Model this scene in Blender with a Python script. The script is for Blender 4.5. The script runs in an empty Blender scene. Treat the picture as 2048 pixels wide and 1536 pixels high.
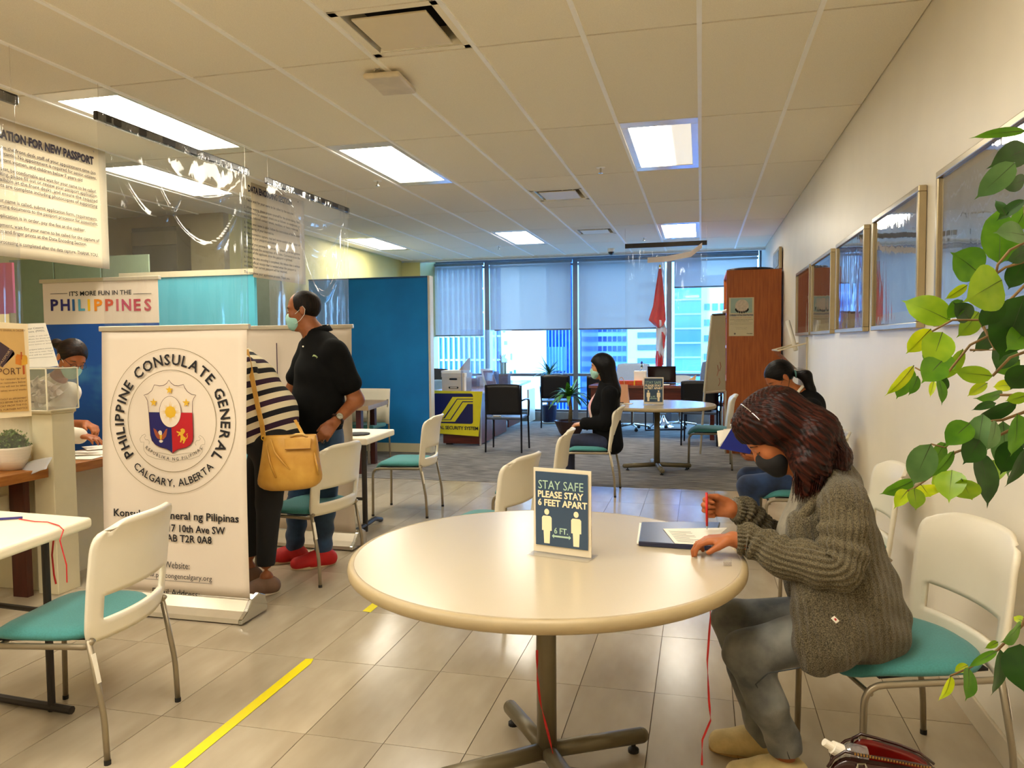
import bpy, math, random
import numpy as np
from mathutils import Vector, Matrix
PI = math.pi
rnd = random.Random(7)
scene = bpy.context.scene
COL = scene.collection

# ---------------------------------------------------------------- camera, world, exposure
FPX, CX, CY, EYE = 1525.0, 1024.0, 768.0, 1.42
_d = np.array([378.0, -84.0, FPX]); _hz = np.array([1, -.0092, 0.])
_n = np.cross(_hz, _d); _n /= np.linalg.norm(_n)
if _n[1] > 0: _n = -_n
_d = _d / np.linalg.norm(_d)
_r = np.cross(_d, _n)
if _r[0] < 0: _r = -_r
ROT = np.array([_r, _d, _n])            # rows: world X, Y, Z in camera axes (right, down, forward)
def ray(x, y): return ROT @ np.array([x - CX, y - CY, FPX])
E0 = np.array([0, 0, EYE])
def atX(x, y, X): r = ray(x, y); return r * (X / r[0]) + E0
def atY(x, y, Y): r = ray(x, y); return r * (Y / r[1]) + E0
def atZ(x, y, Z): r = ray(x, y); return r * ((Z - EYE) / r[2]) + E0
cam_d = bpy.data.cameras.new('camera'); cam = bpy.data.objects.new('camera', cam_d); COL.objects.link(cam)
cam_d.sensor_width = 36.0; cam_d.lens = FPX / 2048 * 36; cam_d.clip_start = .05; cam_d.clip_end = 500
R = np.column_stack([ROT[:, 0], -ROT[:, 1], -ROT[:, 2]])
M4 = Matrix([[float(v) for v in R[i]] + [float(E0[i])] for i in range(3)] + [[0, 0, 0, 1]])
cam.matrix_world = M4
scene.camera = cam
world = bpy.data.worlds.new('world'); scene.world = world; world.use_nodes = True
bg = world.node_tree.nodes['Background']
bg.inputs[0].default_value = (.27, .58, 1.0, 1); bg.inputs[1].default_value = 13.0
sun_d = bpy.data.lights.new("sun", "SUN"); sun_d.energy = 3.2; sun_d.angle = .01; sun_d.color = (.8, .93, 1)
sun = bpy.data.objects.new('sun', sun_d); COL.objects.link(sun)
sun.rotation_euler = (math.radians(48), 0, math.radians(-14))
sun.location = (0, -5, 20)
LAMP = 22.5
scene.view_settings.view_transform = 'Standard'; scene.view_settings.look = 'None'
scene.view_settings.exposure = 0.24; scene.view_settings.gamma = 1.0
scene.view_settings.use_curve_mapping = False
scene.cycles.max_bounces = 10; scene.cycles.transparent_max_bounces = 16
scene.cycles.diffuse_bounces = 8; scene.cycles.caustics_reflective = False; scene.cycles.caustics_refractive = False
scene.cycles.sample_clamp_indirect = 6.0
scene.cycles.use_denoising = True

# ---------------------------------------------------------------- materials
def lin(c):
    return tuple(((v / 255) / 12.92 if v / 255 <= .04045 else ((v / 255 + .055) / 1.055) ** 2.4) for v in c)
MATS = {}
def mat(name, c, rough=.5, metal=0, var=.06, scale=12, bump=0, bscale=200, stretch=None, c2=None, emit=0, spec=.5, trans=0, alpha=1, coat=0, sheen=0, objvar=0, bdist=.002):
    if name in MATS: return MATS[name]
    m = bpy.data.materials.new(name); m.use_nodes = True
    nt = m.node_tree; N = nt.nodes; L = nt.links; b = N['Principled BSDF']
    col = lin(c)
    tc = N.new('ShaderNodeTexCoord'); mp = N.new('ShaderNodeMapping'); L.new(tc.outputs['Object'], mp.inputs[0])
    if stretch: mp.inputs['Scale'].default_value = stretch
    nz = N.new('ShaderNodeTexNoise'); nz.inputs['Scale'].default_value = scale; nz.inputs['Detail'].default_value = 4
    L.new(mp.outputs[0], nz.inputs[0])
    rp = N.new('ShaderNodeValToRGB'); L.new(nz.outputs[0], rp.inputs[0])
    lo = lin(c2) if c2 else tuple(v * (1 - var) for v in col); hi = col if c2 else tuple(min(1, v * (1 + var)) for v in col)
    rp.color_ramp.elements[0].position = .35; rp.color_ramp.elements[1].position = .65
    rp.color_ramp.elements[0].color = (*lo, 1); rp.color_ramp.elements[1].color = (*hi, 1)
    src = rp.outputs[0]
    if objvar:
        oi = N.new('ShaderNodeObjectInfo'); hv = N.new('ShaderNodeHueSaturation')
        mr = N.new('ShaderNodeMapRange'); mr.inputs[3].default_value = 1 - objvar; mr.inputs[4].default_value = 1 + objvar
        L.new(oi.outputs['Random'], mr.inputs[0]); L.new(mr.outputs[0], hv.inputs['Value']); L.new(src, hv.inputs['Color']); src = hv.outputs[0]
    L.new(src, b.inputs['Base Color'])
    b.inputs['Roughness'].default_value = rough; b.inputs['Metallic'].default_value = metal
    b.inputs['Specular IOR Level'].default_value = spec; b.inputs['Coat Weight'].default_value = coat; b.inputs['Coat Roughness'].default_value = .08
    b.inputs['Sheen Weight'].default_value = sheen
    b.inputs['Alpha'].default_value = alpha
    if emit: b.inputs['Emission Color'].default_value = (*col, 1); b.inputs['Emission Strength'].default_value = emit
    if bump:
        n2 = N.new('ShaderNodeTexNoise'); n2.inputs['Scale'].default_value = bscale; n2.inputs['Detail'].default_value = 3
        L.new(mp.outputs[0], n2.inputs[0]); bp = N.new('ShaderNodeBump'); bp.inputs['Strength'].default_value = bump; bp.inputs['Distance'].default_value = bdist
        L.new(n2.outputs[0], bp.inputs['Height']); L.new(bp.outputs[0], b.inputs['Normal'])
    MATS[name] = m
    return m
def glassy(name, tint, gloss=.12, rough=.03, bump=0, bscale=8, haze=0, hazecol=(230, 230, 235)):
    """thin clear sheet: mostly transparent, a fresnel reflection, a little milky haze"""
    m = bpy.data.materials.new(name); m.use_nodes = True; nt = m.node_tree; N = nt.nodes; L = nt.links
    for n in list(N): N.remove(n)
    out = N.new('ShaderNodeOutputMaterial'); tr = N.new('ShaderNodeBsdfTransparent'); tr.inputs[0].default_value = (*tint, 1)
    gl = N.new('ShaderNodeBsdfGlossy'); gl.inputs['Roughness'].default_value = rough
    mx = N.new('ShaderNodeMixShader'); fr = N.new('ShaderNodeLayerWeight'); fr.inputs[0].default_value = .5; pw = N.new('ShaderNodeMath'); pw.operation = 'POWER'; pw.inputs[1].default_value = 4.5; L.new(fr.outputs['Facing'], pw.inputs[0])
    mul = N.new('ShaderNodeMath'); mul.operation = 'MULTIPLY_ADD'; mul.inputs[1].default_value = .85; mul.inputs[2].default_value = gloss
    mul.use_clamp = True
    L.new(pw.outputs[0], mul.inputs[0]); L.new(mul.outputs[0], mx.inputs[0]); L.new(tr.outputs[0], mx.inputs[1]); L.new(gl.outputs[0], mx.inputs[2])
    last = mx.outputs[0]
    if haze:
        df = N.new('ShaderNodeBsdfDiffuse'); df.inputs[0].default_value = (*lin(hazecol), 1)
        m2 = N.new('ShaderNodeMixShader'); m2.inputs[0].default_value = haze; L.new(last, m2.inputs[1]); L.new(df.outputs[0], m2.inputs[2]); last = m2.outputs[0]
    if bump:
        tc = N.new('ShaderNodeTexCoord'); nz = N.new('ShaderNodeTexNoise'); nz.inputs['Scale'].default_value = bscale
        mp = N.new('ShaderNodeMapping'); mp.inputs['Scale'].default_value = (1, 1.6, .35); L.new(tc.outputs['Object'], mp.inputs[0]); L.new(mp.outputs[0], nz.inputs[0])
        nz.inputs['Detail'].default_value = 3; nz.inputs['Distortion'].default_value = .6
        bp = N.new('ShaderNodeBump'); bp.inputs['Strength'].default_value = bump; bp.inputs['Distance'].default_value = .02
        L.new(nz.outputs[0], bp.inputs['Height']); L.new(bp.outputs[0], gl.inputs['Normal']); L.new(bp.outputs[0], fr.inputs['Normal'])
    L.new(last, out.inputs[0]); MATS[name] = m
    return m
def lamp_mat(name, color, strength, grad=False):
    m = bpy.data.materials.new(name); m.use_nodes = True; nt = m.node_tree; N = nt.nodes; L = nt.links
    b = N['Principled BSDF']; b.inputs['Base Color'].default_value = (.8, .8, .75, 1)
    b.inputs['Emission Color'].default_value = (*color, 1); b.inputs['Emission Strength'].default_value = strength
    tc = N.new('ShaderNodeTexCoord'); sp = N.new('ShaderNodeSeparateXYZ'); L.new(tc.outputs['Object'], sp.inputs[0])
    mr = N.new('ShaderNodeMapRange'); mr.interpolation_type = 'SMOOTHSTEP'
    if grad:      # only the tube on the left side of the fitting burns
        L.new(sp.outputs[0], mr.inputs[0]); mr.inputs[1].default_value = -.05; mr.inputs[2].default_value = .09
        mr.inputs[3].default_value = strength; mr.inputs[4].default_value = strength * .028
        L.new(mr.outputs[0], b.inputs['Emission Strength'])
    MATS[name] = m
    return m

# ---------------------------------------------------------------- mesh building
class MB:
    def __init__(s): s.v = []; s.f = []; s.mi = []
    def add(s, V, F, mi=0):
        o = len(s.v); s.v += [tuple(map(float, p)) for p in V]; s.f += [tuple(i + o for i in f) for f in F]; s.mi += [mi] * len(F)
        return s
    def box(s, x0, x1, y0, y1, z0, z1, mi=0):
        V = [(x, y, z) for z in (z0, z1) for y in (y0, y1) for x in (x0, x1)]
        return s.add(V, [(0, 2, 3, 1), (4, 5, 7, 6), (0, 1, 5, 4), (2, 6, 7, 3), (0, 4, 6, 2), (1, 3, 7, 5)], mi)
    def quadbox(s, P, n, t, mi=0):
        """slab from a planar polygon P (3d points) pushed by t along n"""
        n = np.array(n, float); n /= np.linalg.norm(n); k = len(P)
        A = [np.array(p, float) for p in P]; B = [p + n * t for p in A]
        return s.add(A + B, [tuple(range(k))[::-1], tuple(range(k, 2 * k))] + [(i, (i + 1) % k, (i + 1) % k + k, i + k) for i in range(k)], mi)
    def tube(s, P, r, n=10, mi=0, cap=True):
        P = [np.array(p, float) for p in P]; m = len(P)
        rr = r if hasattr(r, '__len__') else [r] * m
        T = [P[min(i + 1, m - 1)] - P[max(i - 1, 0)] for i in range(m)]; T = [t / (np.linalg.norm(t) + 1e-9) for t in T]
        a = np.array([0, 0, 1.]) if abs(T[0][2]) < .9 else np.array([1., 0, 0])
        u = np.cross(T[0], a); u /= np.linalg.norm(u); V = []
        for i in range(m):
            u = u - T[i] * np.dot(u, T[i]); u /= np.linalg.norm(u) + 1e-9; w = np.cross(T[i], u)
            for j in range(n):
                t = 2 * PI * j / n; V.append(P[i] + rr[i] * (math.cos(t) * u + math.sin(t) * w))
        F = [(i * n + j, i * n + (j + 1) % n, (i + 1) * n + (j + 1) % n, (i + 1) * n + j) for i in range(m - 1) for j in range(n)]
        if cap: F += [tuple(range(n))[::-1], tuple(range((m - 1) * n, m * n))]
        return s.add(V, F, mi)
    def ribbon(s, P, W, w, t=.0006, mi=0):
        P = [np.array(p, float) for p in P]; W = [np.array(x, float) for x in W]; V = []
        for p, d in zip(P, W):
            d = d / np.linalg.norm(d); V += [p - d * w / 2, p + d * w / 2]
        return s.add(V, [(2 * i, 2 * i + 1, 2 * i + 3, 2 * i + 2) for i in range(len(P) - 1)], mi)
    def lathe(s, prof, c=(0, 0, 0), n=32, mi=0, sx=1, sy=1):
        V = [(c[0] + r * sx * math.cos(2 * PI * j / n), c[1] + r * sy * math.sin(2 * PI * j / n), c[2] + z) for r, z in prof for j in range(n)]
        m = len(prof)
        F = [(i * n + j, i * n + (j + 1) % n, (i + 1) * n + (j + 1) % n, (i + 1) * n + j) for i in range(m - 1) for j in range(n)]
        if prof[0][0] > 1e-6: F.append(tuple(range(n))[::-1])
        if prof[-1][0] > 1e-6: F.append(tuple(range((m - 1) * n, m * n)))
        return s.add(V, F, mi)
    def grid(s, fn, nu, nv, mi=0, skip=None):
        V = [fn(i / nu, j / nv) for j in range(nv + 1) for i in range(nu + 1)]
        F = [(j * (nu + 1) + i, j * (nu + 1) + i + 1, (j + 1) * (nu + 1) + i + 1, (j + 1) * (nu + 1) + i) for j in range(nv) for i in range(nu) if not (skip and skip((i + .5) / nu, (j + .5) / nv))]
        return s.add(V, F, mi)
    def ball(s, c, r, n=12, mi=0):
        r = r if hasattr(r, '__len__') else (r, r, r); m = n // 2 + 2
        V = [(c[0] + r[0] * math.sin(PI * i / m) * math.cos(2 * PI * j / n), c[1] + r[1] * math.sin(PI * i / m) * math.sin(2 * PI * j / n), c[2] - r[2] * math.cos(PI * i / m)) for i in range(1, m) for j in range(n)]
        k = m - 1
        F = [(i * n + j, i * n + (j + 1) % n, (i + 1) * n + (j + 1) % n, (i + 1) * n + j) for i in range(k - 1) for j in range(n)]
        F += [tuple(range(n))[::-1], tuple(range((k - 1) * n, k * n))]
        return s.add(V, F, mi)

WM = {}            # world matrices of the things built so far
def obj(name, mb, m, parent=None, smooth=False, bevel=0, seg=2, local=False, solid=0, subd=0, stuff=False, label=None):
    me = bpy.data.meshes.new(name)
    V = mb.v
    if parent is not None and not local and parent.name in WM:
        inv = np.array(WM[parent.name].inverted()); A = np.array(V); A = A @ inv[:3, :3].T + inv[:3, 3]; V = A.tolist()
    elif parent is None and not local and len(V):
        A = np.array(V); c = A.mean(0); c[2] = A[:, 2].min(); V = (A - c).tolist()
    me.from_pydata(V, [], mb.f); me.update()
    ms = m if isinstance(m, (list, tuple)) else [m]
    for x in ms: me.materials.append(x)
    if len(ms) > 1: me.polygons.foreach_set('material_index', mb.mi)
    if smooth: me.polygons.foreach_set('use_smooth', [True] * len(me.polygons))
    o = bpy.data.objects.new(name, me); COL.objects.link(o)
    if parent is not None:
        o.parent = parent
        if parent.name in WM: WM[o.name] = WM[parent.name]
    elif not local and len(mb.v):
        o.location = [float(x) for x in c]; WM[o.name] = Matrix.Translation(o.location)
    else: WM[o.name] = Matrix.Identity(4)
    if solid: md = o.modifiers.new('solid', 'SOLIDIFY'); md.thickness = solid; md.offset = 0
    if bevel:
        md = o.modifiers.new('bevel', 'BEVEL'); md.width = bevel; md.segments = seg; md.limit_method = 'ANGLE'; md.harden_normals = False
    if subd: md = o.modifiers.new('subd', 'SUBSURF'); md.levels = subd; md.render_levels = subd
    if stuff: o['kind'] = 'stuff'
    if label: o['label'] = label
    return o
def tag(o, label, cat, group=None):
    o['label'] = label; o['category'] = cat
    if group: o['group'] = group
    return o
def struct(o): o['kind'] = 'structure'; return o
def thing(name, label, cat, loc=(0, 0, 0), rz=0, group=None):
    o = bpy.data.objects.new(name, None); COL.objects.link(o); o.empty_display_size = .1
    o.location = [float(v) for v in loc]; o.rotation_euler = (0, 0, rz)
    WM[o.name] = Matrix.Translation(o.location) @ Matrix.Rotation(rz, 4, 'Z')
    if label: tag(o, label, cat, group)
    return o
def dup(root, loc, rz, label=None, group=None, skip=()):
    r = root.copy(); COL.objects.link(r); r.location = [float(v) for v in loc]; r.rotation_euler = (0, 0, rz)
    WM[r.name] = Matrix.Translation(r.location) @ Matrix.Rotation(rz, 4, 'Z')
    if label: r['label'] = label
    if group: r['group'] = group
    for ch in root.children:
        c = ch.copy(); COL.objects.link(c); c.parent = r
        for g in ch.children:
            d = g.copy(); COL.objects.link(d); d.parent = c
    return r
def nrm(v): v = np.array(v, float); return v / np.linalg.norm(v)

def letters(s, m, parent, org, right, up, cap, width=None, align='L', bold=0, name='lettering', lift=.0012, deep=.0004):
    """flat printed text: cap height in metres, baseline origin, fitted to a width if one is given"""
    cu = bpy.data.curves.new('t', 'FONT'); cu.body = s; cu.size = 1; cu.offset = bold; cu.resolution_u = 2
    cu.extrude = 0
    t = bpy.data.objects.new('t', cu); me = bpy.data.meshes.new_from_object(t); bpy.data.objects.remove(t)
    if not len(me.vertices): return None
    co = np.zeros(len(me.vertices) * 3); me.vertices.foreach_get('co', co); co = co.reshape(-1, 3)
    k = cap / .70; w = co[:, 0].max() - co[:, 0].min(); co[:, 0] -= co[:, 0].min()
    kx = k if width is None else width / w
    w = w * kx; off = {'L': 0, 'C': -w / 2, 'R': -w}[align]
    right = nrm(right); up = nrm(up); n = np.cross(right, up)
    W = np.array(org, float)[None] + (co[:, :1] * kx + off) * right + co[:, 1:2] * k * up + n * lift
    inv = np.array(WM[parent.name].inverted()); W = W @ inv[:3, :3].T + inv[:3, 3]
    me.vertices.foreach_set('co', W.ravel()); me.update(); me.materials.clear(); me.materials.append(m); me.name = name
    o = bpy.data.objects.new(name, me); COL.objects.link(o); o.parent = parent
    return o
def arc_letters(s, m, parent, cen, right, up, rad, cap, a0, a1, inside=False, bold=0, name='lettering', lift=.0012):
    """text along a circle from angle a0 to a1 (degrees, clockwise for the upper text)"""
    right = nrm(right); up = nrm(up); mb_v = []; mb_f = []
    widths = []
    ms = []
    for ch in s:
        cu = bpy.data.curves.new('t', 'FONT'); cu.body = ch if ch != ' ' else 'n'; cu.size = cap / .7; cu.offset = bold * cap; cu.resolution_u = 2
        t = bpy.data.objects.new('t', cu); me = bpy.data.meshes.new_from_object(t); bpy.data.objects.remove(t)
        co = np.zeros(len(me.vertices) * 3); me.vertices.foreach_get('co', co); co = co.reshape(-1, 3)
        w = co[:, 0].max() - co[:, 0].min(); co[:, 0] -= co[:, 0].min()
        widths.append(w * (.7 if ch == ' ' else 1)); ms.append((None if ch == ' ' else co, [tuple(p.vertices) for p in me.polygons]))
    tot = sum(widths); gap = (abs(math.radians(a1 - a0)) * rad - tot) / (len(s) - 1)
    pos = 0; sg = 1 if a1 > a0 else -1
    for (co, F), w in zip(ms, widths):
        mid = pos + w / 2; pos += w + gap
        if co is None: continue
        a = math.radians(a0) + sg * mid / rad
        if inside: tx = np.array([-math.sin(a), math.cos(a)]); ty = -np.array([math.cos(a), math.sin(a)])
        else: tx = np.array([math.sin(a), -math.cos(a)]); ty = np.array([math.cos(a), math.sin(a)])
        c = rad * np.array([math.cos(a), math.sin(a)]) - ty * cap / 2
        q = c[None] + (co[:, :1] - w / 2) * tx + co[:, 1:2] * ty
        o = len(mb_v); n = np.cross(right, up)
        mb_v += [tuple(np.array(cen) + p[0] * right + p[1] * up + n * lift) for p in q]; mb_f += [tuple(i + o for i in f) for f in F]
    b = MB(); b.v = mb_v; b.f = mb_f; b.mi = [0] * len(mb_f)
    return obj(name, b, m, parent)
class Plane:
    """a printed sheet: origin, right and up directions; draws flat shapes lifted off it"""
    def __init__(s, org, right, up): s.o = np.array(org, float); s.r = nrm(right); s.u = nrm(up); s.n = np.cross(s.r, s.u)
    def p(s, x, y, l=.001): return s.o + s.r * x + s.u * y + s.n * l
    def poly(s, pts, l=.001, mb=None):
        mb = mb or MB(); return mb.add([s.p(x, y, l) for x, y in pts], [tuple(range(len(pts)))])
    def ring(s, c, rx, ry, w, l=.001, mb=None, n=72):
        mb = mb or MB(); V = []
        for i in range(n):
            a = 2 * PI * i / n; V += [s.p(c[0] + rx * math.cos(a), c[1] + ry * math.sin(a), l), s.p(c[0] + (rx - w) * math.cos(a), c[1] + (ry - w) * math.sin(a), l)]
        return mb.add(V, [(2 * i, 2 * ((i + 1) % n), 2 * ((i + 1) % n) + 1, 2 * i + 1) for i in range(n)])
    def disc(s, c, rx, ry=None, l=.001, mb=None, n=40):
        ry = ry or rx; return s.poly([(c[0] + rx * math.cos(2 * PI * i / n), c[1] + ry * math.sin(2 * PI * i / n)) for i in range(n)], l, mb)
    def line(s, pts, w, l=.001, mb=None, closed=False):
        mb = mb or MB(); P = [np.array(p, float) for p in pts]; m = len(P); V = []
        for i in range(m):
            a = P[(i - 1) % m if closed else max(i - 1, 0)]; b = P[(i + 1) % m if closed else min(i + 1, m - 1)]
            t = (b - a) / (np.linalg.norm(b - a) + 1e-9); q = np.array([-t[1], t[0]]) * w / 2
            V += [s.p(*(P[i] + q), l), s.p(*(P[i] - q), l)]
        F = [(2 * i, 2 * i + 1, 2 * ((i + 1) % m) + 1, 2 * ((i + 1) % m)) for i in range(m if closed else m - 1)]
        return mb.add(V, F)
    def star(s, c, r, l=.001, mb=None, n=5, q=.4):
        return s.poly([(c[0] + (r if i % 2 == 0 else r * q) * math.sin(PI * i / n), c[1] + (r if i % 2 == 0 else r * q) * math.cos(PI * i / n)) for i in range(2 * n)], l, mb)

# ---------------------------------------------------------------- smooth bodies from blended round shapes
def cap(a, b, ra, rb=None, k=.02, sq=None):
    """tapered limb; sq=(direction, factor) makes it wider (factor>1) along a direction"""
    return ('c', np.array(a, float), np.array(b, float), ra, ra if rb is None else rb, k, sq)
def ell(c, r, ax=None, k=.02):
    """ellipsoid, ax = 3 rows of axes"""
    return ('e', np.array(c, float), np.array(r, float), np.eye(3) if ax is None else np.array(ax, float), None, k, None)
def field(prims, h, inflate=0, cuts=(), pad=.03):
    lo = np.full(3, 1e9); hi = -lo; B = []
    for p in prims:
        if p[0] == 'c':
            m = max(p[3], p[4]) * (max(1, p[6][1]) if p[6] else 1) + inflate; a = np.minimum(p[1], p[2]) - m; b = np.maximum(p[1], p[2]) + m
        else:
            m = max(p[2]) + inflate; a = p[1] - m; b = p[1] + m
        B.append((a - p[5] - h * 2, b + p[5] + h * 2)); lo = np.minimum(lo, a); hi = np.maximum(hi, b)
    lo = lo - pad; hi = hi + pad; n = np.ceil((hi - lo) / h).astype(int) + 1
    F = np.full(n, .5, np.float32)
    AX = [(lo[i] + h * np.arange(n[i])).astype(np.float32) for i in range(3)]
    for p, (a, b) in zip(prims, B):
        i0 = np.maximum(((a - lo) / h).astype(int) - 1, 0); i1 = np.minimum(((b - lo) / h).astype(int) + 2, n)
        x = AX[0][i0[0]:i1[0]][:, None, None]; y = AX[1][i0[1]:i1[1]][None, :, None]; z = AX[2][i0[2]:i1[2]][None, None, :]
        if p[0] == 'c':
            A, Bq, ra, rb, k, sq = p[1:]; ab = Bq - A; L2 = float(ab @ ab) + 1e-9
            t = np.clip(((x - A[0]) * ab[0] + (y - A[1]) * ab[1] + (z - A[2]) * ab[2]) / L2, 0, 1)
            dx = x - A[0] - t * ab[0]; dy = y - A[1] - t * ab[1]; dz = z - A[2] - t * ab[2]
            if sq:
                d = nrm(sq[0]); c = (dx * d[0] + dy * d[1] + dz * d[2]); g = (1 / sq[1] - 1) * c; dx = dx + g * d[0]; dy = dy + g * d[1]; dz = dz + g * d[2]
            D = np.sqrt(dx * dx + dy * dy + dz * dz) - (ra + (rb - ra) * t)
        else:
            C, r, ax, _, k, _ = p[1:]; X = x - C[0]; Y = y - C[1]; Z = z - C[2]
            q = [X * ax[i][0] + Y * ax[i][1] + Z * ax[i][2] for i in range(3)]
            k0 = np.sqrt(sum((q[i] / r[i]) ** 2 for i in range(3))) + 1e-6; k1 = np.sqrt(sum((q[i] / r[i] ** 2) ** 2 for i in range(3))) + 1e-6
            D = k0 * (k0 - 1) / k1
        D = (D - inflate).astype(np.float32); S = F[i0[0]:i1[0], i0[1]:i1[1], i0[2]:i1[2]]
        hh = np.clip(.5 + .5 * (S - D) / k, 0, 1)
        F[i0[0]:i1[0], i0[1]:i1[1], i0[2]:i1[2]] = S * (1 - hh) + D * hh - k * hh * (1 - hh)
    for c in cuts:        # ('p', point, normal): keep the side the normal points away from; ('e', centre, radii): scoop out
        if c[0] == 'p':
            nn = nrm(c[2]); q = np.array(c[1], float)
            D = ((AX[0] - q[0]) * nn[0])[:, None, None] + ((AX[1] - q[1]) * nn[1])[None, :, None] + ((AX[2] - q[2]) * nn[2])[None, None, :]
            F = np.maximum(F, D.astype(np.float32))
        else:
            C = np.array(c[1], float); r = c[2]
            D = np.sqrt(((AX[0] - C[0]) / r[0])[:, None, None] ** 2 + ((AX[1] - C[1]) / r[1])[None, :, None] ** 2 + ((AX[2] - C[2]) / r[2])[None, None, :] ** 2)
            F = np.maximum(F, ((1 - D) * min(r)).astype(np.float32))
    return F, lo
def nets(F, lo, h):
    S = F < 0; nx, ny, nz = F.shape
    cnt = np.zeros((nx - 1, ny - 1, nz - 1), np.int8)
    for dx in (0, 1):
        for dy in (0, 1):
            for dz in (0, 1): cnt += S[dx:nx - 1 + dx, dy:ny - 1 + dy, dz:nz - 1 + dz]
    act = (cnt > 0) & (cnt < 8); I, J, K = np.nonzero(act); idx = np.full(act.shape, -1, np.int64); idx[I, J, K] = np.arange(len(I))
    P = np.zeros((len(I), 3)); c = np.zeros(len(I))
    for ax in range(3):
        for u in (0, 1):
            for w in (0, 1):
                o = [0, 0, 0]; o[(ax + 1) % 3] = u; o[(ax + 2) % 3] = w; e = o[:]; e[ax] = 1
                a = F[I + o[0], J + o[1], K + o[2]]; b = F[I + e[0], J + e[1], K + e[2]]
                m = (a < 0) != (b < 0); t = np.where(m, a / np.where(m, a - b, 1), 0)
                q = np.array(o, float)[None] + np.zeros((len(I), 3)); q[:, ax] += t
                P += q * m[:, None]; c += m
    P = P / c[:, None] + np.stack([I, J, K], 1); P = P * h + lo
    Q = []
    for ax in range(3):
        sl0 = [slice(None)] * 3; sl1 = [slice(None)] * 3; sl0[ax] = slice(0, -1); sl1[ax] = slice(1, None)
        a = S[tuple(sl0)]; b = S[tuple(sl1)]; X = np.stack(np.nonzero(a != b), 1); fl = a[tuple(X.T)]
        u, w = (ax + 1) % 3, (ax + 2) % 3
        ok = (X[:, u] > 0) & (X[:, w] > 0) & (X[:, u] < F.shape[u] - 1) & (X[:, w] < F.shape[w] - 1); X = X[ok]; fl = fl[ok]
        du = np.zeros(3, int); du[u] = 1; dw = np.zeros(3, int); dw[w] = 1
        q = np.stack([idx[tuple((X - du - dw).T)], idx[tuple((X - dw).T)], idx[tuple(X.T)], idx[tuple((X - du).T)]], 1)
        q[~fl] = q[~fl][:, ::-1]; Q.append(q)
    Q = np.concatenate(Q); Q = Q[(Q >= 0).all(1)]
    return P, Q
def blob(name, prims, h, m, parent, inflate=0, cuts=(), fn=None, smooth=1, label=None):
    F, lo = field(prims, h, inflate, cuts); P, Q = nets(F, lo, h)
    for _ in range(smooth):        # one relaxation pass
        A = np.zeros_like(P); c = np.zeros(len(P))
        for i in range(4):
            np.add.at(A, Q[:, i], P[Q[:, (i + 1) % 4]]); np.add.at(c, Q[:, i], 1)
        P = P * .5 + .5 * A / np.maximum(c, 1)[:, None]
    if fn is not None: P = fn(P)
    inv = np.array(WM[parent.name].inverted()) if parent is not None else np.eye(4)
    P = P @ inv[:3, :3].T + inv[:3, 3]
    me = bpy.data.meshes.new(name); n = len(Q)
    me.vertices.add(len(P)); me.vertices.foreach_set('co', P.astype(np.float32).ravel())
    me.loops.add(n * 4); me.loops.foreach_set('vertex_index', Q.astype(np.int32).ravel())
    me.polygons.add(n); me.polygons.foreach_set('loop_start', np.arange(0, n * 4, 4, dtype=np.int32)); me.polygons.foreach_set('loop_total', np.full(n, 4, np.int32))
    me.polygons.foreach_set('use_smooth', np.ones(n, bool)); me.update(calc_edges=True); me.validate()
    me.materials.append(m)
    o = bpy.data.objects.new(name, me); COL.objects.link(o)
    if parent is not None: o.parent = parent; WM[o.name] = WM[parent.name]
    if label: o['label'] = label
    return o
# ---------------------------------------------------------------- the room
CZ = 2.92
TILE_X = [-.177 + .306 * k for k in range(-15, 5)]
grout = mat('grout', (96, 78, 58), .9, var=.1, scale=40)
tile_m = mat('porcelain_tile', (184, 171, 148), .2, var=.07, scale=5, c2=(166, 152, 129), stretch=(1, .35, 1), bump=.05, bscale=60, objvar=.05, spec=.4)
floor = struct(obj('floor', MB().box(-7.2, .99, -2.2, 7.49, -.1, -.003), grout))
def tile_mesh(w, l):
    b = MB().box(0, w, 0, l, -.008, 0); me = bpy.data.meshes.new('floor_tile'); me.from_pydata(b.v, [], b.f); me.materials.append(tile_m); return me
full_tile = tile_mesh(.303, .611); cuts = {}
YL = [3.685 + .614 * k for k in range(-6, 6)]
for i, x in enumerate([-.177 + .306 * k for k in range(-15, 4)]):
    for y in YL + [7.369]:
        w = min(.303, .985 - x); l = .611 if y < 7.3 else .118
        key = (round(w, 3), l)
        if key not in cuts: cuts[key] = full_tile if key == (.303, .611) else tile_mesh(w, l)
        o = bpy.data.objects.new('floor_tile', cuts[key]); COL.objects.link(o); o.parent = floor
        o.location = (x + .0015 - floor.location.x, y + .0015 - floor.location.y, -floor.location.z + rnd.uniform(-.0004, .0004))
# carpet with the streaky grey weave
carpet_m = bpy.data.materials.new('carpet'); carpet_m.use_nodes = True; nt = carpet_m.node_tree; N = nt.nodes; L = nt.links
tc = N.new('ShaderNodeTexCoord'); mp = N.new('ShaderNodeMapping'); mp.inputs['Scale'].default_value = (3, 45, 1); L.new(tc.outputs['Object'], mp.inputs[0])
nz = N.new('ShaderNodeTexNoise'); nz.inputs['Scale'].default_value = 1.6; nz.inputs['Detail'].default_value = 5; L.new(mp.outputs[0], nz.inputs[0])
rp = N.new('ShaderNodeValToRGB'); rp.color_ramp.elements[0].position = .38; rp.color_ramp.elements[1].position = .62
rp.color_ramp.elements[0].color = (*lin((88, 84, 82)), 1); rp.color_ramp.elements[1].color = (*lin((150, 145, 138)), 1)
L.new(nz.outputs[0], rp.inputs[0]); L.new(rp.outputs[0], N['Principled BSDF'].inputs['Base Color']); N['Principled BSDF'].inputs['Roughness'].default_value = .95
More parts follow.
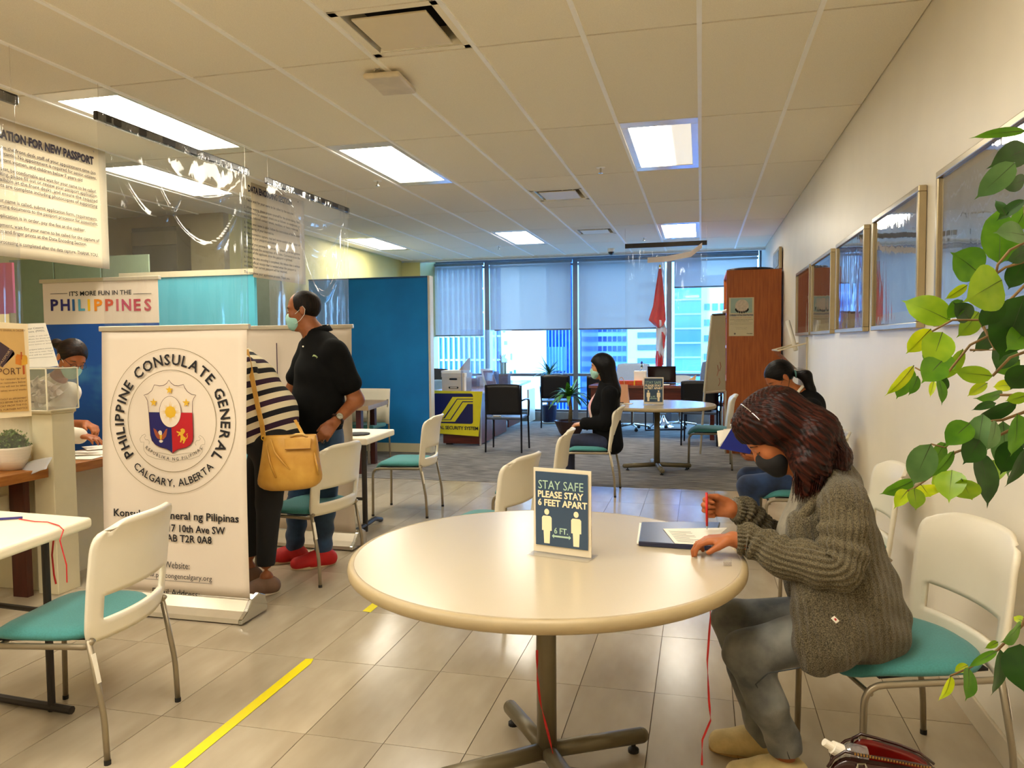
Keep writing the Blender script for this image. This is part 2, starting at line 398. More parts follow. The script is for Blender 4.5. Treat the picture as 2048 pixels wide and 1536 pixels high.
bp = N.new('ShaderNodeBump'); bp.inputs['Strength'].default_value = .4; bp.inputs['Distance'].default_value = .004; L.new(nz.outputs[0], bp.inputs['Height']); L.new(bp.outputs[0], N['Principled BSDF'].inputs['Normal'])
N['Principled BSDF'].inputs['Specular IOR Level'].default_value = .15
obj('carpet', MB().box(-7.2, .99, 7.49, 13.75, -.1, .004), carpet_m, floor)

wall_m = mat('wall_paint', (238, 230, 212), .42, var=.02, scale=3, bump=.05, bscale=90, spec=.45)
wally_m = mat('wall_paint_olive', (196, 190, 128), .6, var=.03, scale=3)
struct(obj('wall_right', MB().box(.99, 1.15, -2.2, 13.95, -.1, 3.5), wall_m))
struct(obj('wall_back', MB().box(-7.3, 1.15, -2.35, -2.2, -.1, 3.5), wall_m))
struct(obj('wall_left', MB().box(-7.35, -7.2, -2.2, 7.6, -.1, 3.5), wally_m))
struct(obj('wall_left_rear', MB().box(-5.35, -5.2, 7.7, 13.95, -.1, 3.5), wally_m))
struct(obj('wall_recess', MB().box(-7.3, -5.2, 7.6, 7.7, -.1, 3.5), mat('wall_paint_grey', (158, 148, 112), .6, var=.03)))
base_m = mat('baseboard', (204, 192, 168), .5, var=.02)
struct(obj('baseboard_right', MB().box(.978, .99, -2, 13.7, 0, .1), base_m, bevel=.003))
struct(obj('wall_top', MB().box(-5.35, 1.15, 12.85, 12.95, CZ - .04, 3.5), mat('fascia', (200, 205, 205), .7)))
# column by the windows
struct(obj('wall_column', MB().box(-5.2, -4.85, 12.85, 13.75, 0, 3.5), wally_m))

# ceiling: slab, acoustic panels, T-bars
panel_m = mat('acoustic_panel', (243, 236, 218), .95, var=.05, scale=240, bump=.35, bscale=420, objvar=.015, spec=.1)
bar_m = mat('ceiling_bar', (255, 253, 248), .5, var=.02)
ceiling = struct(obj('ceiling', MB().box(-7.3, 1.1, -2.3, 13.95, 3.4, 3.55), mat('ceiling_void', (60, 52, 40), .9)))
CXL = [.99, .52, -.0135, -.563, -1.113, -1.665, -2.22, -2.775, -3.325, -3.875, -4.425, -4.975, -5.525, -6.075, -6.625, -7.2]
CYL = [-2.2, -.80, .73, 2.26, 3.79, 5.33, 6.86, 8.39, 9.92, 11.45, 12.85]
lights = []           # (x index of the cell's right line, y index)
for c in [(-3.875, 3.79), (-2.775, 5.33), (-.563, 5.33), (-4.975, 5.33), (-2.775, 9.92), (-.563, 9.92), (-4.975, 9.92), (-2.775, .73), (-.563, .73), (-4.975, .73), (-3.875, -.80), (-1.665, -.80)]:
    lights.append(c)
vents = [(-1.665, 2.26), (-1.665, 6.86), (-1.665, 9.92)]
VY = {2.26: (3.23, 3.79), 6.86: (7.42, 8.0), 9.92: (10.08, 10.6)}
def cpanel(x0, x1, y0, y1):
    b = MB().box(x0 + .006, x1 - .006, y0 + .0075, y1 - .0075, CZ, CZ + .018)
    return obj('ceiling_panel', b, panel_m, ceiling)
for i in range(len(CXL) - 1):
    x1, x0 = CXL[i], CXL[i + 1]
    for j in range(len(CYL) - 1):
        y0, y1 = CYL[j], CYL[j + 1]
        if x1 <= -5.2 and y0 > 7.6: continue
        if any(abs(x0 - a) < .01 and abs(y0 - b) < .01 for a, b in lights): continue
        if any(abs(x0 - a) < .01 and abs(y0 - b) < .01 for a, b in vents):
            a, b = VY[round(y0, 2)]
            if a - y0 > .05: cpanel(x0, x1, y0, a)
            if y1 - b > .05: cpanel(x0, x1, b, y1)
            continue
        cpanel(x0, x1, y0, y1)
for x in CXL[1:-1]:
    obj('ceiling_bar', MB().box(x - .012, x + .012, -2.2, 12.85 if x > -5.2 else 7.6, CZ - .009, CZ + .03), bar_m, ceiling)
for y in CYL[1:-1]:
    obj('ceiling_bar', MB().box(-7.2 if y < 7.6 else -5.2, .99, y - .02, y + .02, CZ + .018, CZ + .03), mat('seam_bar', (70, 56, 34), .8), ceiling)
struct(obj('trim_1', MB().box(-5.2, .99, 12.8, 12.86, CZ - .01, CZ + .05), bar_m))

# ceiling lights
warm = (1.0, .92, .765)
lit = lamp_mat('lamp_diffuser', warm, LAMP); litg = lamp_mat('lamp_diffuser_half', warm, LAMP * .9, True)
trim_m = mat('lamp_trim', (236, 232, 220), .2, .0, var=.02, spec=.7)
names = {(-3.875, 3.79): 'large warm ceiling light above the clear curtains by the service counter', (-2.775, 5.33): 'bright ceiling light in the middle, between two sprinkler heads',
         (-.563, 5.33): 'ceiling light lit only on its left half, glossy blue-grey trim', (-4.975, 5.33): 'ceiling light seen through the clear plastic curtain',
         (-2.775, 9.92): 'small far ceiling light left of the low air vent near the windows', (-.563, 9.92): 'far square-looking ceiling light nearest the bookcase',
         (-4.975, 9.92): 'far ceiling light over the blue partition'}
for n, (x, y) in enumerate(lights):
    lab = names.get((x, y), 'ceiling light out of view behind the camera, %s of its row' % {-2.775: 'middle', -.563: 'right', -4.975: 'left', -3.875: 'rear left', -1.665: 'rear right'}[x])
    t = thing('ceiling_light', lab, 'ceiling light', (x + .275, y + .765, CZ), 0, 'recessed ceiling lights')
    w, l = .267, .757; a, b = .213, .62
    f = MB()
    f.box(-w, w, -l, -b, 0, .03).box(-w, w, b, l, 0, .03).box(-w, -a, -b, b, 0, .03).box(a, w, -b, b, 0, .03)
    obj('trim', f, trim_m, t, local=True, bevel=.004)
    obj('diffuser', MB().box(-a, a, -b, b, .006, .02), litg if (x, y) == (-.563, 5.33) else lit, t, local=True)
# air vents
dark_m = mat('vent_dark', (30, 26, 20), .8)
for (x, y), lab in zip(vents, ['large square air diffuser nearest the camera with a drop plate', 'square air diffuser halfway down the ceiling', 'far small air diffuser near the security camera']):
    a, b = VY[round(y, 2)]; t = thing('air_vent', lab, 'vent', (x + .276, (a + b) / 2, CZ), 0, 'ceiling air vents')
    w, l = .268, (b - a) / 2 - .004
    obj('frame', MB().box(-w, w, -l, -l + .045, 0, .02).box(-w, w, l - .045, l, 0, .02).box(-w, -w + .045, -l, l, 0, .02).box(w - .045, w, -l, l, 0, .02), panel_m, t, local=True, bevel=.003)
    obj('throat', MB().box(-w + .045, w - .045, -l + .045, l - .045, .09, .1), dark_m, t, local=True)
    sl = MB()
    for s in (-1, 1):
        sl.quadbox([(-w + .045, s * (l - .045), .005), (w - .045, s * (l - .045), .005), (w - .09, s * (l - .1), .08), (-w + .09, s * (l - .1), .08)], (0, s, .6), .003)
        sl.quadbox([(s * (w - .045), -l + .045, .005), (s * (w - .045), l - .045, .005), (s * (w - .09), l - .1, .08), (s * (w - .09), -l + .1, .08)], (s, 0, .6), .003)
    obj('cone', sl, mat('vent_metal', (190, 182, 160), .25, .4), t, local=True)
    obj('drop_plate', MB().box(-w + .085, w - .085, -l + .085, l - .085, -.006, .004), mat('plate_paint', (232, 218, 184), .5, var=.01), t, local=True, bevel=.003)
    [obj('bracket', MB().box(x_, x_ + .012, l - .11, l - .075, .02, .09), trim_m, t, local=True) for x_ in (-.02, .09)]
# sprinklers, smoke detector box, security camera
chrome = mat('chrome', (200, 198, 190), .12, 1, var=.02)
for (x, y), lab in zip([(-2.88, 6.57), (-.84, 6.61), (-3.02, 11.41), (-.8, 11.13)], ['sprinkler head behind the middle ceiling light on the left', 'sprinkler head with a white rose left of the half-lit ceiling light', 'far sprinkler head near the left window', 'far sprinkler head above the Canadian flag']):
    t = thing('sprinkler_head', lab, 'sprinkler', (x, y, CZ), 0, 'ceiling sprinklers')
    obj('rose', MB().lathe([(.0, -.004), (.036, -.004), (.04, 0)], n=20), bar_m, t, local=True)
    obj('stem', MB().lathe([(.0, -.045), (.008, -.045), (.008, -.004)], n=8), chrome, t, local=True)
    obj('deflector', MB().lathe([(0, -.05), (.02, -.048), (.02, -.045), (0, -.044)], n=12), chrome, t, local=True)
t = thing('wireless_access_box', 'flat square white box hung from the ceiling bar beside the large vent', 'access point', (-1.7, 4.08, CZ), math.radians(3))
obj('body', MB().box(-.105, .105, -.155, .155, -.05, -.018), mat('box_plastic', (222, 208, 180), .35), t, local=True, bevel=.014, seg=3)
obj('mount', MB().box(-.05, .05, -.06, .06, -.02, 0), dark_m, t, local=True)
obj('loop', MB().tube([(-.02 + .018 * math.cos(a), -.15, -.012 + .014 * math.sin(a)) for a in np.linspace(0, PI, 8)], .004, 6), chrome, t, local=True)
t = thing('security_camera', 'small white dome security camera on the ceiling before the windows', 'camera', (-1.4, 12.3, CZ))
obj('housing', MB().lathe([(0, -.05), (.062, -.05), (.066, 0), (0, 0)], n=24), bar_m, t, local=True, smooth=False)
obj('dome', MB().ball((0, 0, -.05), (.046, .046, .05), 20), mat('smoked_dome', (20, 22, 40), .08), t, local=True, smooth=True)

# ---------------------------------------------------------------- window wall
frame_m = mat('window_frame', (104, 112, 124), .4, .4, var=.03)
pane_m = glassy('window_glass', (.93, .97, 1), .03)
XW = [-5.2, -3.85, -2.2, -.545, .99]
WY = 13.75
for k in range(4):
    a, b = XW[k], XW[k + 1]
    w = struct(thing('window_%d' % (k + 1), None, None, ((a + b) / 2, WY, 0)))
    f = MB()
    f.box(a - .045 if k else a, a + .045, WY - .1, WY + .1, 0, 3.4)
    if k == 3: f.box(b - .03, b, WY - .1, WY + .1, 0, 3.4)
    obj('mullion', f, frame_m, w, bevel=.004)
    for n, (z0, z1, d) in enumerate([(0, .17, .12), (.17, .21, .06), (.82, .87, .06), (2.83, 2.86, .05), (2.93, 2.99, .07)]):
        obj('rail', MB().box(a + .045, b - .045, WY - d, WY + .05, z0, z1), frame_m if n else mat('window_curb', (120, 122, 124), .5), w, bevel=.004)
    obj('pane', MB().box(a + .045, b - .045, WY - .006, WY, .21, .82), pane_m, w)
    obj('pane', MB().box(a + .045, b - .045, WY - .006, WY, .87, 3.4), pane_m, w)
# roller blinds
bl = bpy.data.materials.new('blind_fabric'); bl.use_nodes = True; nt = bl.node_tree; N = nt.nodes; L = nt.links
for n in list(N): N.remove(n)
out = N.new('ShaderNodeOutputMaterial'); tl = N.new('ShaderNodeBsdfTranslucent'); tl.inputs[0].default_value = (.48, .37, .31, 1)
df = N.new('ShaderNodeBsdfDiffuse'); df.inputs[0].default_value = (.42, .45, .50, 1); tr = N.new('ShaderNodeBsdfTransparent'); tr.inputs[0].default_value = (1, 1, 1, 1)
tc = N.new('ShaderNodeTexCoord'); wv = N.new('ShaderNodeTexWave'); wv.inputs['Scale'].default_value = 60; L.new(tc.outputs['Object'], wv.inputs[0])
mth = N.new('ShaderNodeMath'); mth.operation = 'MULTIPLY_ADD'; mth.inputs[1].default_value = .02; mth.inputs[2].default_value = .19; L.new(wv.outputs[0], mth.inputs[0])
m1 = N.new('ShaderNodeMixShader'); m1.inputs[0].default_value = .42; L.new(tl.outputs[0], m1.inputs[1]); L.new(df.outputs[0], m1.inputs[2])
m2 = N.new('ShaderNodeMixShader'); L.new(mth.outputs[0], m2.inputs[0]); L.new(m1.outputs[0], m2.inputs[1]); L.new(tr.outputs[0], m2.inputs[2]); L.new(m2.outputs[0], out.inputs[0])
for k, (zb, lab) in enumerate([(1.58, 'grey roller blind in the leftmost window, lowered furthest'), (1.67, 'grey roller blind above the brick building view'), (1.67, 'wide grey roller blind left of the flag'), (2.37, 'short grey roller blind right of the flag, mostly raised')]):
    a, b = XW[k] + .07, XW[k + 1] - .07
    if k == 3: a += .02
    t = thing('roller_blind', lab, 'blind', ((a + b) / 2, WY - .14, zb), 0, 'window roller blinds')
    obj('fabric', MB().box(a, b, WY - .135, WY - .134, zb, 2.87), bl, t)
    obj('bottom_rail', MB().tube([(a, WY - .135, zb), (b, WY - .135, zb)], .013, 8), mat('blind_rail', (110, 112, 118), .4, .5), t)
    obj('roller', MB().tube([(a - .02, WY - .135, 2.9), (b + .02, WY - .135, 2.9)], .03, 12), mat('blind_roller', (120, 130, 140), .5), t)

# ---------------------------------------------------------------- the city outside
glass_b = mat('tower_glass', (40, 110, 190), .12, .2, var=.25, scale=.06, c2=(20, 70, 140), spec=.8)
white_b = mat('tower_white', (176, 205, 222), .7, var=.04)
dark_w = mat('tower_window', (30, 84, 140), .1, .2, var=.2, scale=.3)
city = struct(obj('ground', MB().box(-300, 300, 16, 420, -14, -13.5), mat('street', (90, 130, 150), .9, var=.15, scale=.05)))
def xr(p0, p1, Y): return atY(p0, 720, Y)[0], atY(p1, 720, Y)[0]
def zz(y, Y, x=1100): return atY(x, y, Y)[2]
# tower with white fins at the left
Y = 62; a, b = xr(700, 1002, Y)
t = thing('office_tower', 'glass tower with close white vertical fins, left of the brick building', 'building', ((a + b) / 2, Y, -13.5))
obj('wall', MB().box(a, b, Y, Y + 20, -13.5, 40), glass_b, t)
f = MB(); x = a
while x < b:
    f.box(x, x + .13, Y - .3, Y, -13.5, 40); x += .46
obj('fin_row', f, white_b, t, stuff=True)
for z in np.arange(-12, 40, 2.0): obj('floor_band', MB().box(a, b, Y - .12, Y, z, z + .16), white_b, t)
# brick building
Y = 55; a, b = xr(1003, 1040, Y); zt = zz(648, Y)
t = thing('brick_building', 'narrow sunlit pale brick building with a few small windows', 'building', ((a + b) / 2, Y, -13.5))
bk = bpy.data.materials.new('sunlit_brick'); bk.use_nodes = True; nt = bk.node_tree; N = nt.nodes; L = nt.links
tc = N.new('ShaderNodeTexCoord'); mp = N.new('ShaderNodeMapping'); mp.inputs['Rotation'].default_value = (PI / 2, 0, 0); L.new(tc.outputs['Object'], mp.inputs[0])
br = N.new('ShaderNodeTexBrick'); br.inputs['Scale'].default_value = 2.2; br.inputs[1].default_value = (*lin((226, 200, 186)), 1); br.inputs[2].default_value = (*lin((238, 216, 200)), 1); br.inputs[3].default_value = (*lin((250, 240, 232)), 1)
L.new(mp.outputs[0], br.inputs[0]); L.new(br.outputs[0], N['Principled BSDF'].inputs['Base Color']); N['Principled BSDF'].inputs['Roughness'].default_value = .9
obj('wall', MB().box(a, b, Y, Y + 10, -13.5, zt + 9), bk, t)
for px, py, w, h in [(1012, 685, 8, 9), (1023, 713, 5, 14), (1030, 745, 6, 12), (1022, 745, 6, 6), (1009, 662, 6, 5)]:
    x0, x1 = xr(px - w / 2, px + w / 2, Y); z1, z0 = zz(py - h / 2, Y), zz(py + h / 2, Y)
    w_ = obj('window', MB().box(x0, x1, Y - .06, Y, z0, z1), white_b, t); obj('pane', MB().box(x0 + .03, x1 - .03, Y - .08, Y - .06, z0 + .03, z1 - .03), dark_w, w_)
# ribbed glass tower
Y = 90; a, b = xr(1036, 1163, Y)
t = thing('ribbed_tower', 'blue glass tower with thin ribs and a bright lower block, centre window', 'building', ((a + b) / 2, Y, -13.5))
obj('wall', MB().box(a, b, Y, Y + 15, -13.5, 50), glass_b, t)
f = MB(); x = a
while x < b: f.box(x, x + .1, Y - .3, Y, -13.5, 50); x += .42
obj('fin_row', f, mat('tower_rib', (150, 190, 225), .6), t, stuff=True)
x0, x1 = xr(1076, 1131, Y)
obj('bright_block', MB().box(x0, x1, Y - 1.2, Y - .3, zz(741, Y), zz(694, Y)), mat('block_pale', (150, 200, 214), .6), t)
f = MB(); x = x0
while x < x1: f.box(x, x + .12, Y - 1.35, Y - 1.2, zz(741, Y), zz(694, Y)); x += .36
obj('block_rib', f, mat('block_rib', (70, 130, 170), .6), t, stuff=True)
x0, x1 = xr(1054, 1076, Y); bm_ = MB()
for k in range(14):
    z = -4 + k * 2.2; bm_.tube([(x0, Y - .4, z), (x1, Y - .4, z + 2.2)], .07, 4); bm_.tube([(x1, Y - .4, z), (x0, Y - .4, z + 2.2)], .07, 4)
obj('cross_brace', bm_, white_b, t, stuff=True)
# banded office block with punched windows
Y = 110; a, b = xr(1163, 1262, Y)
t = thing('office_block', 'white office block with rows of dark square windows', 'building', ((a + b) / 2, Y, -13.5))
obj('wall', MB().box(a, b, Y, Y + 20, -13.5, 60), white_b, t)
for r, py in enumerate([618, 640, 660, 679, 698, 718, 738, 758, 778, 798, 818, 838]):
    for cidx in range(9):
        px = 1167 + cidx * 9.8
        x0, x1 = xr(px, px + 7.4, Y); z1, z0 = zz(py - 5, Y), zz(py + 5, Y)
        w_ = obj('window', MB().box(x0, x1, Y - .1, Y, z0, z1), dark_w, t)
# pale towers at the right
Y = 80; a, b = xr(1255, 1345, Y)
t = thing('pale_tower', 'pale tower with soft blue bands behind the flag', 'building', ((a + b) / 2, Y, -13.5))
obj('wall', MB().box(a, b, Y, Y + 20, -13.5, 50), white_b, t)
for py in (672, 696, 722, 640, 600, 575):
    x0, x1 = xr(1275, 1322, Y); obj('window_band', MB().box(x0, x1, Y - .15, Y, zz(py + 5, Y), zz(py - 5, Y)), dark_w, t)
Y = 60; a, b = xr(1349, 1402, Y)
t = thing('blue_tower', 'deep blue glass tower beside the whiteboard', 'building', ((a + b) / 2, Y, -13.5))
obj('wall', MB().box(a, b, Y, Y + 8, -13.5, 50), glass_b, t)
f = MB()
for z in np.arange(-13, 50, 1.1): f.box(a, b, Y - .1, Y, z, z + .12)
obj('floor_band', f, mat('tower_band', (110, 170, 220), .5), t, stuff=True)
Y = 95; a, b = xr(1400, 1560, Y)
t = thing('white_tower', 'white tower with a few blue windows, furthest right', 'building', ((a + b) / 2, Y, -13.5))
obj('wall', MB().box(a, b, Y, Y + 20, -13.5, zz(560, Y)), white_b, t)
for py in (620, 650, 680, 715, 740):
    for px in (1408, 1424, 1440):
        x0, x1 = xr(px, px + 11, Y); obj('window', MB().box(x0, x1, Y - .15, Y, zz(py + 6, Y), zz(py - 6, Y)), glass_b, t)
# ---------------------------------------------------------------- chairs
plastic_m = mat('chair_plastic', (230, 222, 202), .38, var=.01, spec=.45)
seat_m = mat('teal_fabric', (62, 132, 132), .85, var=.08, scale=180, bump=.25, bscale=500, sheen=.15)
steel_m = mat('grey_steel', (150, 138, 116), .34, .55, var=.04)
rubber_m = mat('black_rubber', (22, 20, 18), .6)
paper_m = mat('paper', (240, 234, 220), .75, var=.02)
ink_m = mat('black_ink', (22, 18, 22), .7, var=0)
def rounded_path(P, r, n=6):
    P = [np.array(p, float) for p in P]; out = [P[0]]
    for i in range(1, len(P) - 1):
        a, b, c = P[i - 1], P[i], P[i + 1]; u = nrm(a - b); w = nrm(c - b); d = min(r, np.linalg.norm(a - b) / 2, np.linalg.norm(c - b) / 2)
        for t in np.linspace(0, 1, n): out.append((1 - t) ** 2 * (b + u * d) + 2 * t * (1 - t) * b + t * t * (b + w * d))
    out.append(P[-1]); return out
def make_chair():
    t = thing('stacking_chair', 'x', 'chair')
    def back(u, v):           # u across, v up the shell
        y = (u - .5) * 2; z = .415 + v * .415
        hw = .236 + .008 * math.sin(v * PI) - (.05 * max(0, (v - .82) / .18) ** 2)
        hw = hw - .012 * max(0, .1 - v) / .1
        zz_ = z - (.030 * abs(y) ** 6 if v > .9 else 0) * (v - .9) / .1
        x = -.178 - .11 * (z - .415) - .05 * (1 - y * y) - .032 * max(0, (z - .72) / .11) ** 2
        return (x, y * hw, zz_)
    def hole(u, v): return abs(u - .5) < .385 and .15 < v < .36
    b = MB().grid(back, 26, 24, skip=hole)
    o = obj('backrest', b, plastic_m, t, smooth=True, local=True, solid=.017)
    # seat cushion
    def sup(a, p=3.2):
        c, s = math.cos(a), math.sin(a); k = (abs(c) ** p + abs(s) ** p) ** (-1 / p); return c * k, s * k
    b = MB(); n = 44; prof = [(0, .0), (.5, -.001), (.8, -.005), (.93, -.012), (.99, -.024), (1.0, -.034), (.97, -.044), (.8, -.046), (0, -.046)]
    def sp(r, z, a):
        cx, cy = sup(a); x = cx * .235 * r + .01; y = cy * .232 * r * (1.0 if x > -.05 else 1 - 1.0 * (x + .05) ** 2)
        if x < -.10: y *= 1 - .9 * ((-.10 - x) / .14) ** 2 * .45
        drop = .05 * max(0, (x - .13) / .115) ** 2
        return (x, y, .462 + z - drop + .004 * (y / .23) ** 2)
    V = []; F = []
    for i, (r, z) in enumerate(prof):
        if r == 0: V.append(sp(0, z, 0)); 
        else: V += [sp(r, z, 2 * PI * j / n) for j in range(n)]
    for j in range(n): F.append((0, 1 + j, 1 + (j + 1) % n))
    for i in range(6):
        for j in range(n): F.append((1 + i * n + j, 1 + (i + 1) * n + j, 1 + (i + 1) * n + (j + 1) % n, 1 + i * n + (j + 1) % n))
    L_ = len(V) - 1
    for j in range(n): F.append((L_, L_ - n + (j + 1) % n, L_ - n + j))
    b.add(V, F); obj('seat', b, seat_m, t, smooth=True, local=True)
    obj('seat_pan', MB().quadbox([(-.19, -.17, .408), (.17, -.2, .408), (.17, .2, .408), (-.19, .17, .408)], (0, 0, 1), .008), rubber_m, t, local=True)
    for s in (-1, 1):
        P = rounded_path([(.232, s * .222, .008), (.226, s * .222, .398), (-.18, s * .226, .405), (-.20, s * .226, .43)], .06)
        leg = obj('leg', MB().tube(P, .0105, 10), steel_m, t, smooth=True, local=True)
        obj('foot_cap', MB().tube([(.232, s * .222, 0), (.232, s * .222, .016)], .0118, 10), rubber_m, leg, local=True)
        P = rounded_path([(-.185, s * .228, .43), (-.232, s * .230, .17), (-.238, s * .23, .008)], .05)
        leg = obj('leg', MB().tube(P, .0105, 10), steel_m, t, smooth=True, local=True)
        obj('foot_cap', MB().tube([(-.238, s * .23, 0), (-.238, s * .23, .016)], .0118, 10), rubber_m, leg, local=True)
        if s == 1:
            a = np.array([-.1935, .2285, .385]); b2 = np.array([-.2115, .2293, .285]); q = nrm([-1, .35, 0]); sd = np.cross(nrm(b2 - a), q) * .008
            obj('sticker', MB().quadbox([a + sd + q * .0105, a - sd + q * .0105, b2 - sd + q * .0105, b2 + sd + q * .0105], q, .001), paper_m, leg, local=True)
    obj('crossbar', MB().tube([(.205, -.222, .372), (.205, .222, .372)], .007, 8), steel_m, t, local=True)
    return t
chair0 = make_chair()
G = 'white stacking chairs with teal seats'
chairs = [(-2.23, 2.31, 189, 'white chair with teal seat pulled out in the left foreground by the folding table'),
 (-2.37, 4.27, 172, 'white chair behind the tan shoulder bag, beside the standing man'),
 (-2.42, 6.04, 183, 'white teal-seated chair standing alone before the blue partition'),
 (-1.16, 4.02, 168, 'white chair directly behind the near round table and its safety sign'),
 (-1.15, 5.17, 183, 'white chair between the near table and the woman in the black cardigan'),
 (-1.0, 7.2, 180, 'white chair the long-haired woman in black sits on'),
 (.1, 8.9, 180, 'white chair right of the far round table, in front of the bookcase'),
 (.625, 2.67, 197, 'white chair the woman in the grey cardigan sits on'),
 (.64, 3.95, 180, 'empty white chair against the right wall behind the grey cardigan'),
 (.64, 5.35, 180, 'white chair by the right wall under the woman with the ponytail')]
for i, (x, y, a, lab) in enumerate(chairs):
    if i == 0:
        chair0.location = (x, y, 0); chair0.rotation_euler = (0, 0, math.radians(a)); chair0['label'] = lab; chair0['group'] = G
    else: dup(chair0, (x, y, 0), math.radians(a), lab, G)

# ---------------------------------------------------------------- round tables
lam_m = mat('table_laminate', (186, 172, 147), .24, var=.012, scale=300, spec=.5)
edge_m = mat('table_edge', (168, 149, 112), .45, var=.03)
col_m = mat('table_base_paint', (112, 102, 78), .42, .3, var=.04, bump=.1, bscale=500)
def round_table(x, y, rz, lab):
    t = thing('round_table', lab, 'table', (x, y, 0), rz, 'round laminate tables')
    obj('tabletop', MB().lathe([(0, .71), (.615, .71), (.615, .74), (0, .74)], n=96), lam_m, t, local=True)
    obj('edge_band', MB().lathe([(.615, .703), (.628, .703), (.6345, .709), (.6365, .72), (.6345, .732), (.628, .7385), (.616, .7405), (.615, .739)], n=96), edge_m, t, smooth=True, local=True)
    obj('column', MB().tube([(0, 0, .05), (0, 0, .70)], .033, 24), col_m, t, smooth=True, local=True)
    obj('mount_plate', MB().box(-.14, .14, -.14, .14, .70, .71), col_m, t, local=True)
    for k in range(4):
        a = k * PI / 2; c, s = math.cos(a), math.sin(a)
        l = obj('leg', MB().tube([(c * .02, s * .02, .070), (c * .355, s * .355, .054)], .027, 14).ball((c * .355, s * .355, .054), .027, 14), col_m, t, smooth=True, local=True)
        obj('glide', MB().lathe([(0, 0), (.019, 0), (.019, .012), (.008, .02), (.008, .04)], (c * .325, s * .325, 0), n=12), rubber_m, l, local=True)
    return t
T1 = (-.492, 2.42); T2 = (-.47, 8.55)
round_table(*T1, math.radians(34), 'large beige round table in the foreground holding the folder')
round_table(*T2, math.radians(12), 'far round table reflecting blue window light')
# the 6 feet apart signs
acr = glassy('clear_acrylic', (.96, .96, .95), .05, haze=.05)
navy = mat('sign_navy', (52, 74, 98), .35, var=.03); cream = mat('sign_cream', (246, 228, 190), .5, var=0); mint = mat('sign_mint', (176, 206, 184), .5, var=0)
def safety_sign(x, y, rz, lab, k=1.0):
    t = thing('safety_sign', lab, 'sign', (x, y, .742), rz, 'stay safe table signs')
    w, h = .108 * k, .30 * k
    M = np.array(WM[t.name]); W = lambda p: M[:3, :3] @ np.array(p) + M[:3, 3]
    obj('base', MB().box(-w - .004, w + .004, -.045, .045, 0, .003), acr, t, local=True)
    obj('clear_holder', MB().box(-w, w, -.004, .004, .003, h), acr, t, local=True)
    sh = obj('paper', MB().box(-w + .001, w - .001, -.002, .002, .004, h - .001), mat('sign_paper', (246, 232, 204), .55, var=.01), t, local=True)
    P = Plane(W((0, -.0062, 0)), M[:3, 0], (0, 0, 1))
    obj('print_panel', P.poly([(-w + .010 * k, .03 * k), (w - .010 * k, .03 * k), (w - .010 * k, h - .013 * k), (-w + .010 * k, h - .013 * k)], 0), navy, t)
    q = lambda x_, y_: P.p(x_ * k, y_ * k, .0004)
    letters('STAY SAFE', mint, t, q(-.086, .228), P.r, P.u, .030 * k, .168 * k, bold=.0)
    letters('PLEASE STAY', cream, t, q(-.088, .199), P.r, P.u, .022 * k, .170 * k, bold=.03)
    letters('6 FEET APART', cream, t, q(-.088, .170), P.r, P.u, .022 * k, .184 * k, bold=.03)
    letters('6 FT.', mint, t, q(-.027, .076), P.r, P.u, .020 * k, .052 * k, bold=.02)
    for cx in (-.055, .055):
        m = MB(); P.disc((cx * k, .148 * k), .0092 * k, .0105 * k, .0008, m)
        out = [(-.0185, .128), (-.013, .134), (.013, .134), (.0185, .128), (.0185, .083), (.0125, .083), (.0105, .038), (-.0105, .038), (-.0125, .083), (-.0185, .083)]
        P.poly([((cx + a) * k, b * k) for a, b in out], .0008, m)
        obj('figure_symbol', m, cream, t, stuff=False)
    a = [(-.036, .066), (-.028, .074), (-.028, .069), (.028, .069), (.028, .074), (.036, .066), (.028, .058), (.028, .063), (-.028, .063), (-.028, .058)]
    obj('arrow_symbol', P.poly([(x_ * k, y_ * k) for x_, y_ in a], .0008), mint, t)
    return t
pL = atZ(1050, 1092, .742); pR = atZ(1170, 1112, .742)
safety_sign(-.428, 2.375, math.radians(-14), 'clear stand with the navy STAY SAFE sheet on the near round table', .93)
safety_sign(-.50, 8.42, math.radians(-3), 'clear stand with the navy STAY SAFE sheet on the far round table', 1.0)

# folder, papers, cap, ribbons on the near table
fo = thing('folder', 'dark navy folder with a printed form on it, under the woman\'s hands', 'folder', atZ(1350, 1080, .741), 0)
fl, fr, br_, bl_ = atZ(1277, 1092, .741), atZ(1420, 1102, .741), atZ(1440, 1052, .741), atZ(1283, 1052, .741)
fr = fl + (fr - fl) * 1.02
navyf = mat('folder_navy', (28, 34, 62), .28, var=.05)
obj('cover', MB().quadbox([fl, fr, br_, bl_], (0, 0, 1), .016), navyf, fo, bevel=.003)
obj('inner_sheets', MB().quadbox([fl + (-.006, .004, .006), fl + (.1, .004, .006), bl_ + (.1, .006, .006), bl_ + (-.008, .008, .006)], (0, 0, 1), .004), paper_m, fo)
pa = [atZ(1350, 1087, .758), atZ(1415, 1090, .758), atZ(1455, 1056, .758), atZ(1326, 1058, .758)]
pp = thing('printed_form', 'printed form lying on the dark folder', 'paper', np.mean(pa, axis=0), 0)
obj('sheet', MB().quadbox(pa, (0, 0, 1), .0012), paper_m, pp)
grey_ink = mat('grey_ink', (120, 110, 100), .8, var=0)
m = MB(); ex = pa[1] - pa[0]; ey = pa[3] - pa[0]
lines = obj  # printed lines
for k in range(9):
    a = pa[0] + ey * (.1 + k * .09) + ex * .12; b = a + ex * (.74 if k % 3 else .5)
    m.add([a + (0, 0, .0017), b + (0, 0, .0017), b + ey * .022 + (0, 0, .0017), a + ey * .022 + (0, 0, .0017)], [(0, 1, 2, 3)])
obj('text_lines', m, grey_ink, pp, stuff=True)
c = atZ(1455, 1128, .742)
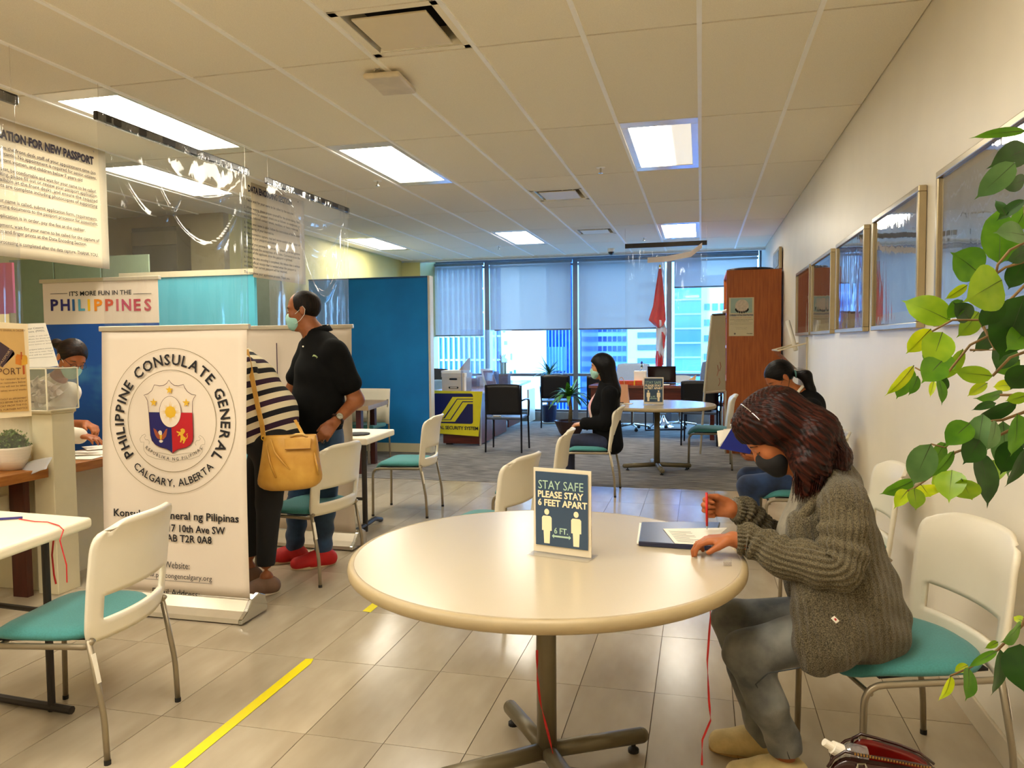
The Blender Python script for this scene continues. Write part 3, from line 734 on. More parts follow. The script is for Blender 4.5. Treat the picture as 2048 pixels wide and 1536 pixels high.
cl = thing('clear_tape_tab', 'tiny clear plastic tab on the table edge by the sleeve', 'tape', c)
obj('tab', MB().box(-.012, .012, -.02, .02, 0, .001).box(-.012, .012, -.02, -.019, 0, .026), acr, cl, local=True)
red_m = mat('red_ribbon', (190, 22, 18), .45, var=.1)
def ribbon(name, lab, pts, w=.006):
    P = [np.array(p, float) for p in pts]; Q = []
    for i in range(len(P) - 1):
        for tt in np.linspace(0, 1, 6, endpoint=False): Q.append(P[i] * (1 - tt) + P[i + 1] * tt)
    Q.append(P[-1]); W = [(math.cos(i * .34), math.sin(i * .34) * .8, .15) for i in range(len(Q))]
    m = MB().ribbon(Q, W, w); o = obj(name, m, red_m); md = o.modifiers.new('s', 'SOLIDIFY'); md.thickness = .0012
    tag(o, lab, 'ribbon')
Yr = 2.28
ribbon('pen_ribbon', 'red ribbon hanging from the table edge beside the grey jeans', [atY(1421, 1190, 2.2) * [1, 1, 0] + [0, 0, .70], atY(1420, 1240, 2.2), atY(1415, 1320, 2.2), atY(1418, 1400, 2.2), atY(1421, 1440, 2.2), atY(1405, 1480, 2.2), atY(1404, 1530, 2.2)])
ribbon('pen_ribbon', 'red ribbon slanting across the near table column', [atY(1074, 1300, 2.372), atY(1074, 1350, 2.372), atY(1080, 1400, 2.372), atY(1092, 1450, 2.372), atY(1104, 1500, 2.37), atY(1118, 1560, 2.3)], .008)

# yellow tape on the floor
tape_m = mat('yellow_tape', (238, 222, 0), .35, var=.02, bump=.15, bscale=60)
tag(obj('floor_tape', MB().add([(-1.735, 1.55, .002), (-1.687, 1.55, .002), (-1.687, 3.02, .002), (-1.70, 3.07, .002), (-1.735, 3.06, .002)], [(0, 1, 2, 3, 4)]), tape_m), 'long strip of yellow tape on the tiles in the left foreground', 'tape', 'yellow floor tapes')
tag(obj('floor_tape', MB().add([(-1.75, 3.69, .002), (-1.70, 3.68, .002), (-1.70, 4.6, .002), (-1.75, 4.6, .002)], [(0, 1, 2, 3)]), tape_m), 'yellow tape strip whose end shows left of the near round table', 'tape', 'yellow floor tapes')
tag(obj('floor_tape', MB().add([atZ(1006, 998, .002), atZ(1024, 1000, .002), atZ(1020, 1012, .002), atZ(1001, 1010, .002)], [(0, 1, 2, 3)]), tape_m), 'short yellow tape mark beneath the chairs behind the near table', 'tape', 'yellow floor tapes')

# ---------------------------------------------------------------- roll-up banners
ban_m = mat('banner_vinyl', (226, 212, 194), .5, var=.012, scale=2.5)
alu_m = mat('banner_aluminium', (205, 195, 175), .3, .5, var=.02)
def banner(lab, x0, x1, y, top, lean=.05, foot=True, bm=ban_m):
    t = thing('rollup_banner', lab, 'banner', ((x0 + x1) / 2, y, 0))
    n = 24
    def sheet(u, v):
        z = .105 + v * (top - .125); curl = .010 * (abs(u - .5) * 2) ** 6 * math.sin(v * 3.1)
        x = x0 + .012 + u * (x1 - x0 - .024) - (.01 * (u - .5)) * math.sin(v * PI)
        return (x, y + lean * (z / top) + .004 * math.sin(u * 5) * v - curl, z)
    obj('sheet', MB().grid(sheet, 16, 24), bm, t, smooth=True, solid=.0012)
    obj('top_rail', MB().box(x0, x1, y + lean - .012, y + lean + .012, top - .028, top), alu_m, t, bevel=.004)
    prof = [(y - .10, .008), (y - .095, .03), (y - .05, .055), (y - .01, .10), (y + .05, .115), (y + .10, .09), (y + .12, .02), (y + .11, .008)]
    V = [(x0 + .01, a, b) for a, b in prof] + [(x1 - .01, a, b) for a, b in prof]; k = len(prof)
    obj('base', MB().add(V, [(i, i + 1, i + 1 + k, i + k) for i in range(k - 1)] + [tuple(range(k))[::-1], tuple(range(k, 2 * k)), (k - 1, 0, k, 2 * k - 1)]), alu_m, t)
    for xx in (x0, x1):
        V = [(xx - .012, a + (a - y) * .1, b * 1.08) for a, b in prof] + [(xx + .012, a + (a - y) * .1, b * 1.08) for a, b in prof]
        obj('end_cap', MB().add(V, [(i, i + 1, i + 1 + k, i + k) for i in range(k - 1)] + [tuple(range(k))[::-1], tuple(range(k, 2 * k)), (k - 1, 0, k, 2 * k - 1)]), chrome, t, bevel=.004)
    obj('pole', MB().tube([((x0 + x1) / 2, y + .06, .08), ((x0 + x1) / 2, y + lean + .02, top - .01)], .008, 8), alu_m, t)
    return t
BX0, BX1, BY = -3.185, -2.265, 3.46
b1 = banner('tall white roll-up banner with the PHILIPPINE CONSULATE GENERAL seal', BX0, BX1, BY, 1.535)
def on_banner(px, py): return atY(px, py, BY - .012)
# the seal, laid out in metres on the banner's own (slightly leaning) plane
lean_up = nrm((0, .05, 1.535))
def bp_(px, py):
    r = ray(px, py); nn = np.cross((1, 0, 0), lean_up); P0 = np.array([0, BY - .008, 0]); t_ = np.dot(P0 - E0, nn) / np.dot(r, nn); return E0 + r * t_
C0 = bp_(343, 842); SP = Plane(C0, (1, 0, 0), lean_up)
gold = mat('seal_gold', (214, 170, 40), .5, var=.03); royal = mat('seal_blue', (20, 20, 92), .5, var=.03); sred = mat('seal_red', (178, 14, 30), .5, var=.03)
line_m = mat('seal_line', (112, 96, 50), .6, var=0); maroon = mat('seal_maroon', (70, 20, 30), .6, var=0); seal_paper = mat('seal_paper', (226, 212, 194), .5, var=0)
s_ = MB(); SP.ring((0, 0), .388, .388, .0024, .001, s_); obj('seal_ring', s_, line_m, b1)
s_ = MB(); SP.ring((0, 0), .273, .273, .0028, .001, s_); obj('seal_ring', s_, line_m, b1)
arc_letters('PHILIPPINE CONSULATE GENERAL', ink_m, b1, C0, (1, 0, 0), lean_up, .327, .056, 217, -37, bold=.03)
arc_letters('CALGARY, ALBERTA', ink_m, b1, C0, (1, 0, 0), lean_up, .329, .039, 226, 317, inside=True, bold=.015)
def sc(x, y): return ((x - 755) / 1633, (896 - y) / 1841)
SH = [(735, 495), (757, 525), (790, 548), (830, 552), (880, 537), (892, 570), (920, 608), (960, 634), (1003, 640), (980, 672), (968, 705), (965, 810), (972, 1040), (965, 1090), (940, 1128), (900, 1152), (820, 1172), (790, 1190), (765, 1212), (740, 1190), (705, 1170), (640, 1155), (590, 1130), (556, 1092), (542, 1040), (527, 810), (515, 700), (500, 668), (478, 645), (520, 632), (560, 600), (587, 543), (640, 553), (680, 548), (712, 528)]
obj('shield_outline', SP.line([sc(*p) for p in SH], .003, .0013, closed=True), maroon, b1)
obj('shield_blue', SP.poly([sc(*p) for p in [(527, 812), (750, 812), (762, 1210), (740, 1190), (705, 1170), (640, 1155), (590, 1130), (556, 1092), (542, 1040)]], .0011), royal, b1)
obj('shield_red', SP.poly([sc(*p) for p in [(750, 812), (966, 812), (972, 1040), (965, 1090), (940, 1128), (900, 1152), (820, 1172), (790, 1190), (765, 1212)]], .0011), sred, b1)
oc = sc(745, 806)
obj('shield_oval', SP.disc(oc, .066, .083, .0016), seal_paper, b1)
obj('oval_outline', SP.ring(oc, .067, .084, .002, .0018), maroon, b1)
obj('sun_disc', SP.disc(sc(748, 808), .033, .031, .0024), gold, b1)
ry = MB()
for k in range(8):
    a = k * PI / 4
    for d in (-.16, 0, .16):
        L_ = .065 if (k % 2 == 0) else .057
        if d: L_ *= .86
        c0 = sc(748, 808); u = np.array([math.cos(a + d), math.sin(a + d)]); q = np.array([-u[1], u[0]])
        SP.poly([c0 + u * .028 + q * .0018, c0 + u * .028 - q * .0018, c0 + u * L_], .0021, ry)
obj('sun_rays', ry, gold, b1)
for p in [(738, 592), (577, 716), (905, 716)]: obj('star', SP.star(sc(*p), .024, .0016), gold, b1)
# eagle and lion, simplified as in the arms
brown = mat('seal_brown', (150, 70, 40), .6, var=.03)
ea = SP.poly([sc(*p) for p in [(572, 968), (600, 985), (618, 1015), (640, 1035), (660, 1035), (680, 1012), (695, 982), (714, 970), (710, 1010), (700, 1050), (678, 1075), (655, 1085), (640, 1082), (612, 1070), (592, 1040), (580, 1005)]], .0018)
obj('eagle_wings', ea, brown, b1)
obj('eagle_head', SP.poly([sc(*p) for p in [(622, 1005), (638, 990), (655, 995), (662, 1015), (658, 1035), (640, 1038), (628, 1025)]], .0024), seal_paper, b1)
obj('eagle_body', SP.poly([sc(*p) for p in [(636, 1035), (662, 1035), (658, 1065), (648, 1085), (640, 1068)]], .0026), gold, b1)
obj('eagle_tail', SP.poly([sc(*p) for p in [(630, 1090), (650, 1082), (672, 1092), (662, 1108), (648, 1112), (634, 1106)]], .0024), seal_paper, b1)
obj('lion', SP.poly([sc(*p) for p in [(845, 975), (868, 965), (888, 975), (892, 998), (880, 1015), (868, 1028), (880, 1045), (895, 1052), (898, 1078), (885, 1098), (880, 1112), (866, 1112), (874, 1092), (866, 1080), (858, 1085), (852, 1104), (838, 1100), (846, 1080), (845, 1058), (848, 1040), (838, 1030), (822, 1045), (816, 1036), (832, 1018), (808, 1005), (806, 992), (830, 1000), (850, 1000)]], .0018), gold, b1)
obj('lion_tail', SP.line([sc(*p) for p in [(892, 1070), (910, 1058), (916, 1038), (906, 1022), (918, 1016)]], .004, .0018), gold, b1)
obj('scroll_ribbon', SP.line([sc(*p) for p in [(488, 1160), (505, 1185), (560, 1205), (640, 1212), (720, 1225), (768, 1235), (820, 1222), (900, 1208), (980, 1200), (1030, 1170), (1045, 1130), (1062, 1150), (1060, 1190), (1030, 1230), (950, 1262), (850, 1275), (768, 1300), (690, 1280), (590, 1270), (510, 1240), (475, 1195), (468, 1150), (475, 1110), (440, 1110), (432, 1080), (455, 1045), (485, 1030), (495, 1050), (478, 1060), (490, 1085), (515, 1085), (530, 1105), (525, 1130)]], .0016, .0013), line_m, b1)
obj('scroll_ribbon', SP.line([sc(*p) for p in [(1045, 1130), (1060, 1120), (1085, 1115), (1088, 1085), (1068, 1050), (1038, 1030), (1025, 1045), (1045, 1062), (1030, 1080), (1005, 1082), (988, 1105), (1000, 1130)]], .0016, .0013), line_m, b1)
arc_letters('REPUBLIKA NG PILIPINAS', ink_m, b1, C0 + lean_up * .06 + np.array([.01, 0, 0]), (1, 0, 0), lean_up, .262, .0165, 230, 311, inside=True, bold=.01)
def bline(s, px, py, cap_, w, bold=0, al='C', m=None): return letters(s, m or ink_m, b1, bp_(px, py), (1, 0, 0), lean_up, cap_, w, al, bold)
bline('Konsulado Heneral ng Pilipinas', 350, 1038, .040, .77, .018)
bline('Suite 920 - 517 10th Ave SW', 348, 1063, .038, .62, .018)
bline('Calgary, AB T2R 0A8', 348, 1083, .038, .46, .018)
bline('Website:', 354, 1137, .036, .155)
bline('www.philcongencalgary.org', 352, 1157, .028, .44)
bl1 = bp_(352, 1161); obj('underline', MB().box(bl1[0] - .22, bl1[0] + .22, bl1[1] - .002, bl1[1] - .001, bl1[2] - .004, bl1[2] - .002), ink_m, b1)
bline('Email Address:', 352, 1192, .036, .29)
# second banner
b2 = banner('second white roll-up banner behind the man in the black polo', -3.19, -2.335, 4.87, 1.565, lean=.0)
P2 = lambda px, py: atY(px, py, 4.865)
purple = mat('purple_ink', (60, 14, 62), .6, var=0)
a, b = P2(554, 686), P2(558, 768); obj('printed_line', MB().box(a[0] - .003, a[0] + .003, 4.858, 4.860, b[2], a[2]), purple, b2)
letters('HE', purple, b2, P2(557, 806) - np.array([0, .004, 0]), (0, 0, 1), (-1, 0, 0), .030, .085, 'L', .04)
# "more fun" banner behind the counter with blue sea print
t = b3 = thing('travel_banner', 'roll-up banner reading IT\'S MORE FUN IN THE PHILIPPINES above a blue sea photo', 'banner', (-4.53, 5.0, 0))
obj('top_rail', MB().box(-5.08, -3.98, 4.985, 5.015, 1.93, 1.96), alu_m, t, bevel=.004)
obj('white_panel', MB().box(-5.06, -4.0, 4.998, 5.002, 1.605, 1.935), ban_m, t)
sea_m = mat('sea_print', (6, 84, 168), .45, c2=(70, 170, 210), scale=1.2, stretch=(1, 1, 1.6))
# ramp the sea print so that only wisps are bright
for e, p in zip(sea_m.node_tree.nodes['Color Ramp'].color_ramp.elements, (.50, .74)): e.position = p
sea_m.node_tree.nodes['Color Ramp'].color_ramp.elements[0].color = (*lin((6, 76, 160)), 1); sea_m.node_tree.nodes['Color Ramp'].color_ramp.elements[1].color = (*lin((96, 180, 214)), 1)
obj('sea_panel', MB().box(-5.06, -4.0, 4.999, 5.001, .1, 1.605), sea_m, t)
obj('base', MB().box(-5.08, -3.98, 4.9, 5.1, 0, .1), alu_m, t, bevel=.02)
m3 = lambda px, py: atY(px, py, 4.995)
letters("IT'S MORE FUN IN THE", ink_m, b3, m3(139, 592), (1, 0, 0), (0, 0, 1), .034, m3(263, 592)[0] - m3(139, 592)[0], 'L', .015)
for xa, xb in ((101, 135), (267, 303)):
    a, b = m3(xa, 588), m3(xb, 588); obj('rule_line', MB().box(a[0], b[0], 4.993, 4.994, a[2] - .002, a[2] + .002), ink_m, b3)
cols = [(30, 20, 90), (36, 32, 110), (40, 96, 160), (90, 170, 200), (238, 190, 20), (230, 140, 30), (206, 76, 40), (196, 84, 96), (186, 60, 90), (176, 50, 70), (176, 70, 80)]
xs = [102, 122, 145, 157, 176, 189, 211, 233, 244, 268, 289]
ws = [16, 19, 5, 14, 5, 17, 17, 5, 19, 14, 14]
for ch, c_, x_, w_ in zip('PHILIPPINES', cols, xs, ws):
    a = m3(x_, 621); letters(ch, mat('ink_%d_%d_%d' % c_, c_, .6, var=0), b3, a, (1, 0, 0), (0, 0, 1), .086, w_ * .0045, 'L', .03, name='letter')

# ---------------------------------------------------------------- service counter
cream_l = mat('counter_laminate', (216, 206, 172), .5, var=.02); wood_m = mat('counter_wood', (168, 108, 44), .4, var=.12, scale=6, stretch=(8, 1, 8), c2=(140, 84, 30))
darkwood = mat('dark_wood', (70, 28, 18), .4, var=.2, scale=5, stretch=(6, 6, 1))
t = thing('counter_divider', 'cream divider with a square end post between the two service counters', 'divider', (-3.9, 3.63, 0))
obj('panel', MB().box(-4.9, -3.70, 3.60, 3.68, 0, 1.05), cream_l, t, bevel=.004)
obj('post', MB().box(-3.72, -3.58, 3.56, 3.72, 0, 1.045), cream_l, t, bevel=.004)
obj('cap_strip', MB().box(-4.9, -3.57, 3.55, 3.73, 1.045, 1.068), cream_l, t, bevel=.006)
t = thing('privacy_screen', 'upright cream screen board behind the divider at far left', 'screen', (-4.5, 3.9, 0))
obj('board', MB().box(-5.2, -4.0, 3.71, 3.73, 1.07, 1.625), mat('screen_cream', (222, 210, 160), .6, var=.02), t)
obj('edge_trim', MB().box(-4.0, -3.985, 3.703, 3.737, 1.07, 1.63), mat('screen_trim', (120, 116, 90), .4), t)
obj('foot', MB().box(-5.1, -4.9, 3.70, 3.74, 0, 1.07), cream_l, t)
def counter(lab, y0, y1, z=.735, xa=-3.6, dep=.85):
    t = thing('service_counter', lab, 'counter', (xa - .4, (y0 + y1) / 2, 0), 0, 'wood service counters')
    obj('worktop', MB().box(xa - dep, xa, y0, y1, z - .055, z), wood_m, t, bevel=.004)
    obj('front_panel', MB().box(xa - dep * .55, xa - dep * .52, y0, y1, 0, z - .055), cream_l, t)
    obj('leg', MB().box(xa - .22, xa - .12, y0 + .02, y0 + .06, 0, z - .055), darkwood, t)
    obj('leg', MB().box(xa - .22, xa - .12, y1 - .06, y1 - .02, 0, z - .055), darkwood, t)
    obj('rail', MB().box(xa - .30, xa - .24, y0, y1, .5, .58), cream_l, t)
    return t
counter('near service counter with the potted plant at the left edge', 2.1, 3.545, .74)
counter('service counter covered in papers behind the consulate banner', 3.735, 4.80, .735, dep=.45)
# papers on the second counter
for i, (x, y, a, w, l) in enumerate([(-3.78, 3.95, .2, .3, .22), (-3.77, 4.15, -.3, .3, .22), (-3.85, 4.05, .5, .3, .22), (-3.76, 4.42, .1, .22, .3), (-3.86, 4.3, .9, .3, .22)]):
    c, s = math.cos(a), math.sin(a); z = .737 + .004 * i
    P = [(x + c * dx - s * dy, y + s * dx + c * dy, z) for dx, dy in ((-w / 2, -l / 2), (w / 2, -l / 2), (w / 2, l / 2), (-w / 2, l / 2))]
    tag(obj('paper_sheet', MB().quadbox(P, (0, 0, 1), .003), paper_m), ['bottom sheet of the loose papers, nearest the divider post', 'loose paper sheet turned left on the clerk\'s counter', 'loose paper sheet half under the others on the clerk\'s counter', 'loose paper sheet furthest along the clerk\'s counter', 'top loose paper sheet deepest behind the clerk\'s counter'][i], 'paper', 'loose papers on the clerk\'s counter')
# acrylic suggestion box with crumpled papers
t = thing('acrylic_box', 'clear acrylic drop box full of folded papers on the divider', 'box', (-3.72, 3.62, 1.068))
q = atY(60, 818, 3.56); q2 = atY(155, 735, 3.56)
x0, x1, z0, z1 = -3.93, -3.545, 1.07, 1.305
bx = MB(); th = .004
bx.box(x0, x1, 3.50, 3.504, z0, z1).box(x0, x1, 3.716, 3.72, z0, z1).box(x0, x0 + th, 3.504, 3.716, z0, z1).box(x1 - th, x1, 3.504, 3.716, z0, z1).box(x0, x1, 3.50, 3.72, z0, z0 + th).box(x0, x1, 3.50, 3.72, z1, z1 + th)
acb = glassy('acrylic_clear', (.93, .93, .9), .08, haze=.06)
obj('shell', bx, acb, t)
ed = MB()
edge_w = mat('acrylic_edge', (238, 230, 205), .2, var=0)
for (xa, ya) in ((x0, 3.5), (x1, 3.5), (x0, 3.72), (x1, 3.72)): obj('edge_strip', MB().box(xa - .003, xa + .003, ya - .003, ya + .003, z0, z1), edge_w, t)
for zc in (z0, z1):
    obj('edge_strip', MB().box(x0, x1, 3.497, 3.503, zc - .003, zc + .003), edge_w, t); obj('edge_strip', MB().box(x1 - .003, x1 + .003, 3.5, 3.72, zc - .003, zc + .003), edge_w, t)
for i in range(11):
    x = rnd.uniform(x0 + .08, x1 - .08); z = z0 + .012 + rnd.uniform(0, .12); y = rnd.uniform(3.56, 3.66)
    a, b_ = rnd.uniform(-.6, .6), rnd.uniform(-.5, .5); m = MB(); w, l = .06, .045
    def f_(u, v, a=a, b_=b_, x=x, y=y, z=z):
        du, dv = (u - .5) * 2 * w, (v - .5) * 2 * l; return (x + du * math.cos(a) - .02 * math.sin(v * 4), y + dv * .7 + .015 * math.sin(u * 5 + i), z + du * math.sin(a) * .8 + abs(dv) * .9 + .01 * math.sin(u * 7))
    tag(obj('folded_paper', m.grid(f_, 6, 5), mat('crumpled_paper', (226, 216, 206), .8, var=.08, scale=9), solid=.0015), 'folded slip of paper inside the clear acrylic box', 'paper', 'folded slips in the acrylic box')
# notice on an angled holder
t = thing('printed_notice', 'white printed notice leaning behind the acrylic box', 'notice', (-3.95, 3.75, 1.07))
c4 = [atY(45, 738, 3.74), atY(117, 732, 3.74), atY(90, 646, 3.80), atY(32, 648, 3.80)]
obj('sheet', MB().quadbox(c4, (0, 1, 0), .002), paper_m, t)
ex, ey = c4[1] - c4[0], c4[3] - c4[0]; NP = Plane(c4[0], ex, ey)
def nt_(u, v): return c4[0] + (c4[1] - c4[0]) * u * (1 - v) + (c4[2] - c4[3]) * u * v + (c4[3] - c4[0]) * v - np.array([0, .003, 0])
for (s, v, w) in [('for Senior Citizens,', .85, .7), ('and Persons, (PWD),', .78, .7), ('may be made, in one visit to', .68, .85), ('these offices, for those with', .62, .85), ('the applicants available by the', .56, .85), ('on advance notice or email.', .5, .85), ('Please prepare before arrival', .39, .8), ('that it does not to enter. Thank', .33, .85), ('you and will be assisted', .27, .8)]:
    letters(s, ink_m if v > .75 or v == .39 else grey_ink, t, nt_(.1, v), ex, ey, .011 if v > .75 else .007, np.linalg.norm(ex) * w, 'L', 0)
obj('table_rule', MB().tube([nt_(.03, .22), nt_(.95, .22)], .0008, 4), grey_ink, t)
# folding table at left edge
t = thing('folding_table', 'white folding table at the left edge with a pen and red ribbon', 'table', (-2.7, 2.1, 0), 0, 'white folding tables')
white_t = mat('blow_moulded_white', (238, 228, 204), .45, var=.015, bump=.08, bscale=300)
A, B_ = atZ(176, 1040, .745), atZ(170, 1032, .745)
ta = np.array([-2.355, 2.52, .745]); u = nrm(np.array([-.50, .05, 0])); v = nrm(np.array([-.02, -.5, 0])) 
u = nrm(atZ(0, 1020, .745) - ta); v = nrm(atZ(0, 1105, .745) - ta) ; v = nrm(np.array([.13, -1, 0]))
Q = [ta, ta + u * .75, ta + u * .75 + v * 1.2, ta + v * 1.2]
Q = [q_ - [0, 0, .042] for q_ in Q]
obj('tabletop', MB().quadbox(Q[::-1], (0, 0, 1), .042), white_t, t, bevel=.014, seg=4)
lg = mat('folding_leg', (40, 32, 26), .6, .0)
for k in (0, 1):
    p = ta + u * (.12 + .5 * k) + v * .14; p2 = p + v * .02
    obj('leg', MB().tube([p * [1, 1, 0] + [0, 0, .005], p * [1, 1, 0] + [0, 0, .70]], .014, 10), lg, t)
p, q_ = ta + u * .12 + v * .14, ta + u * .62 + v * .14
obj('leg_bar', MB().tube([p * [1, 1, 0] + [0, 0, .4], q_ * [1, 1, 0] + [0, 0, .4]], .011, 8), lg, t)
obj('foot_bar', MB().tube([p * [1, 1, 0] + [0, 0, .02] - u * .1, q_ * [1, 1, 0] + [0, 0, .02]], .016, 8), lg, t)
obj('brace', MB().tube([(p + q_) / 2 * [1, 1, 0] + [0, 0, .4], (p + q_) / 2 * [1, 1, 0] + v * .4 + [0, 0, .69]], .008, 8), chrome, t)
for k in (0, 1):
    p = ta + u * (.12 + .5 * k) + v * 1.05
    obj('leg', MB().tube([p * [1, 1, 0] + [0, 0, .005], p * [1, 1, 0] + [0, 0, .70]], .014, 10), lg, t)
pz = [atZ(x, y, .752) for x, y in [(-30, 1040), (45, 1035)]]
o = obj('pen', MB().tube([pz[0], pz[1]], .005, 8), mat('pen_blue', (40, 30, 110), .3)); tag(o, 'dark blue pen on the folding table at left, tied to a red ribbon', 'pen')
rp_ = [atZ(38, 1038, .75), atZ(70, 1043, .75), atZ(95, 1044, .75), atZ(118, 1051, .75), atZ(127, 1060, .752)]
e = rp_[-1]; m = MB().tube(rp_ + [e + [.012, -.03, -.03]] + [atY(133, 1130, e[1] - .03), atY(134, 1165, e[1] - .03)], .0022, 6)
tag(obj('pen_ribbon', m, red_m), 'red ribbon drooping off the corner of the left folding table', 'ribbon')
m = MB().tube([atY(107, 1080, 2.45), atY(104, 1110, 2.45), atY(108, 1150, 2.45), atY(112, 1168, 2.45)], .0035, 6)
tag(obj('pen_ribbon', m, red_m), 'red ribbon hanging under the left folding table beside its leg', 'ribbon')
# potted succulent on the counter, with a plastic wrap
pc = atZ(12, 945, .742); t = thing('potted_shrub', 'small bushy green plant in a ribbed white pot at the left edge', 'plant', (-3.88, 3.38, .742))
X0, Y0, Z0 = float(atZ(24, 938, .742)[0]), float(atZ(24, 938, .742)[1]), .742
obj('pot', MB().lathe([(.062, 0), (.086, .06), (.10, .115), (.104, .128), (.096, .128), (.09, .11), (0, .108)], (X0, Y0, Z0), n=28), mat('white_pot', (238, 228, 206), .6, var=.05, scale=30, stretch=(.3, .3, 6), bump=.4, bscale=30), t, smooth=True)
lf = MB(); 
for i in range(420):
    a = rnd.uniform(0, 2 * PI); e_ = rnd.uniform(-.1, 1.5); r = .098 * (.75 + .3 * rnd.random())
    c = np.array([X0 + r * math.cos(a) * math.cos(e_), Y0 + r * math.sin(a) * math.cos(e_), Z0 + .125 + r * .95 * math.sin(max(e_, 0))]); d = nrm([rnd.gauss(0, 1), rnd.gauss(0, 1), rnd.gauss(.6, 1)]); s = nrm(np.cross(d, [rnd.gauss(0, 1), rnd.gauss(0, 1), 1]))
    l = rnd.uniform(.010, .017); lf.add([c, c + d * l * .5 + s * l * .4, c + d * l, c + d * l * .5 - s * l * .4], [(0, 1, 2, 3)])
obj('foliage', lf, mat('succulent_green', (92, 118, 48), .5, var=.35, scale=60, objvar=0), t, stuff=True)
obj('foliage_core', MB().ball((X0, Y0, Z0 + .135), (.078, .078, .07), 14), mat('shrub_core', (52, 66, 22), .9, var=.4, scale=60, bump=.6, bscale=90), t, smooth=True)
w0 = [atY(-10, 930, 3.5), atY(40, 926, 3.5), atY(102, 915, 3.5)]; w1 = [atY(-10, 965, 3.42), atY(40, 955, 3.42), atY(96, 938, 3.42)]
def wrap(u_, v_):
    k = u_ * 2; i = min(int(k), 1); f = k - i
    a = w0[i] * (1 - f) + w0[i + 1] * f; b = w1[i] * (1 - f) + w1[i + 1] * f; return tuple(a * (1 - v_) + b * v_ + np.array([0, .01 * math.sin(u_ * 14 + v_ * 4), .004 * math.sin(u_ * 9)]))
tag(obj('plastic_wrap', MB().grid(wrap, 16, 5), glassy('wrap_film', (.9, .9, .9), .2, haze=.35), smooth=True, solid=.001), 'folded strip of clear plastic lying along the counter below the pot', 'plastic sheet')

# ---------------------------------------------------------------- clear curtains on black bars
film = glassy('curtain_film', (.95, .95, .94), .035, rough=.05, bump=.22, bscale=4, haze=.07)
barm = mat('black_bar', (30, 22, 14), .28, var=.3, scale=6, spec=.6)
def curtain(lab, y0, y1, zt, zb, X, k, swags):
    t = thing('plastic_curtain', lab, 'curtain', (X, (y0 + y1) / 2, zb), 0, 'clear plastic curtains on black bars')
    obj('hanging_bar', MB().box(X - .014, X + .014, y0, y1, zt - .05, zt), barm, t, bevel=.006)
    def f(u, v):
        z = zt - .045 - v * (zt - .045 - zb); y = y0 + .01 + u * (y1 - y0 - .02)
        x = X + .0028 * math.sin(u * 34 + k + 2 * v) + .010 * math.sin(u * 8 + k * 2 + 1.3 * v) * v
        for (uc, w, dz, amp) in swags:       # sagging folds: catenaries hung from the bar
            s = (u - uc) / w
            if abs(s) < 1:
                zl = dz * (1 - s * s); dd = (v * (zt - zb) - zl); x += amp * .28 * math.exp(-(dd / .03) ** 2) * (1 - s ** 4)
        x += .006 * math.exp(-((1 - u) / .10) ** 2) * math.sin(u * 110 + v * 3)
        return (x, y, z)
    obj('film', MB().grid(f, 110, 90), film, t, smooth=True)
    for yy in (y0 + .03, y1 - .03): obj('string', MB().tube([(X, yy, zt), (X, yy, CZ)], .0012, 5), mat('clear_string', (210, 200, 180), .4), t)
    tm = MB()
    def tp(u, v): return (X + .016 + .006 * math.sin(u * 40 + k) + .004 * math.sin(u * 97), y0 + u * (y1 - y0), zt - .012 - v * .05 - .006 * math.sin(u * 23 + k) * v)
    obj('tape_wrap', tm.grid(tp, 60, 3), glassy('tape_film_%d' % k, (.85, .85, .85), .25, rough=.1, bump=.6, bscale=30), t, smooth=True)
    return t
CXP = -3.32
curtain('clear plastic curtain on a black bar over the consulate banner', 3.68, 5.17, 2.755, .80, CXP, 1, [(.62, .36, .28, .05), (.62, .40, .62, .06), (.30, .28, .5, .04)])
curtain('clear plastic curtain with sagging folds left of the blue partition', 5.42, 6.86, 2.745, .80, CXP, 4, [(.5, .42, .20, .04), (.55, .42, .45, .07), (.62, .38, .86, .06)])
curtain('clear plastic curtain cut by the left edge of the picture', 1.7, 3.17, 2.68, .86, CXP, 2, [(.6, .4, .4, .04)])
# tan passport flyer taped to the left curtain
fx = CXP + .05; c4 = [atX(-70, 842, fx), atX(63, 832, fx), atX(55, 648, fx), atX(-70, 640, fx)]
t = thing('passport_flyer', 'tan passport flyer with a mailbox picture taped on the left curtain', 'flyer', c4[0])
obj('sheet', MB().quadbox(c4, (1, 0, 0), .001), mat('flyer_border', (236, 218, 180), .6, var=.02), t)
fe = (c4[1] - c4[0]); fu = (c4[3] - c4[0])
def fp(px, py, l=.004): return atX(px, py, fx + l)
obj('tan_panel', MB().add([fp(-70, 828), fp(58, 822), fp(47, 658), fp(-70, 655)], [(0, 1, 2, 3)]), mat('flyer_tan', (206, 166, 98), .6, var=.03), t)
obj('passport_shape', MB().add([fp(-20, 718, .005), fp(5, 735, .005), fp(27, 702, .005), fp(-5, 680, .005)], [(0, 1, 2, 3)]), mat('flyer_plum', (62, 40, 48), .6), t)
for k in range(3): obj('page_shape', MB().add([fp(5, 735 - k * 1.2, .0045), fp(8 + k, 734 - 4 * k, .0045), fp(30, 706 + 2 * k, .0045), fp(27, 702, .0045)], [(0, 1, 2, 3)]), mat('flyer_page', (190, 160, 130), .6), t)
letters('PASSPORT', mat('flyer_gold', (190, 160, 120), .6, var=0), t, fp(1, 731, .006), fp(17, 708) - fp(1, 731), fp(-6, 690) - fp(5, 700), .012, .10, 'L')
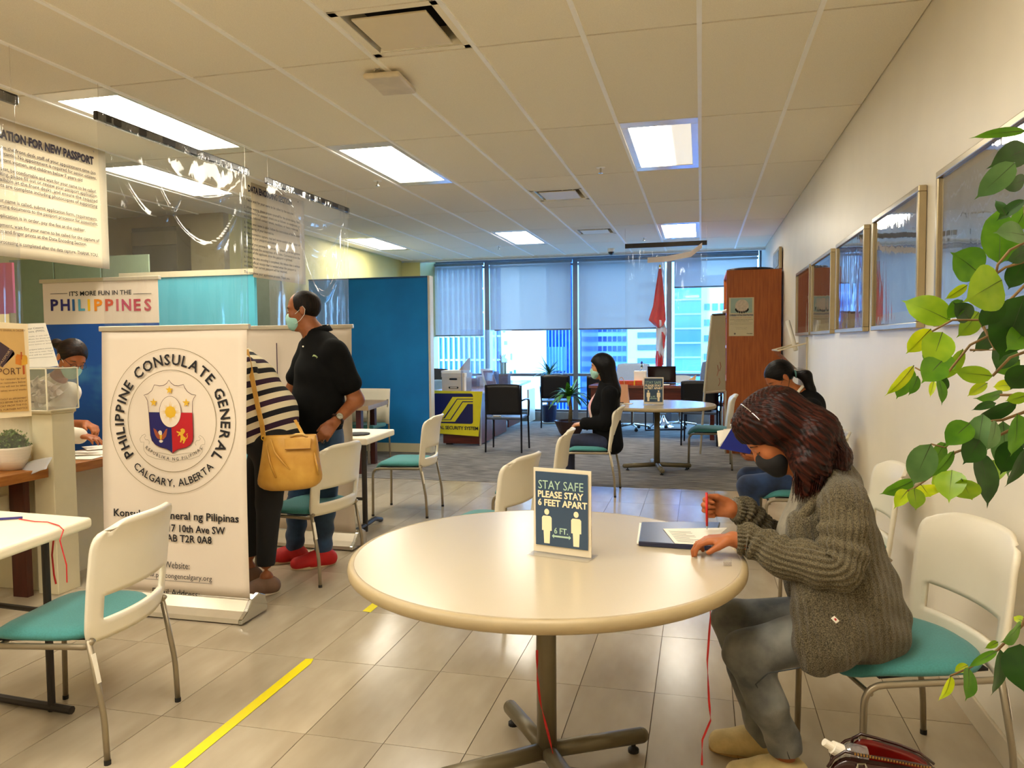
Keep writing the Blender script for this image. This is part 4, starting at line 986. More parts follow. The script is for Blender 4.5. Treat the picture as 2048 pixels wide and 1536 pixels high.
obj('mailbox_shape', MB().add([fp(x, y, .005) for x, y in [(31, 728), (31, 713), (34, 708), (38, 709), (52, 711), (55, 716), (55, 728), (43, 731)]], [tuple(range(8))]), mat('flyer_orange', (206, 120, 24), .6, var=.1), t)
obj('mailbox_front', MB().add([fp(x, y, .0056) for x, y in [(43, 731), (43, 714), (48, 710), (53, 711), (55, 716), (55, 728)]], [tuple(range(6))]), mat('flyer_yellow', (216, 160, 40), .6, var=.1), t)
obj('mailbox_post', MB().add([fp(x, y, .005) for x, y in [(45, 731), (49, 731), (50, 748), (46, 749)]], [(0, 1, 2, 3)]), mat('flyer_rust', (180, 80, 24), .6), t)
obj('mailbox_flag', MB().add([fp(x, y, .006) for x, y in [(41, 704), (44, 704), (44, 719), (42, 719)]], [(0, 1, 2, 3)]), mat('flyer_rust', (180, 80, 24), .6), t)
letters('PASSPORT', mat('flyer_text', (100, 66, 40), .6, var=0), t, fp(42, 748, .006), (0, 1, 0), (0, 0, 1), .032, .235, 'R')
for i, (s, py, w) in enumerate([('PHILIPPINE CONSULATE GENERAL IN CALGARY', 663, .26), ('requirements for renewal by mail', 758, .24), ('please read the reminders below', 765, .24), ('incomplete forms will not be taken', 772, .24), ('release takes several weeks', 780, .2), ('DO NOT VISIT WITHOUT AN APPOINTMENT', 797, .24), ('WAIT FOR NOTICE BEFORE THE PICK UP', 803, .24), ('PICK UP PASSPORT FROM THE P.O.', 810, .26), ('SERVICES UNTIL FURTHER NOTICE', 817, .26)]):
    letters(s, mat('flyer_text', (100, 66, 40), .6, var=0), t, fp(50 + i * .6, py, .006), (0, 1, 0), (0, 0, 1), .009, w, 'R')

# ---------------------------------------------------------------- hanging notices
notice_ink = mat('notice_ink', (34, 24, 40), .7, var=0)
serif_b = .03
def hanging(lab, X, y0, y1, z0, z1, title, lines, hp, tw):
    t = thing('hanging_notice', lab, 'notice', (X, (y0 + y1) / 2, z0), 0, 'large white notices hung from the ceiling')
    obj('sheet', MB().grid(lambda u, v: (X + .012 * math.sin(u * 3) * v, y0 + u * (y1 - y0), z1 - v * (z1 - z0)), 12, 10), mat('notice_paper', (212, 198, 168), .6, var=.015), t, solid=.002, smooth=True)
    for yy in (y0 + .12, y1 - .12): obj('eyelet', MB().ball((X + .004, yy, z1 - .03), .006, 8), chrome, t)
    letters(title, notice_ink, t, (X + .02, tw[0], hp(title)), (0, 1, 0), (0, 0, 1), .055, tw[1], 'R', .05)
    return t
Xs = -4.42
s1 = hanging('large hanging notice titled APPLICATION FOR NEW PASSPORT at upper left', Xs, 3.72, 4.99, 2.02, 2.915, 'APPLICATION FOR NEW PASSPORT', [], lambda s: atX(183, 330, Xs)[2], (atX(183, 330, Xs)[1], .97))
L1 = [('Please inform the front desk staff of your appointment time (no', 187, 350, 0), ('walk-in applicants). No appointment is required for senior citizens,', 188, 360, 0), ('PWDs, pregnant women, and children below 7 years old', 160, 364, .12),
 ('Take your seat, be comfortable and wait for your name to be called.', 188, 387, 0), ('While waiting, please fill out or review your passport application', 189, 396, 0), ('form (available at the front desk), and ensure the required', 190, 406, 0), ('documents are complete including photocopies of supporting', 190, 416, 0),
 ('When your name is called, submit application form, requirements,', 190, 442, 0), ('and supporting documents to the passport processor for assessment.', 191, 452, 0), ('If your application is in order, pay the fee at the cashier.', 166, 464, .12),
 ('After payment, wait for your name to be called for the capture of', 194, 485, 0), ('the photo and finger prints at the Data Encoding Section.', 169, 492, .12), ('Passport processing is completed after the data capture. THANK YOU.', 192, 514, 0)]
for s, px, py, dw in L1:
    p = atX(px, py, Xs); letters(s, notice_ink, s1, (Xs + .02, p[1], p[2]), (0, 1, 0), (0, 0, 1), .024, .96 - dw, 'R', .01)
Xq = -4.0
qa, qb = atX(612, 567, Xq), atX(480, 552, Xq)
s2 = hanging('hanging notice titled DATA ENCODING seen through the plastic curtain', Xq, 6.28, atX(611, 567, Xq)[1], atX(560, 562, Xq)[2], 2.915, 'DATA ENCODING SECTION', [], lambda s: atX(497, 384, Xq)[2] + .0, (atX(580, 425, Xq)[1], .76))
for i, (s, py, w) in enumerate([('1. Please wait for your name to be called by the encoder.', 404, .88), ('2. While waiting, please prepare yourself for the photo taking. Basic', 419, 1.0), ('requirements for passport photo are as follows: no eyeglasses, no', 428, 1.0), ('earrings, colored contact lenses, necklace, or heavy make-up', 437, .96), ('3. When your name is called, follow the instructions of the encoder', 450, 1.0), ('on the taking of your biometrics.', 459, .5), ('4. After biometrics capture, read and review carefully the accuracy of', 470, 1.0), ('the data in your passport application.', 478, .55), ('5. Once all your personal data are correct, please sign on the signature', 490, 1.0), ('pad to indicate the correctness of the data. Correction is on the', 499, 1.0), ('account of the applicant once the passport is printed.', 507, .85), ('6. When the data encoding is completed, the release date is written', 518, 1.0), ('on your official receipt that is needed when the passport is', 527, .92), ('available. Your current passport will be returned.', 535, .75), ('This completes your application process. Thank you.', 548, .8)]):
    p = atX(497, py, Xq); letters(s, notice_ink, s2, (Xq + .02, p[1] - .10, p[2]), (0, 1, 0), (0, 0, 1), .024, w * .98, 'L', .01)
# ---------------------------------------------------------------- partitions beyond
blue_f = mat('blue_fabric_panel', (0, 124, 198), .8, var=.06, scale=2, c2=(0, 112, 184), bump=.1, bscale=300)
t = thing('blue_partition', 'tall bright blue fabric partition in the middle left', 'partition', (-4.2, 9.42, 0))
obj('fabric', MB().box(-5.15, -3.45, 9.40, 9.44, .12, 2.29), blue_f, t, bevel=.003)
obj('top_cap', MB().box(-5.15, -3.44, 9.39, 9.45, 2.29, 2.31), mat('dark_blue_cap', (8, 70, 120), .5), t)
obj('base_rail', MB().box(-5.15, -3.44, 9.385, 9.455, 0, .12), cream_l, t)
obj('end_panel', MB().box(-3.44, -3.41, 9.37, 9.50, 0, 2.31), mat('partition_end', (206, 200, 182), .5, var=.03), t, bevel=.004)
t = thing('teal_partition', 'light teal partition with a cream top rail seen through the curtain', 'partition', (-4.7, 6.5, 0))
obj('panel', MB().box(-5.6, -4.12, 6.48, 6.52, .1, 2.10), mat('teal_panel', (88, 186, 206), .5, var=.06, scale=1.5), t)
obj('top_rail', MB().box(-5.62, -4.10, 6.465, 6.535, 2.10, 2.155), cream_l, t)
obj('base_rail', MB().box(-5.62, -4.10, 6.465, 6.535, 0, .1), cream_l, t)
t = thing('grey_partition', 'dark grey-green partition between the teal and blue ones', 'partition', (-4.6, 7.4, 0))
obj('panel', MB().box(-5.1, -4.38, 7.38, 7.42, 0, 2.2), mat('grey_panel', (98, 106, 92), .5, var=.05), t, bevel=.004)
t = thing('frosted_glass_wall', 'frosted green glass panels far left behind the travel banner', 'glass wall', (-6, 6.6, 0))
fr_m = mat('frosted_green', (140, 160, 134), .3, var=.03)
for k in range(3):
    obj('glass_panel', MB().box(-7.1 + k * .58, -6.54 + k * .58, 6.6, 6.62, 0, 2.35), fr_m, t, bevel=.003)
t = thing('dark_cabinet', 'tall dark grey cabinet front on the recess wall', 'cabinet', (-5.9, 7.55, 0))
obj('body', MB().box(-6.2, -5.62, 7.35, 7.59, 0, 2.75), mat('cabinet_grey', (92, 88, 66), .5, var=.05), t, bevel=.004)
obj('top_box', MB().box(-6.2, -5.62, 7.34, 7.35, 2.55, 2.7), mat('cabinet_top', (110, 104, 78), .5), t)
t = thing('wall_poster', 'blurred pink and purple poster at the far left', 'poster', (-6.0, 4.6, 1.3))
pk = bpy.data.materials.new('pink_print'); pk.use_nodes = True; nt = pk.node_tree; tcn = nt.nodes.new('ShaderNodeTexCoord'); sp_ = nt.nodes.new('ShaderNodeSeparateXYZ'); r_ = nt.nodes.new('ShaderNodeValToRGB')
nt.links.new(tcn.outputs['Generated'], sp_.inputs[0]); nt.links.new(sp_.outputs[2], r_.inputs[0]); nt.links.new(r_.outputs[0], nt.nodes['Principled BSDF'].inputs[0])
r_.color_ramp.elements[0].color = (*lin((150, 110, 190)), 1); r_.color_ramp.elements[1].color = (*lin((214, 84, 120)), 1)
obj('board', MB().box(-6.9, atY(25, 560, 4.9)[0], 4.9, 4.92, 1.3, atY(20, 525, 4.9)[2]), pk, t)
obj('stand', MB().box(-6.6, -6.5, 4.92, 4.96, 0, 1.8), alu_m, t)
# small folding table and white armchair behind the second banner
t = thing('folding_table', 'white folding table poking out behind the second banner', 'table', (-3.0, 7.2, 0), 0, 'white folding tables')
Q = [atZ(790, 858, .745), atZ(650, 855, .745), atZ(640, 905, .745), atZ(700, 905, .745)]
c0 = np.array([-2.385, 5.69, .745]); c1 = np.array([-2.34, 5.0, .745]); d1 = nrm(c1 - c0); d2 = np.array([-d1[1], d1[0], 0]); d2 = d2 if d2[0] < 0 else -d2
Q = [c0, c0 + d1 * .62, c0 + d1 * .62 + d2 * .9, c0 + d2 * .9]; Q = [q_ - [0, 0, .05] for q_ in Q]
obj('tabletop', MB().quadbox(Q, (0, 0, 1), .05), white_t, t, bevel=.012, seg=3)
for k in (.12, .8):
    p = c0 + d1 * .37 + d2 * k; obj('leg', MB().tube([p * [1, 1, 0], p * [1, 1, 0] + [0, 0, .69]], .02, 10), lg, t)
    a, b = c0 + d1 * .02 + d2 * k, c0 + d1 * .70 + d2 * k
    obj('foot_bar', MB().tube([a * [1, 1, 0] + [0, 0, .012], (a * .8 + b * .2) * [1, 1, 0] + [0, 0, .05], (a * .2 + b * .8) * [1, 1, 0] + [0, 0, .05], b * [1, 1, 0] + [0, 0, .012]], .018, 8), lg, t)
p, q_ = c0 + d1 * .37 + d2 * .12, c0 + d1 * .37 + d2 * .8
obj('leg_bar', MB().tube([p * [1, 1, 0] + [0, 0, .25], q_ * [1, 1, 0] + [0, 0, .25]], .012, 8), lg, t)
mo = atZ(716, 868, .75); tag(obj('mouse_pad', MB().lathe([(0, 0), (.09, 0), (.09, .006), (0, .006)], mo, n=24), rubber_m), 'dark oval mouse pad on the far folding table', 'mouse pad')
t = thing('wood_desk', 'wood-topped desk edge behind the man\'s elbow, before the blue partition', 'desk', (-3.6, 7.9, 0))
c0 = atZ(776, 800, .76); c1 = atZ(705, 822, .76); d1 = nrm(c1 - c0)
Q = [c0, c0 + d1 * .9, c0 + d1 * .9 + [-1.0, 0, 0], c0 + [-1.0, 0, 0]]
obj('worktop', MB().quadbox([q_ - [0, 0, .05] for q_ in Q][::-1], (0, 0, 1), .05), mat('grey_wood', (150, 124, 92), .4, var=.1, scale=6, stretch=(1, 8, 1)), t, bevel=.003)
for k in (0, 1): 
    p = Q[k] + [-.15, 0, 0]; obj('leg', MB().box(p[0] - .03, p[0] + .03, p[1] - .1 * (1 if not k else -1) - .03, p[1] - .1 * (1 if not k else -1) + .03, 0, c0[2] - .05), darkwood, t)
t = thing('white_armchair', 'white chair with curved metal armrest behind the wood desk', 'chair', (-3.55, 8.75, 0))
a = atY(700, 778, 8.7); b = atY(775, 778, 8.7); c = atY(772, 848, 8.7)
def bk(u, v): return (b[0] - .50 + u * .50, 8.72 + .03 * math.cos((u - .5) * PI) + .05 * v, c[2] + v * (b[2] - c[2]))
obj('backrest', MB().grid(bk, 10, 8), plastic_m, t, smooth=True, solid=.02)
ax = b[0]
for xx in (ax - .02, ax - .46):
    obj('armrest', MB().tube(rounded_path([(xx + .02, 8.62, .70), (xx - .04, 8.45, .71), (xx - .06, 8.3, .66), (xx - .06, 8.3, .02)], .05), .014, 10), alu_m, t, smooth=True)
    obj('leg', MB().tube([(xx, 8.74, .75), (xx, 8.8, .01)], .012, 8), steel_m, t)
obj('seat', MB().box(ax - .46, ax - .02, 8.3, 8.7, .42, .47), seat_m, t, bevel=.02, seg=3)
# ---------------------------------------------------------------- picture frames on the right wall
frm_m = mat('frame_champagne', (176, 160, 126), .28, .55, var=.03)
gl_m = glassy('picture_glass', (.97, .97, .97), .22, rough=.02, bump=.14, bscale=3)
def print_mat(name, cols):
    m = bpy.data.materials.new(name); m.use_nodes = True; nt = m.node_tree; N = nt.nodes; L = nt.links
    tc = N.new('ShaderNodeTexCoord'); nz = N.new('ShaderNodeTexNoise'); nz.inputs['Scale'].default_value = 2.2; nz.inputs['Detail'].default_value = 3; nz.inputs['Distortion'].default_value = 1
    rp = N.new('ShaderNodeValToRGB'); L.new(tc.outputs['Object'], nz.inputs[0]); L.new(nz.outputs[0], rp.inputs[0]); L.new(rp.outputs[0], N['Principled BSDF'].inputs[0])
    rp.color_ramp.elements[0].position = .32; rp.color_ramp.elements[1].position = .68
    rp.color_ramp.elements[0].color = (*lin(cols[0]), 1); rp.color_ramp.elements[1].color = (*lin(cols[-1]), 1)
    if len(cols) > 2: e = rp.color_ramp.elements.new(.5); e.color = (*lin(cols[1]), 1)
    return m
frames = [(2.40, 3.57, 'large framed picture behind the leaves at the right edge', [(150, 150, 140), (196, 196, 190), (210, 214, 220)]),
          (3.83, 4.80, 'framed picture with a pale blue blind reflection in its print and the red flag mirrored, nearest fully visible', [(150, 162, 186), (178, 186, 204), (196, 200, 214)]),
          (5.02, 6.02, 'middle framed picture with orange-brown reflection tones in its print', [(150, 120, 100), (186, 142, 112), (170, 180, 200)]),
          (6.24, 7.32, 'framed picture with the bookcase reflection in its brown print and the pale green poster mirrored', [(86, 62, 50), (120, 96, 76), (140, 132, 112)]),
          (7.42, 8.45, 'furthest framed picture in the row, bookcase reflection in its purple-brown print', [(84, 52, 52), (120, 82, 80), (150, 110, 100)])]
for y0, y1, lab, cols in frames:
    t = thing('picture_frame', lab, 'picture', (.97, (y0 + y1) / 2, 1.48), 0, 'framed pictures on the right wall')
    z0, z1, w = 1.475, 2.12, .028
    for (a, b, c, d) in [(y0, y1, z0, z0 + w), (y0, y1, z1 - w, z1), (y0, y0 + w, z0 + w, z1 - w), (y1 - w, y1, z0 + w, z1 - w)]:
        obj('frame_bar', MB().box(.952, .988, a, b, c, d), frm_m, t, bevel=.004)
    obj('mat_board', MB().box(.976, .986, y0 + w, y1 - w, z0 + w, z1 - w), mat('mat_board', (216, 204, 178), .7), t)
    obj('print', MB().box(.974, .976, y0 + w + .05, y1 - w - .05, z0 + w + .06, z1 - w - .03), print_mat('print_%.1f' % y0, cols), t)  # brown, orange and pale blue print tones stand in for glass reflections
    obj('glass', MB().box(.964, .966, y0 + w, y1 - w, z0 + w, z1 - w), gl_m, t)
    for yy in (y0 + .1, y1 - .1): obj('wall_peg', MB().box(.986, .99, yy - .01, yy + .01, z1 - .1, z1 - .08), chrome, t)
# small frame standing on the bookcase
t = thing('small_frame', 'small framed print leaning on the wall above the bookcase', 'picture', (.93, 10.3, 2.33))
obj('frame_bar', MB().box(.94, .975, 10.1, 10.9, 2.33, 2.60), frm_m, t, bevel=.004)
obj('print', MB().box(.934, .94, 10.14, 10.86, 2.37, 2.56), mat('tiny_print', (120, 140, 160), .5, var=.3), t)
# brochure rack on the wall
wire_m = mat('rack_wire', (214, 200, 168), .35, .2)
t = thing('brochure_rack', 'wall-mounted clear brochure rack with tilted pockets by the bookcase', 'rack', (.9, 8.0, .9))
RY0, RY1 = 7.75, 8.35
obj('back_plate', MB().box(.975, .988, RY0, RY1, .85, 1.46), mat('rack_back', (190, 180, 152), .35, var=.04), t)
for z in (1.28, 1.0):
    P = [(.975, RY0, z + .12), (.74, RY0, z + .02), (.74, RY1, z + .02), (.975, RY1, z + .12)]
    obj('pocket_wire', MB().tube([(.975, RY0, z + .12), (.72, RY0, z + .05), (.72, RY1, z + .05), (.975, RY1, z + .12)], .008, 6), wire_m, t)
    obj('pocket_panel', MB().quadbox([(.72, RY0, z + .05), (.72, RY1, z + .05), (.90, RY1, z - .13), (.90, RY0, z - .13)], (-1, 0, -1), .003), acr, t)
    obj('pocket_floor', MB().box(.86, .975, RY0, RY1, z - .14, z - .13), acr, t)
for i, (c, lab) in enumerate([((212, 120, 100), 'reddish leaflet in the brochure rack'), ((220, 214, 206), 'white leaflet in the brochure rack'), ((176, 140, 132), 'dull pink leaflet in the brochure rack')]):
    y = RY0 + .12 + i * .17
    tag(obj('leaflet', MB().quadbox([(.93, y, .88), (.93, y + .11, .88), (.82, y + .11, 1.15), (.82, y, 1.15)], (-1, 0, -.3), .006), mat('leaflet_%d' % i, c, .5, var=.2, scale=30)), lab, 'leaflet', 'leaflets in the brochure rack')
tag(obj('rolled_paper', MB().tube([(.90, 7.9, 1.33), (.83, 8.0, 1.62)], .022, 10), paper_m, smooth=True), 'rolled white paper standing in the upper rack pocket', 'paper roll')

# ---------------------------------------------------------------- bookcase with notice
case_m = mat('bookcase_wood', (172, 92, 36), .38, var=.10, scale=5, stretch=(9, 9, .7), c2=(150, 74, 26), spec=.4)
t = thing('bookcase', 'tall orange-brown wooden bookcase end in the right corner', 'bookcase', (.63, 10.4, 0))
BYF = 10.0; bx0, bx1 = .31, .965; bz = 2.315
obj('side_panel', MB().box(bx0, bx1, BYF, BYF + .03, 0, bz), case_m, t, bevel=.003)
obj('side_panel', MB().box(bx0, bx1, 11.25, 11.28, 0, bz), case_m, t)
obj('back_panel', MB().box(bx1 - .01, bx1, BYF + .03, 11.25, 0, bz), case_m, t)
for z in (.06, .5, .92, 1.34, 1.76, 2.285): obj('shelf', MB().box(bx0, bx1 - .01, BYF + .03, 11.25, z, z + .03), case_m, t)
tp_ = [(('binder', (170, 120, 180)), .3, 1.50), (('binder', (220, 220, 230)), .5, 1.2)]
tag(obj('paper_roll', MB().tube([(.27, BYF + .25, 1.80), (.40, BYF + .3, 1.86)], .02, 8), paper_m, smooth=True), 'white paper roll poking from the bookcase shelf', 'paper roll')
k_ = 0
for z, n in ((1.37, 5), (.95, 6), (.53, 6), (1.79, 4)):
    for i in range(n):
        y = BYF + .06 + i * .07; z += .0; h = rnd.uniform(.24, .31)
        tag(obj('binder', MB().box(bx0 + .04, bx0 + .30, y, y + .058, z, z + h), mat('binder_%d' % (i % 4), [(90, 50, 80), (40, 50, 90), (190, 180, 170), (130, 40, 40)][i % 4], .5)), 'ring binder %s from the near end on the %s bookcase shelf' % (['first', 'second', 'third', 'fourth', 'fifth', 'sixth'][i], {1.37: 'middle', .95: 'waist-high', .53: 'knee-high', 1.79: 'top'}[z]), 'binder', 'ring binders inside the bookcase'); k_ += 1
obj_t = tag(obj('glass_tray', MB().lathe([(0, 0), (.26, 0), (.30, .05), (.29, .055), (.25, .012), (0, .012)], (.62, 10.55, bz + .001), n=30), mat('tray_dark', (60, 60, 70), .15, .3), smooth=True), 'shallow dark dish on top of the bookcase', 'dish')
t = thing('voting_notice', 'pale poster about overseas voting taped on the bookcase end', 'poster', (.45, 9.99, 1.5))
v0, v1, vz0, vz1 = atY(1458, 600, BYF)[0], atY(1508, 600, BYF)[0], atY(1480, 672, BYF)[2], atY(1480, 595, BYF)[2]
obj('sheet', MB().box(v0, v1, 9.994, 9.998, vz0, vz1), mat('poster_paper', (202, 190, 156), .6, var=.02), t)
vp = Plane((v0, 9.993, vz0), (1, 0, 0), (0, 0, 1)); W_, H_ = v1 - v0, vz1 - vz0
obj('sky_panel', vp.poly([(.02, H_ * .60), (W_ - .02, H_ * .60), (W_ - .02, H_ * .98), (.02, H_ * .98)], .001), mat('poster_teal', (150, 172, 160), .6, var=.06), t)
obj('circle_print', vp.disc((W_ * .52, H_ * .78), W_ * .27, None, .0018), mat('poster_circle', (196, 180, 160), .6, var=.1, scale=40), t)
for i in range(9):
    a = PI * (1.05 + i * .112); obj('figure_print', vp.disc((W_ * .52 + W_ * .26 * math.cos(a) * .95, H_ * .70 + H_ * .12 * math.sin(a) * .7), .010, .016, .0024, n=10), ink_m, t)
letters('OVERSEAS VOTING REGISTRATION', mat('poster_blue', (60, 70, 110), .6), t, vp.p(W_ / 2, H_ * .52), vp.r, vp.u, .022, W_ * .94, 'C', .03)
for s, v, w, c in [('16 DECEMBER 2019 - 30 SEPTEMBER', .465, .8, (180, 90, 70)), ('QUALIFIED CITIZENS ABROAD MAY REGISTER', .415, .92, (60, 60, 60)), ('AT THE CONSULATE GENERAL OFFICE', .38, .6, (60, 60, 60)), ('requirements are a valid passport and one form', .335, .92, (130, 120, 110)), ('please call for an appointment first', .30, .9, (130, 120, 110)), ('for more details see our site', .21, .45, (120, 110, 110)), ('or write to the office', .175, .4, (120, 110, 110))]:
    letters(s, mat('ink_%d_%d_%d' % c, c, .6, var=0), t, vp.p(W_ / 2, H_ * v), vp.r, vp.u, .009, W_ * w, 'C')
obj('round_mark', vp.disc((W_ * .24, H_ * .06), .012, None, .001, n=16), grey_ink, t); letters('Comelec', ink_m, t, vp.p(W_ * .95, H_ * .05), vp.r, vp.u, .012, .07, 'R', .03)
# whiteboard leaning on the bookcase
t = thing('whiteboard', 'narrow whiteboard on a stand leaning beside the bookcase', 'whiteboard', (.15, 9.9, .75))
c4 = [atY(1409, 785, 9.9), atY(1451, 782, 9.98), atY(1451, 628, 9.98), atY(1424, 630, 9.9)]
obj('board', MB().quadbox(c4, (0, 1, 0), .02), mat('whiteboard_grey', (168, 156, 130), .3, var=.05, scale=2), t)
obj('frame_bar', MB().tube([c4[0], c4[3]], .018, 4), alu_m, t); obj('frame_bar', MB().tube([c4[3], c4[2]], .014, 4), mat('dark_trim', (60, 50, 46), .4), t); obj('frame_bar', MB().tube([c4[0], c4[1]], .016, 4), alu_m, t)
for (x, y0, y1) in ((1435, 730, 752), (1440, 724, 742), (1438, 756, 772)): obj('scribble', MB().tube([atY(x, y0, 9.88), atY(x + 2, (y0 + y1) / 2, 9.88), atY(x - 1, y1, 9.88)], .004, 4), mat('faded_red', (150, 90, 70), .7), t)
obj('stand_leg', MB().tube([c4[0] * [1, 1, 1], c4[0] * [1, 1, 0] + [-.05, 0, .0]], .014, 8), alu_m, t); obj('stand_leg', MB().tube([c4[1], c4[1] * [1, 1, 0]], .014, 8), alu_m, t)

# ---------------------------------------------------------------- far desk by the windows
deskm = mat('mahogany', (104, 36, 20), .32, var=.15, scale=4, stretch=(1, 8, 8), c2=(78, 24, 14))
t = thing('office_desk', 'wide reddish wooden desk in front of the windows', 'desk', (-.6, 11.6, 0))
dx0, dx1 = atY(1178, 770, 11.3)[0], .25
obj('worktop', MB().box(dx0, dx1, 11.25, 12.05, .75, .79), mat('desk_top', (120, 70, 60), .18, var=.1), t, bevel=.004)
obj('front_panel', MB().box(dx0 + .03, dx1, 11.28, 11.31, .53, .75), deskm, t)
for x in (dx0 + .05, dx1 - .12): obj('leg', MB().box(x, x + .06, 11.3, 12.0, .0, .75), deskm, t)
DT = .791
t = thing('laptop', 'open dark laptop seen from behind on the far desk', 'laptop', (-.55, 11.7, DT))
a, b = atY(1296, 765, 11.75), atY(1352, 765, 11.75)
obj('lid', MB().quadbox([(a[0], 11.72, DT + .02), (b[0], 11.72, DT + .02), (b[0], 11.62, DT + .27), (a[0], 11.62, DT + .27)], (0, 1, .3), .008), mat('laptop_dark', (30, 24, 22), .25, .3), t, bevel=.002)
obj('keyboard', MB().box(a[0], b[0], 11.72, 11.95, DT, DT + .018), mat('laptop_dark', (30, 24, 22), .25, .3), t)
t = thing('white_box', 'white box on the far desk with the microphone on top', 'box', (-.95, 11.6, DT))
a, b = atY(1268, 735, 11.5)[0], atY(1292, 735, 11.5)[0]
obj('carton', MB().box(a, b, 11.5, 11.68, DT, DT + .20), paper_m, t, bevel=.003)
obj('lid', MB().box(a - .003, b + .003, 11.497, 11.683, DT + .17, DT + .203), paper_m, t)
t = thing('microphone', 'small silver desk microphone with a blue head', 'microphone', ((a + b) / 2 + .02, 11.58, DT + .203))
mx = (a + b) / 2 + .02
obj('stand', MB().lathe([(0, 0), (.035, 0), (.03, .006), (.005, .01), (.005, .03)], (mx, 11.58, DT + .204), n=16), chrome, t)
obj('body', MB().lathe([(.004, 0), (.016, .01), (.018, .07), (.016, .075)], (mx, 11.58, DT + .234), n=16), chrome, t, smooth=True)
obj('head', MB().ball((mx, 11.58, DT + .325), (.018, .018, .026), 12), mat('mic_blue', (20, 40, 120), .4), t, smooth=True)
t = thing('red_tray', 'red patterned gift box flat on the far desk', 'box', (-1.2, 11.5, DT))
a, b = atY(1235, 775, 11.4)[0], atY(1284, 775, 11.4)[0]
obj('box', MB().box(a, b, 11.38, 11.6, DT, DT + .065), mat('gift_red', (206, 44, 24), .4, var=.5, scale=30, c2=(180, 90, 30)), t, bevel=.004); obj('ribbon', MB().box((a + b) / 2 + .06, (a + b) / 2 + .08, 11.378, 11.602, DT, DT + .067), gold, t)
t = thing('black_bowl', 'small black tub with a paper twist on the far desk', 'container', (.1, 11.5, DT))
c = atY(1384, 765, 11.5)
obj('tub', MB().lathe([(.045, 0), (.06, .06), (.066, .07), (.058, .07), (.04, .01)], (c[0], 11.5, DT), n=20), rubber_m, t); obj('label', MB().box(c[0] - .01, c[0] + .012, 11.434, 11.438, DT + .02, DT + .05), paper_m, t)
obj('contents', MB().add([(c[0] - .05, 11.5, DT + .07), (c[0] + .05, 11.48, DT + .07), (c[0] + .06, 11.5, DT + .15), (c[0] - .01, 11.52, DT + .10)], [(0, 1, 2, 3)]), mat('kraft', (206, 160, 100), .7), t, solid=.004)
for i, (px, lab) in enumerate([(1250, 'white papers stacked at the back of the far desk'), (1375, 'shiny sheet lying at the right of the far desk'), (1325, 'paper by the laptop on the far desk')]):
    c = atY(px, 770, 11.5); tag(obj('paper_sheet', MB().box(c[0] - .13, c[0] + .10, 11.62 - (.2 if i else 0), 11.9 - (.25 if i else 0), DT, DT + (.05 if i == 0 else .003)), paper_m), lab, 'paper', 'papers on the far desk')
# office chairs behind the desk
def shell_chair(lab, x, y, w, z0, z1, m, rz=0, g='office chairs by the windows'):
    t = thing('office_chair', lab, 'chair', (x, y, 0), rz, g)
    def f(u, v):
        a = (u - .5) * 2; ww = w / 2 * (1 - .12 * v ** 3) ; return (a * ww, .22 + .06 * v - .05 * a * a, z0 + v * (z1 - z0) - .02 * abs(a) ** 4 * v)
    obj('backrest', MB().grid(f, 12, 10), m, t, smooth=True, local=True, solid=.02)
    obj('seat', MB().box(-w / 2 + .02, w / 2 - .02, -.22, .22, .43, .49), m, t, local=True, bevel=.02, seg=3)
    obj('post', MB().tube([(0, 0, .08), (0, 0, .43)], .025, 10), chrome, t, local=True)
    obj('back_post', MB().tube([(0, .15, .44), (0, .25, .5), (0, .26, z0 + .1)], .02, 8), rubber_m, t, local=True)
    for k in range(5):
        a = k * 2 * PI / 5; l = obj('leg', MB().tube([(0, 0, .1), (.27 * math.cos(a), .27 * math.sin(a), .065)], .016, 8), chrome, t, local=True)
        obj('caster', MB().ball((.27 * math.cos(a), .27 * math.sin(a), .03), .03, 10), rubber_m, l, local=True)
    return t
mesh_m = mat('mesh_fabric', (170, 186, 210), .7, var=.05, scale=100); dark_f = mat('dark_fabric', (34, 38, 52), .7, var=.1)
a = atY(1265, 735, 12.5)
shell_chair('wide pale mesh office chair behind the far desk', a[0], 12.45, .58, .62, 1.08, mesh_m)
a = atY(1430, 735, 12.4); shell_chair('round-backed grey office chair at the right by the window', a[0] + .1, 12.3, .66, .60, 1.12, mat('grey_mesh', (104, 120, 150), .6, var=.15, scale=60))
a = atY(1358, 755, 12.4); shell_chair('low white chair back beside the laptop', a[0], 12.9, .4, .56, .86, plastic_m)
a = atY(877, 790, 11.4); shell_chair('light blue-grey shell chair behind the social security desk', a[0] - .15, 11.25, .50, .50, .86, mat('blue_shell', (110, 140, 176), .4), math.radians(-40))
a = atY(885, 745, 12.6); shell_chair('black ribbed chair back at the far left window', a[0] - .15, 12.3, .62, .55, 1.0, dark_f, math.radians(-20))
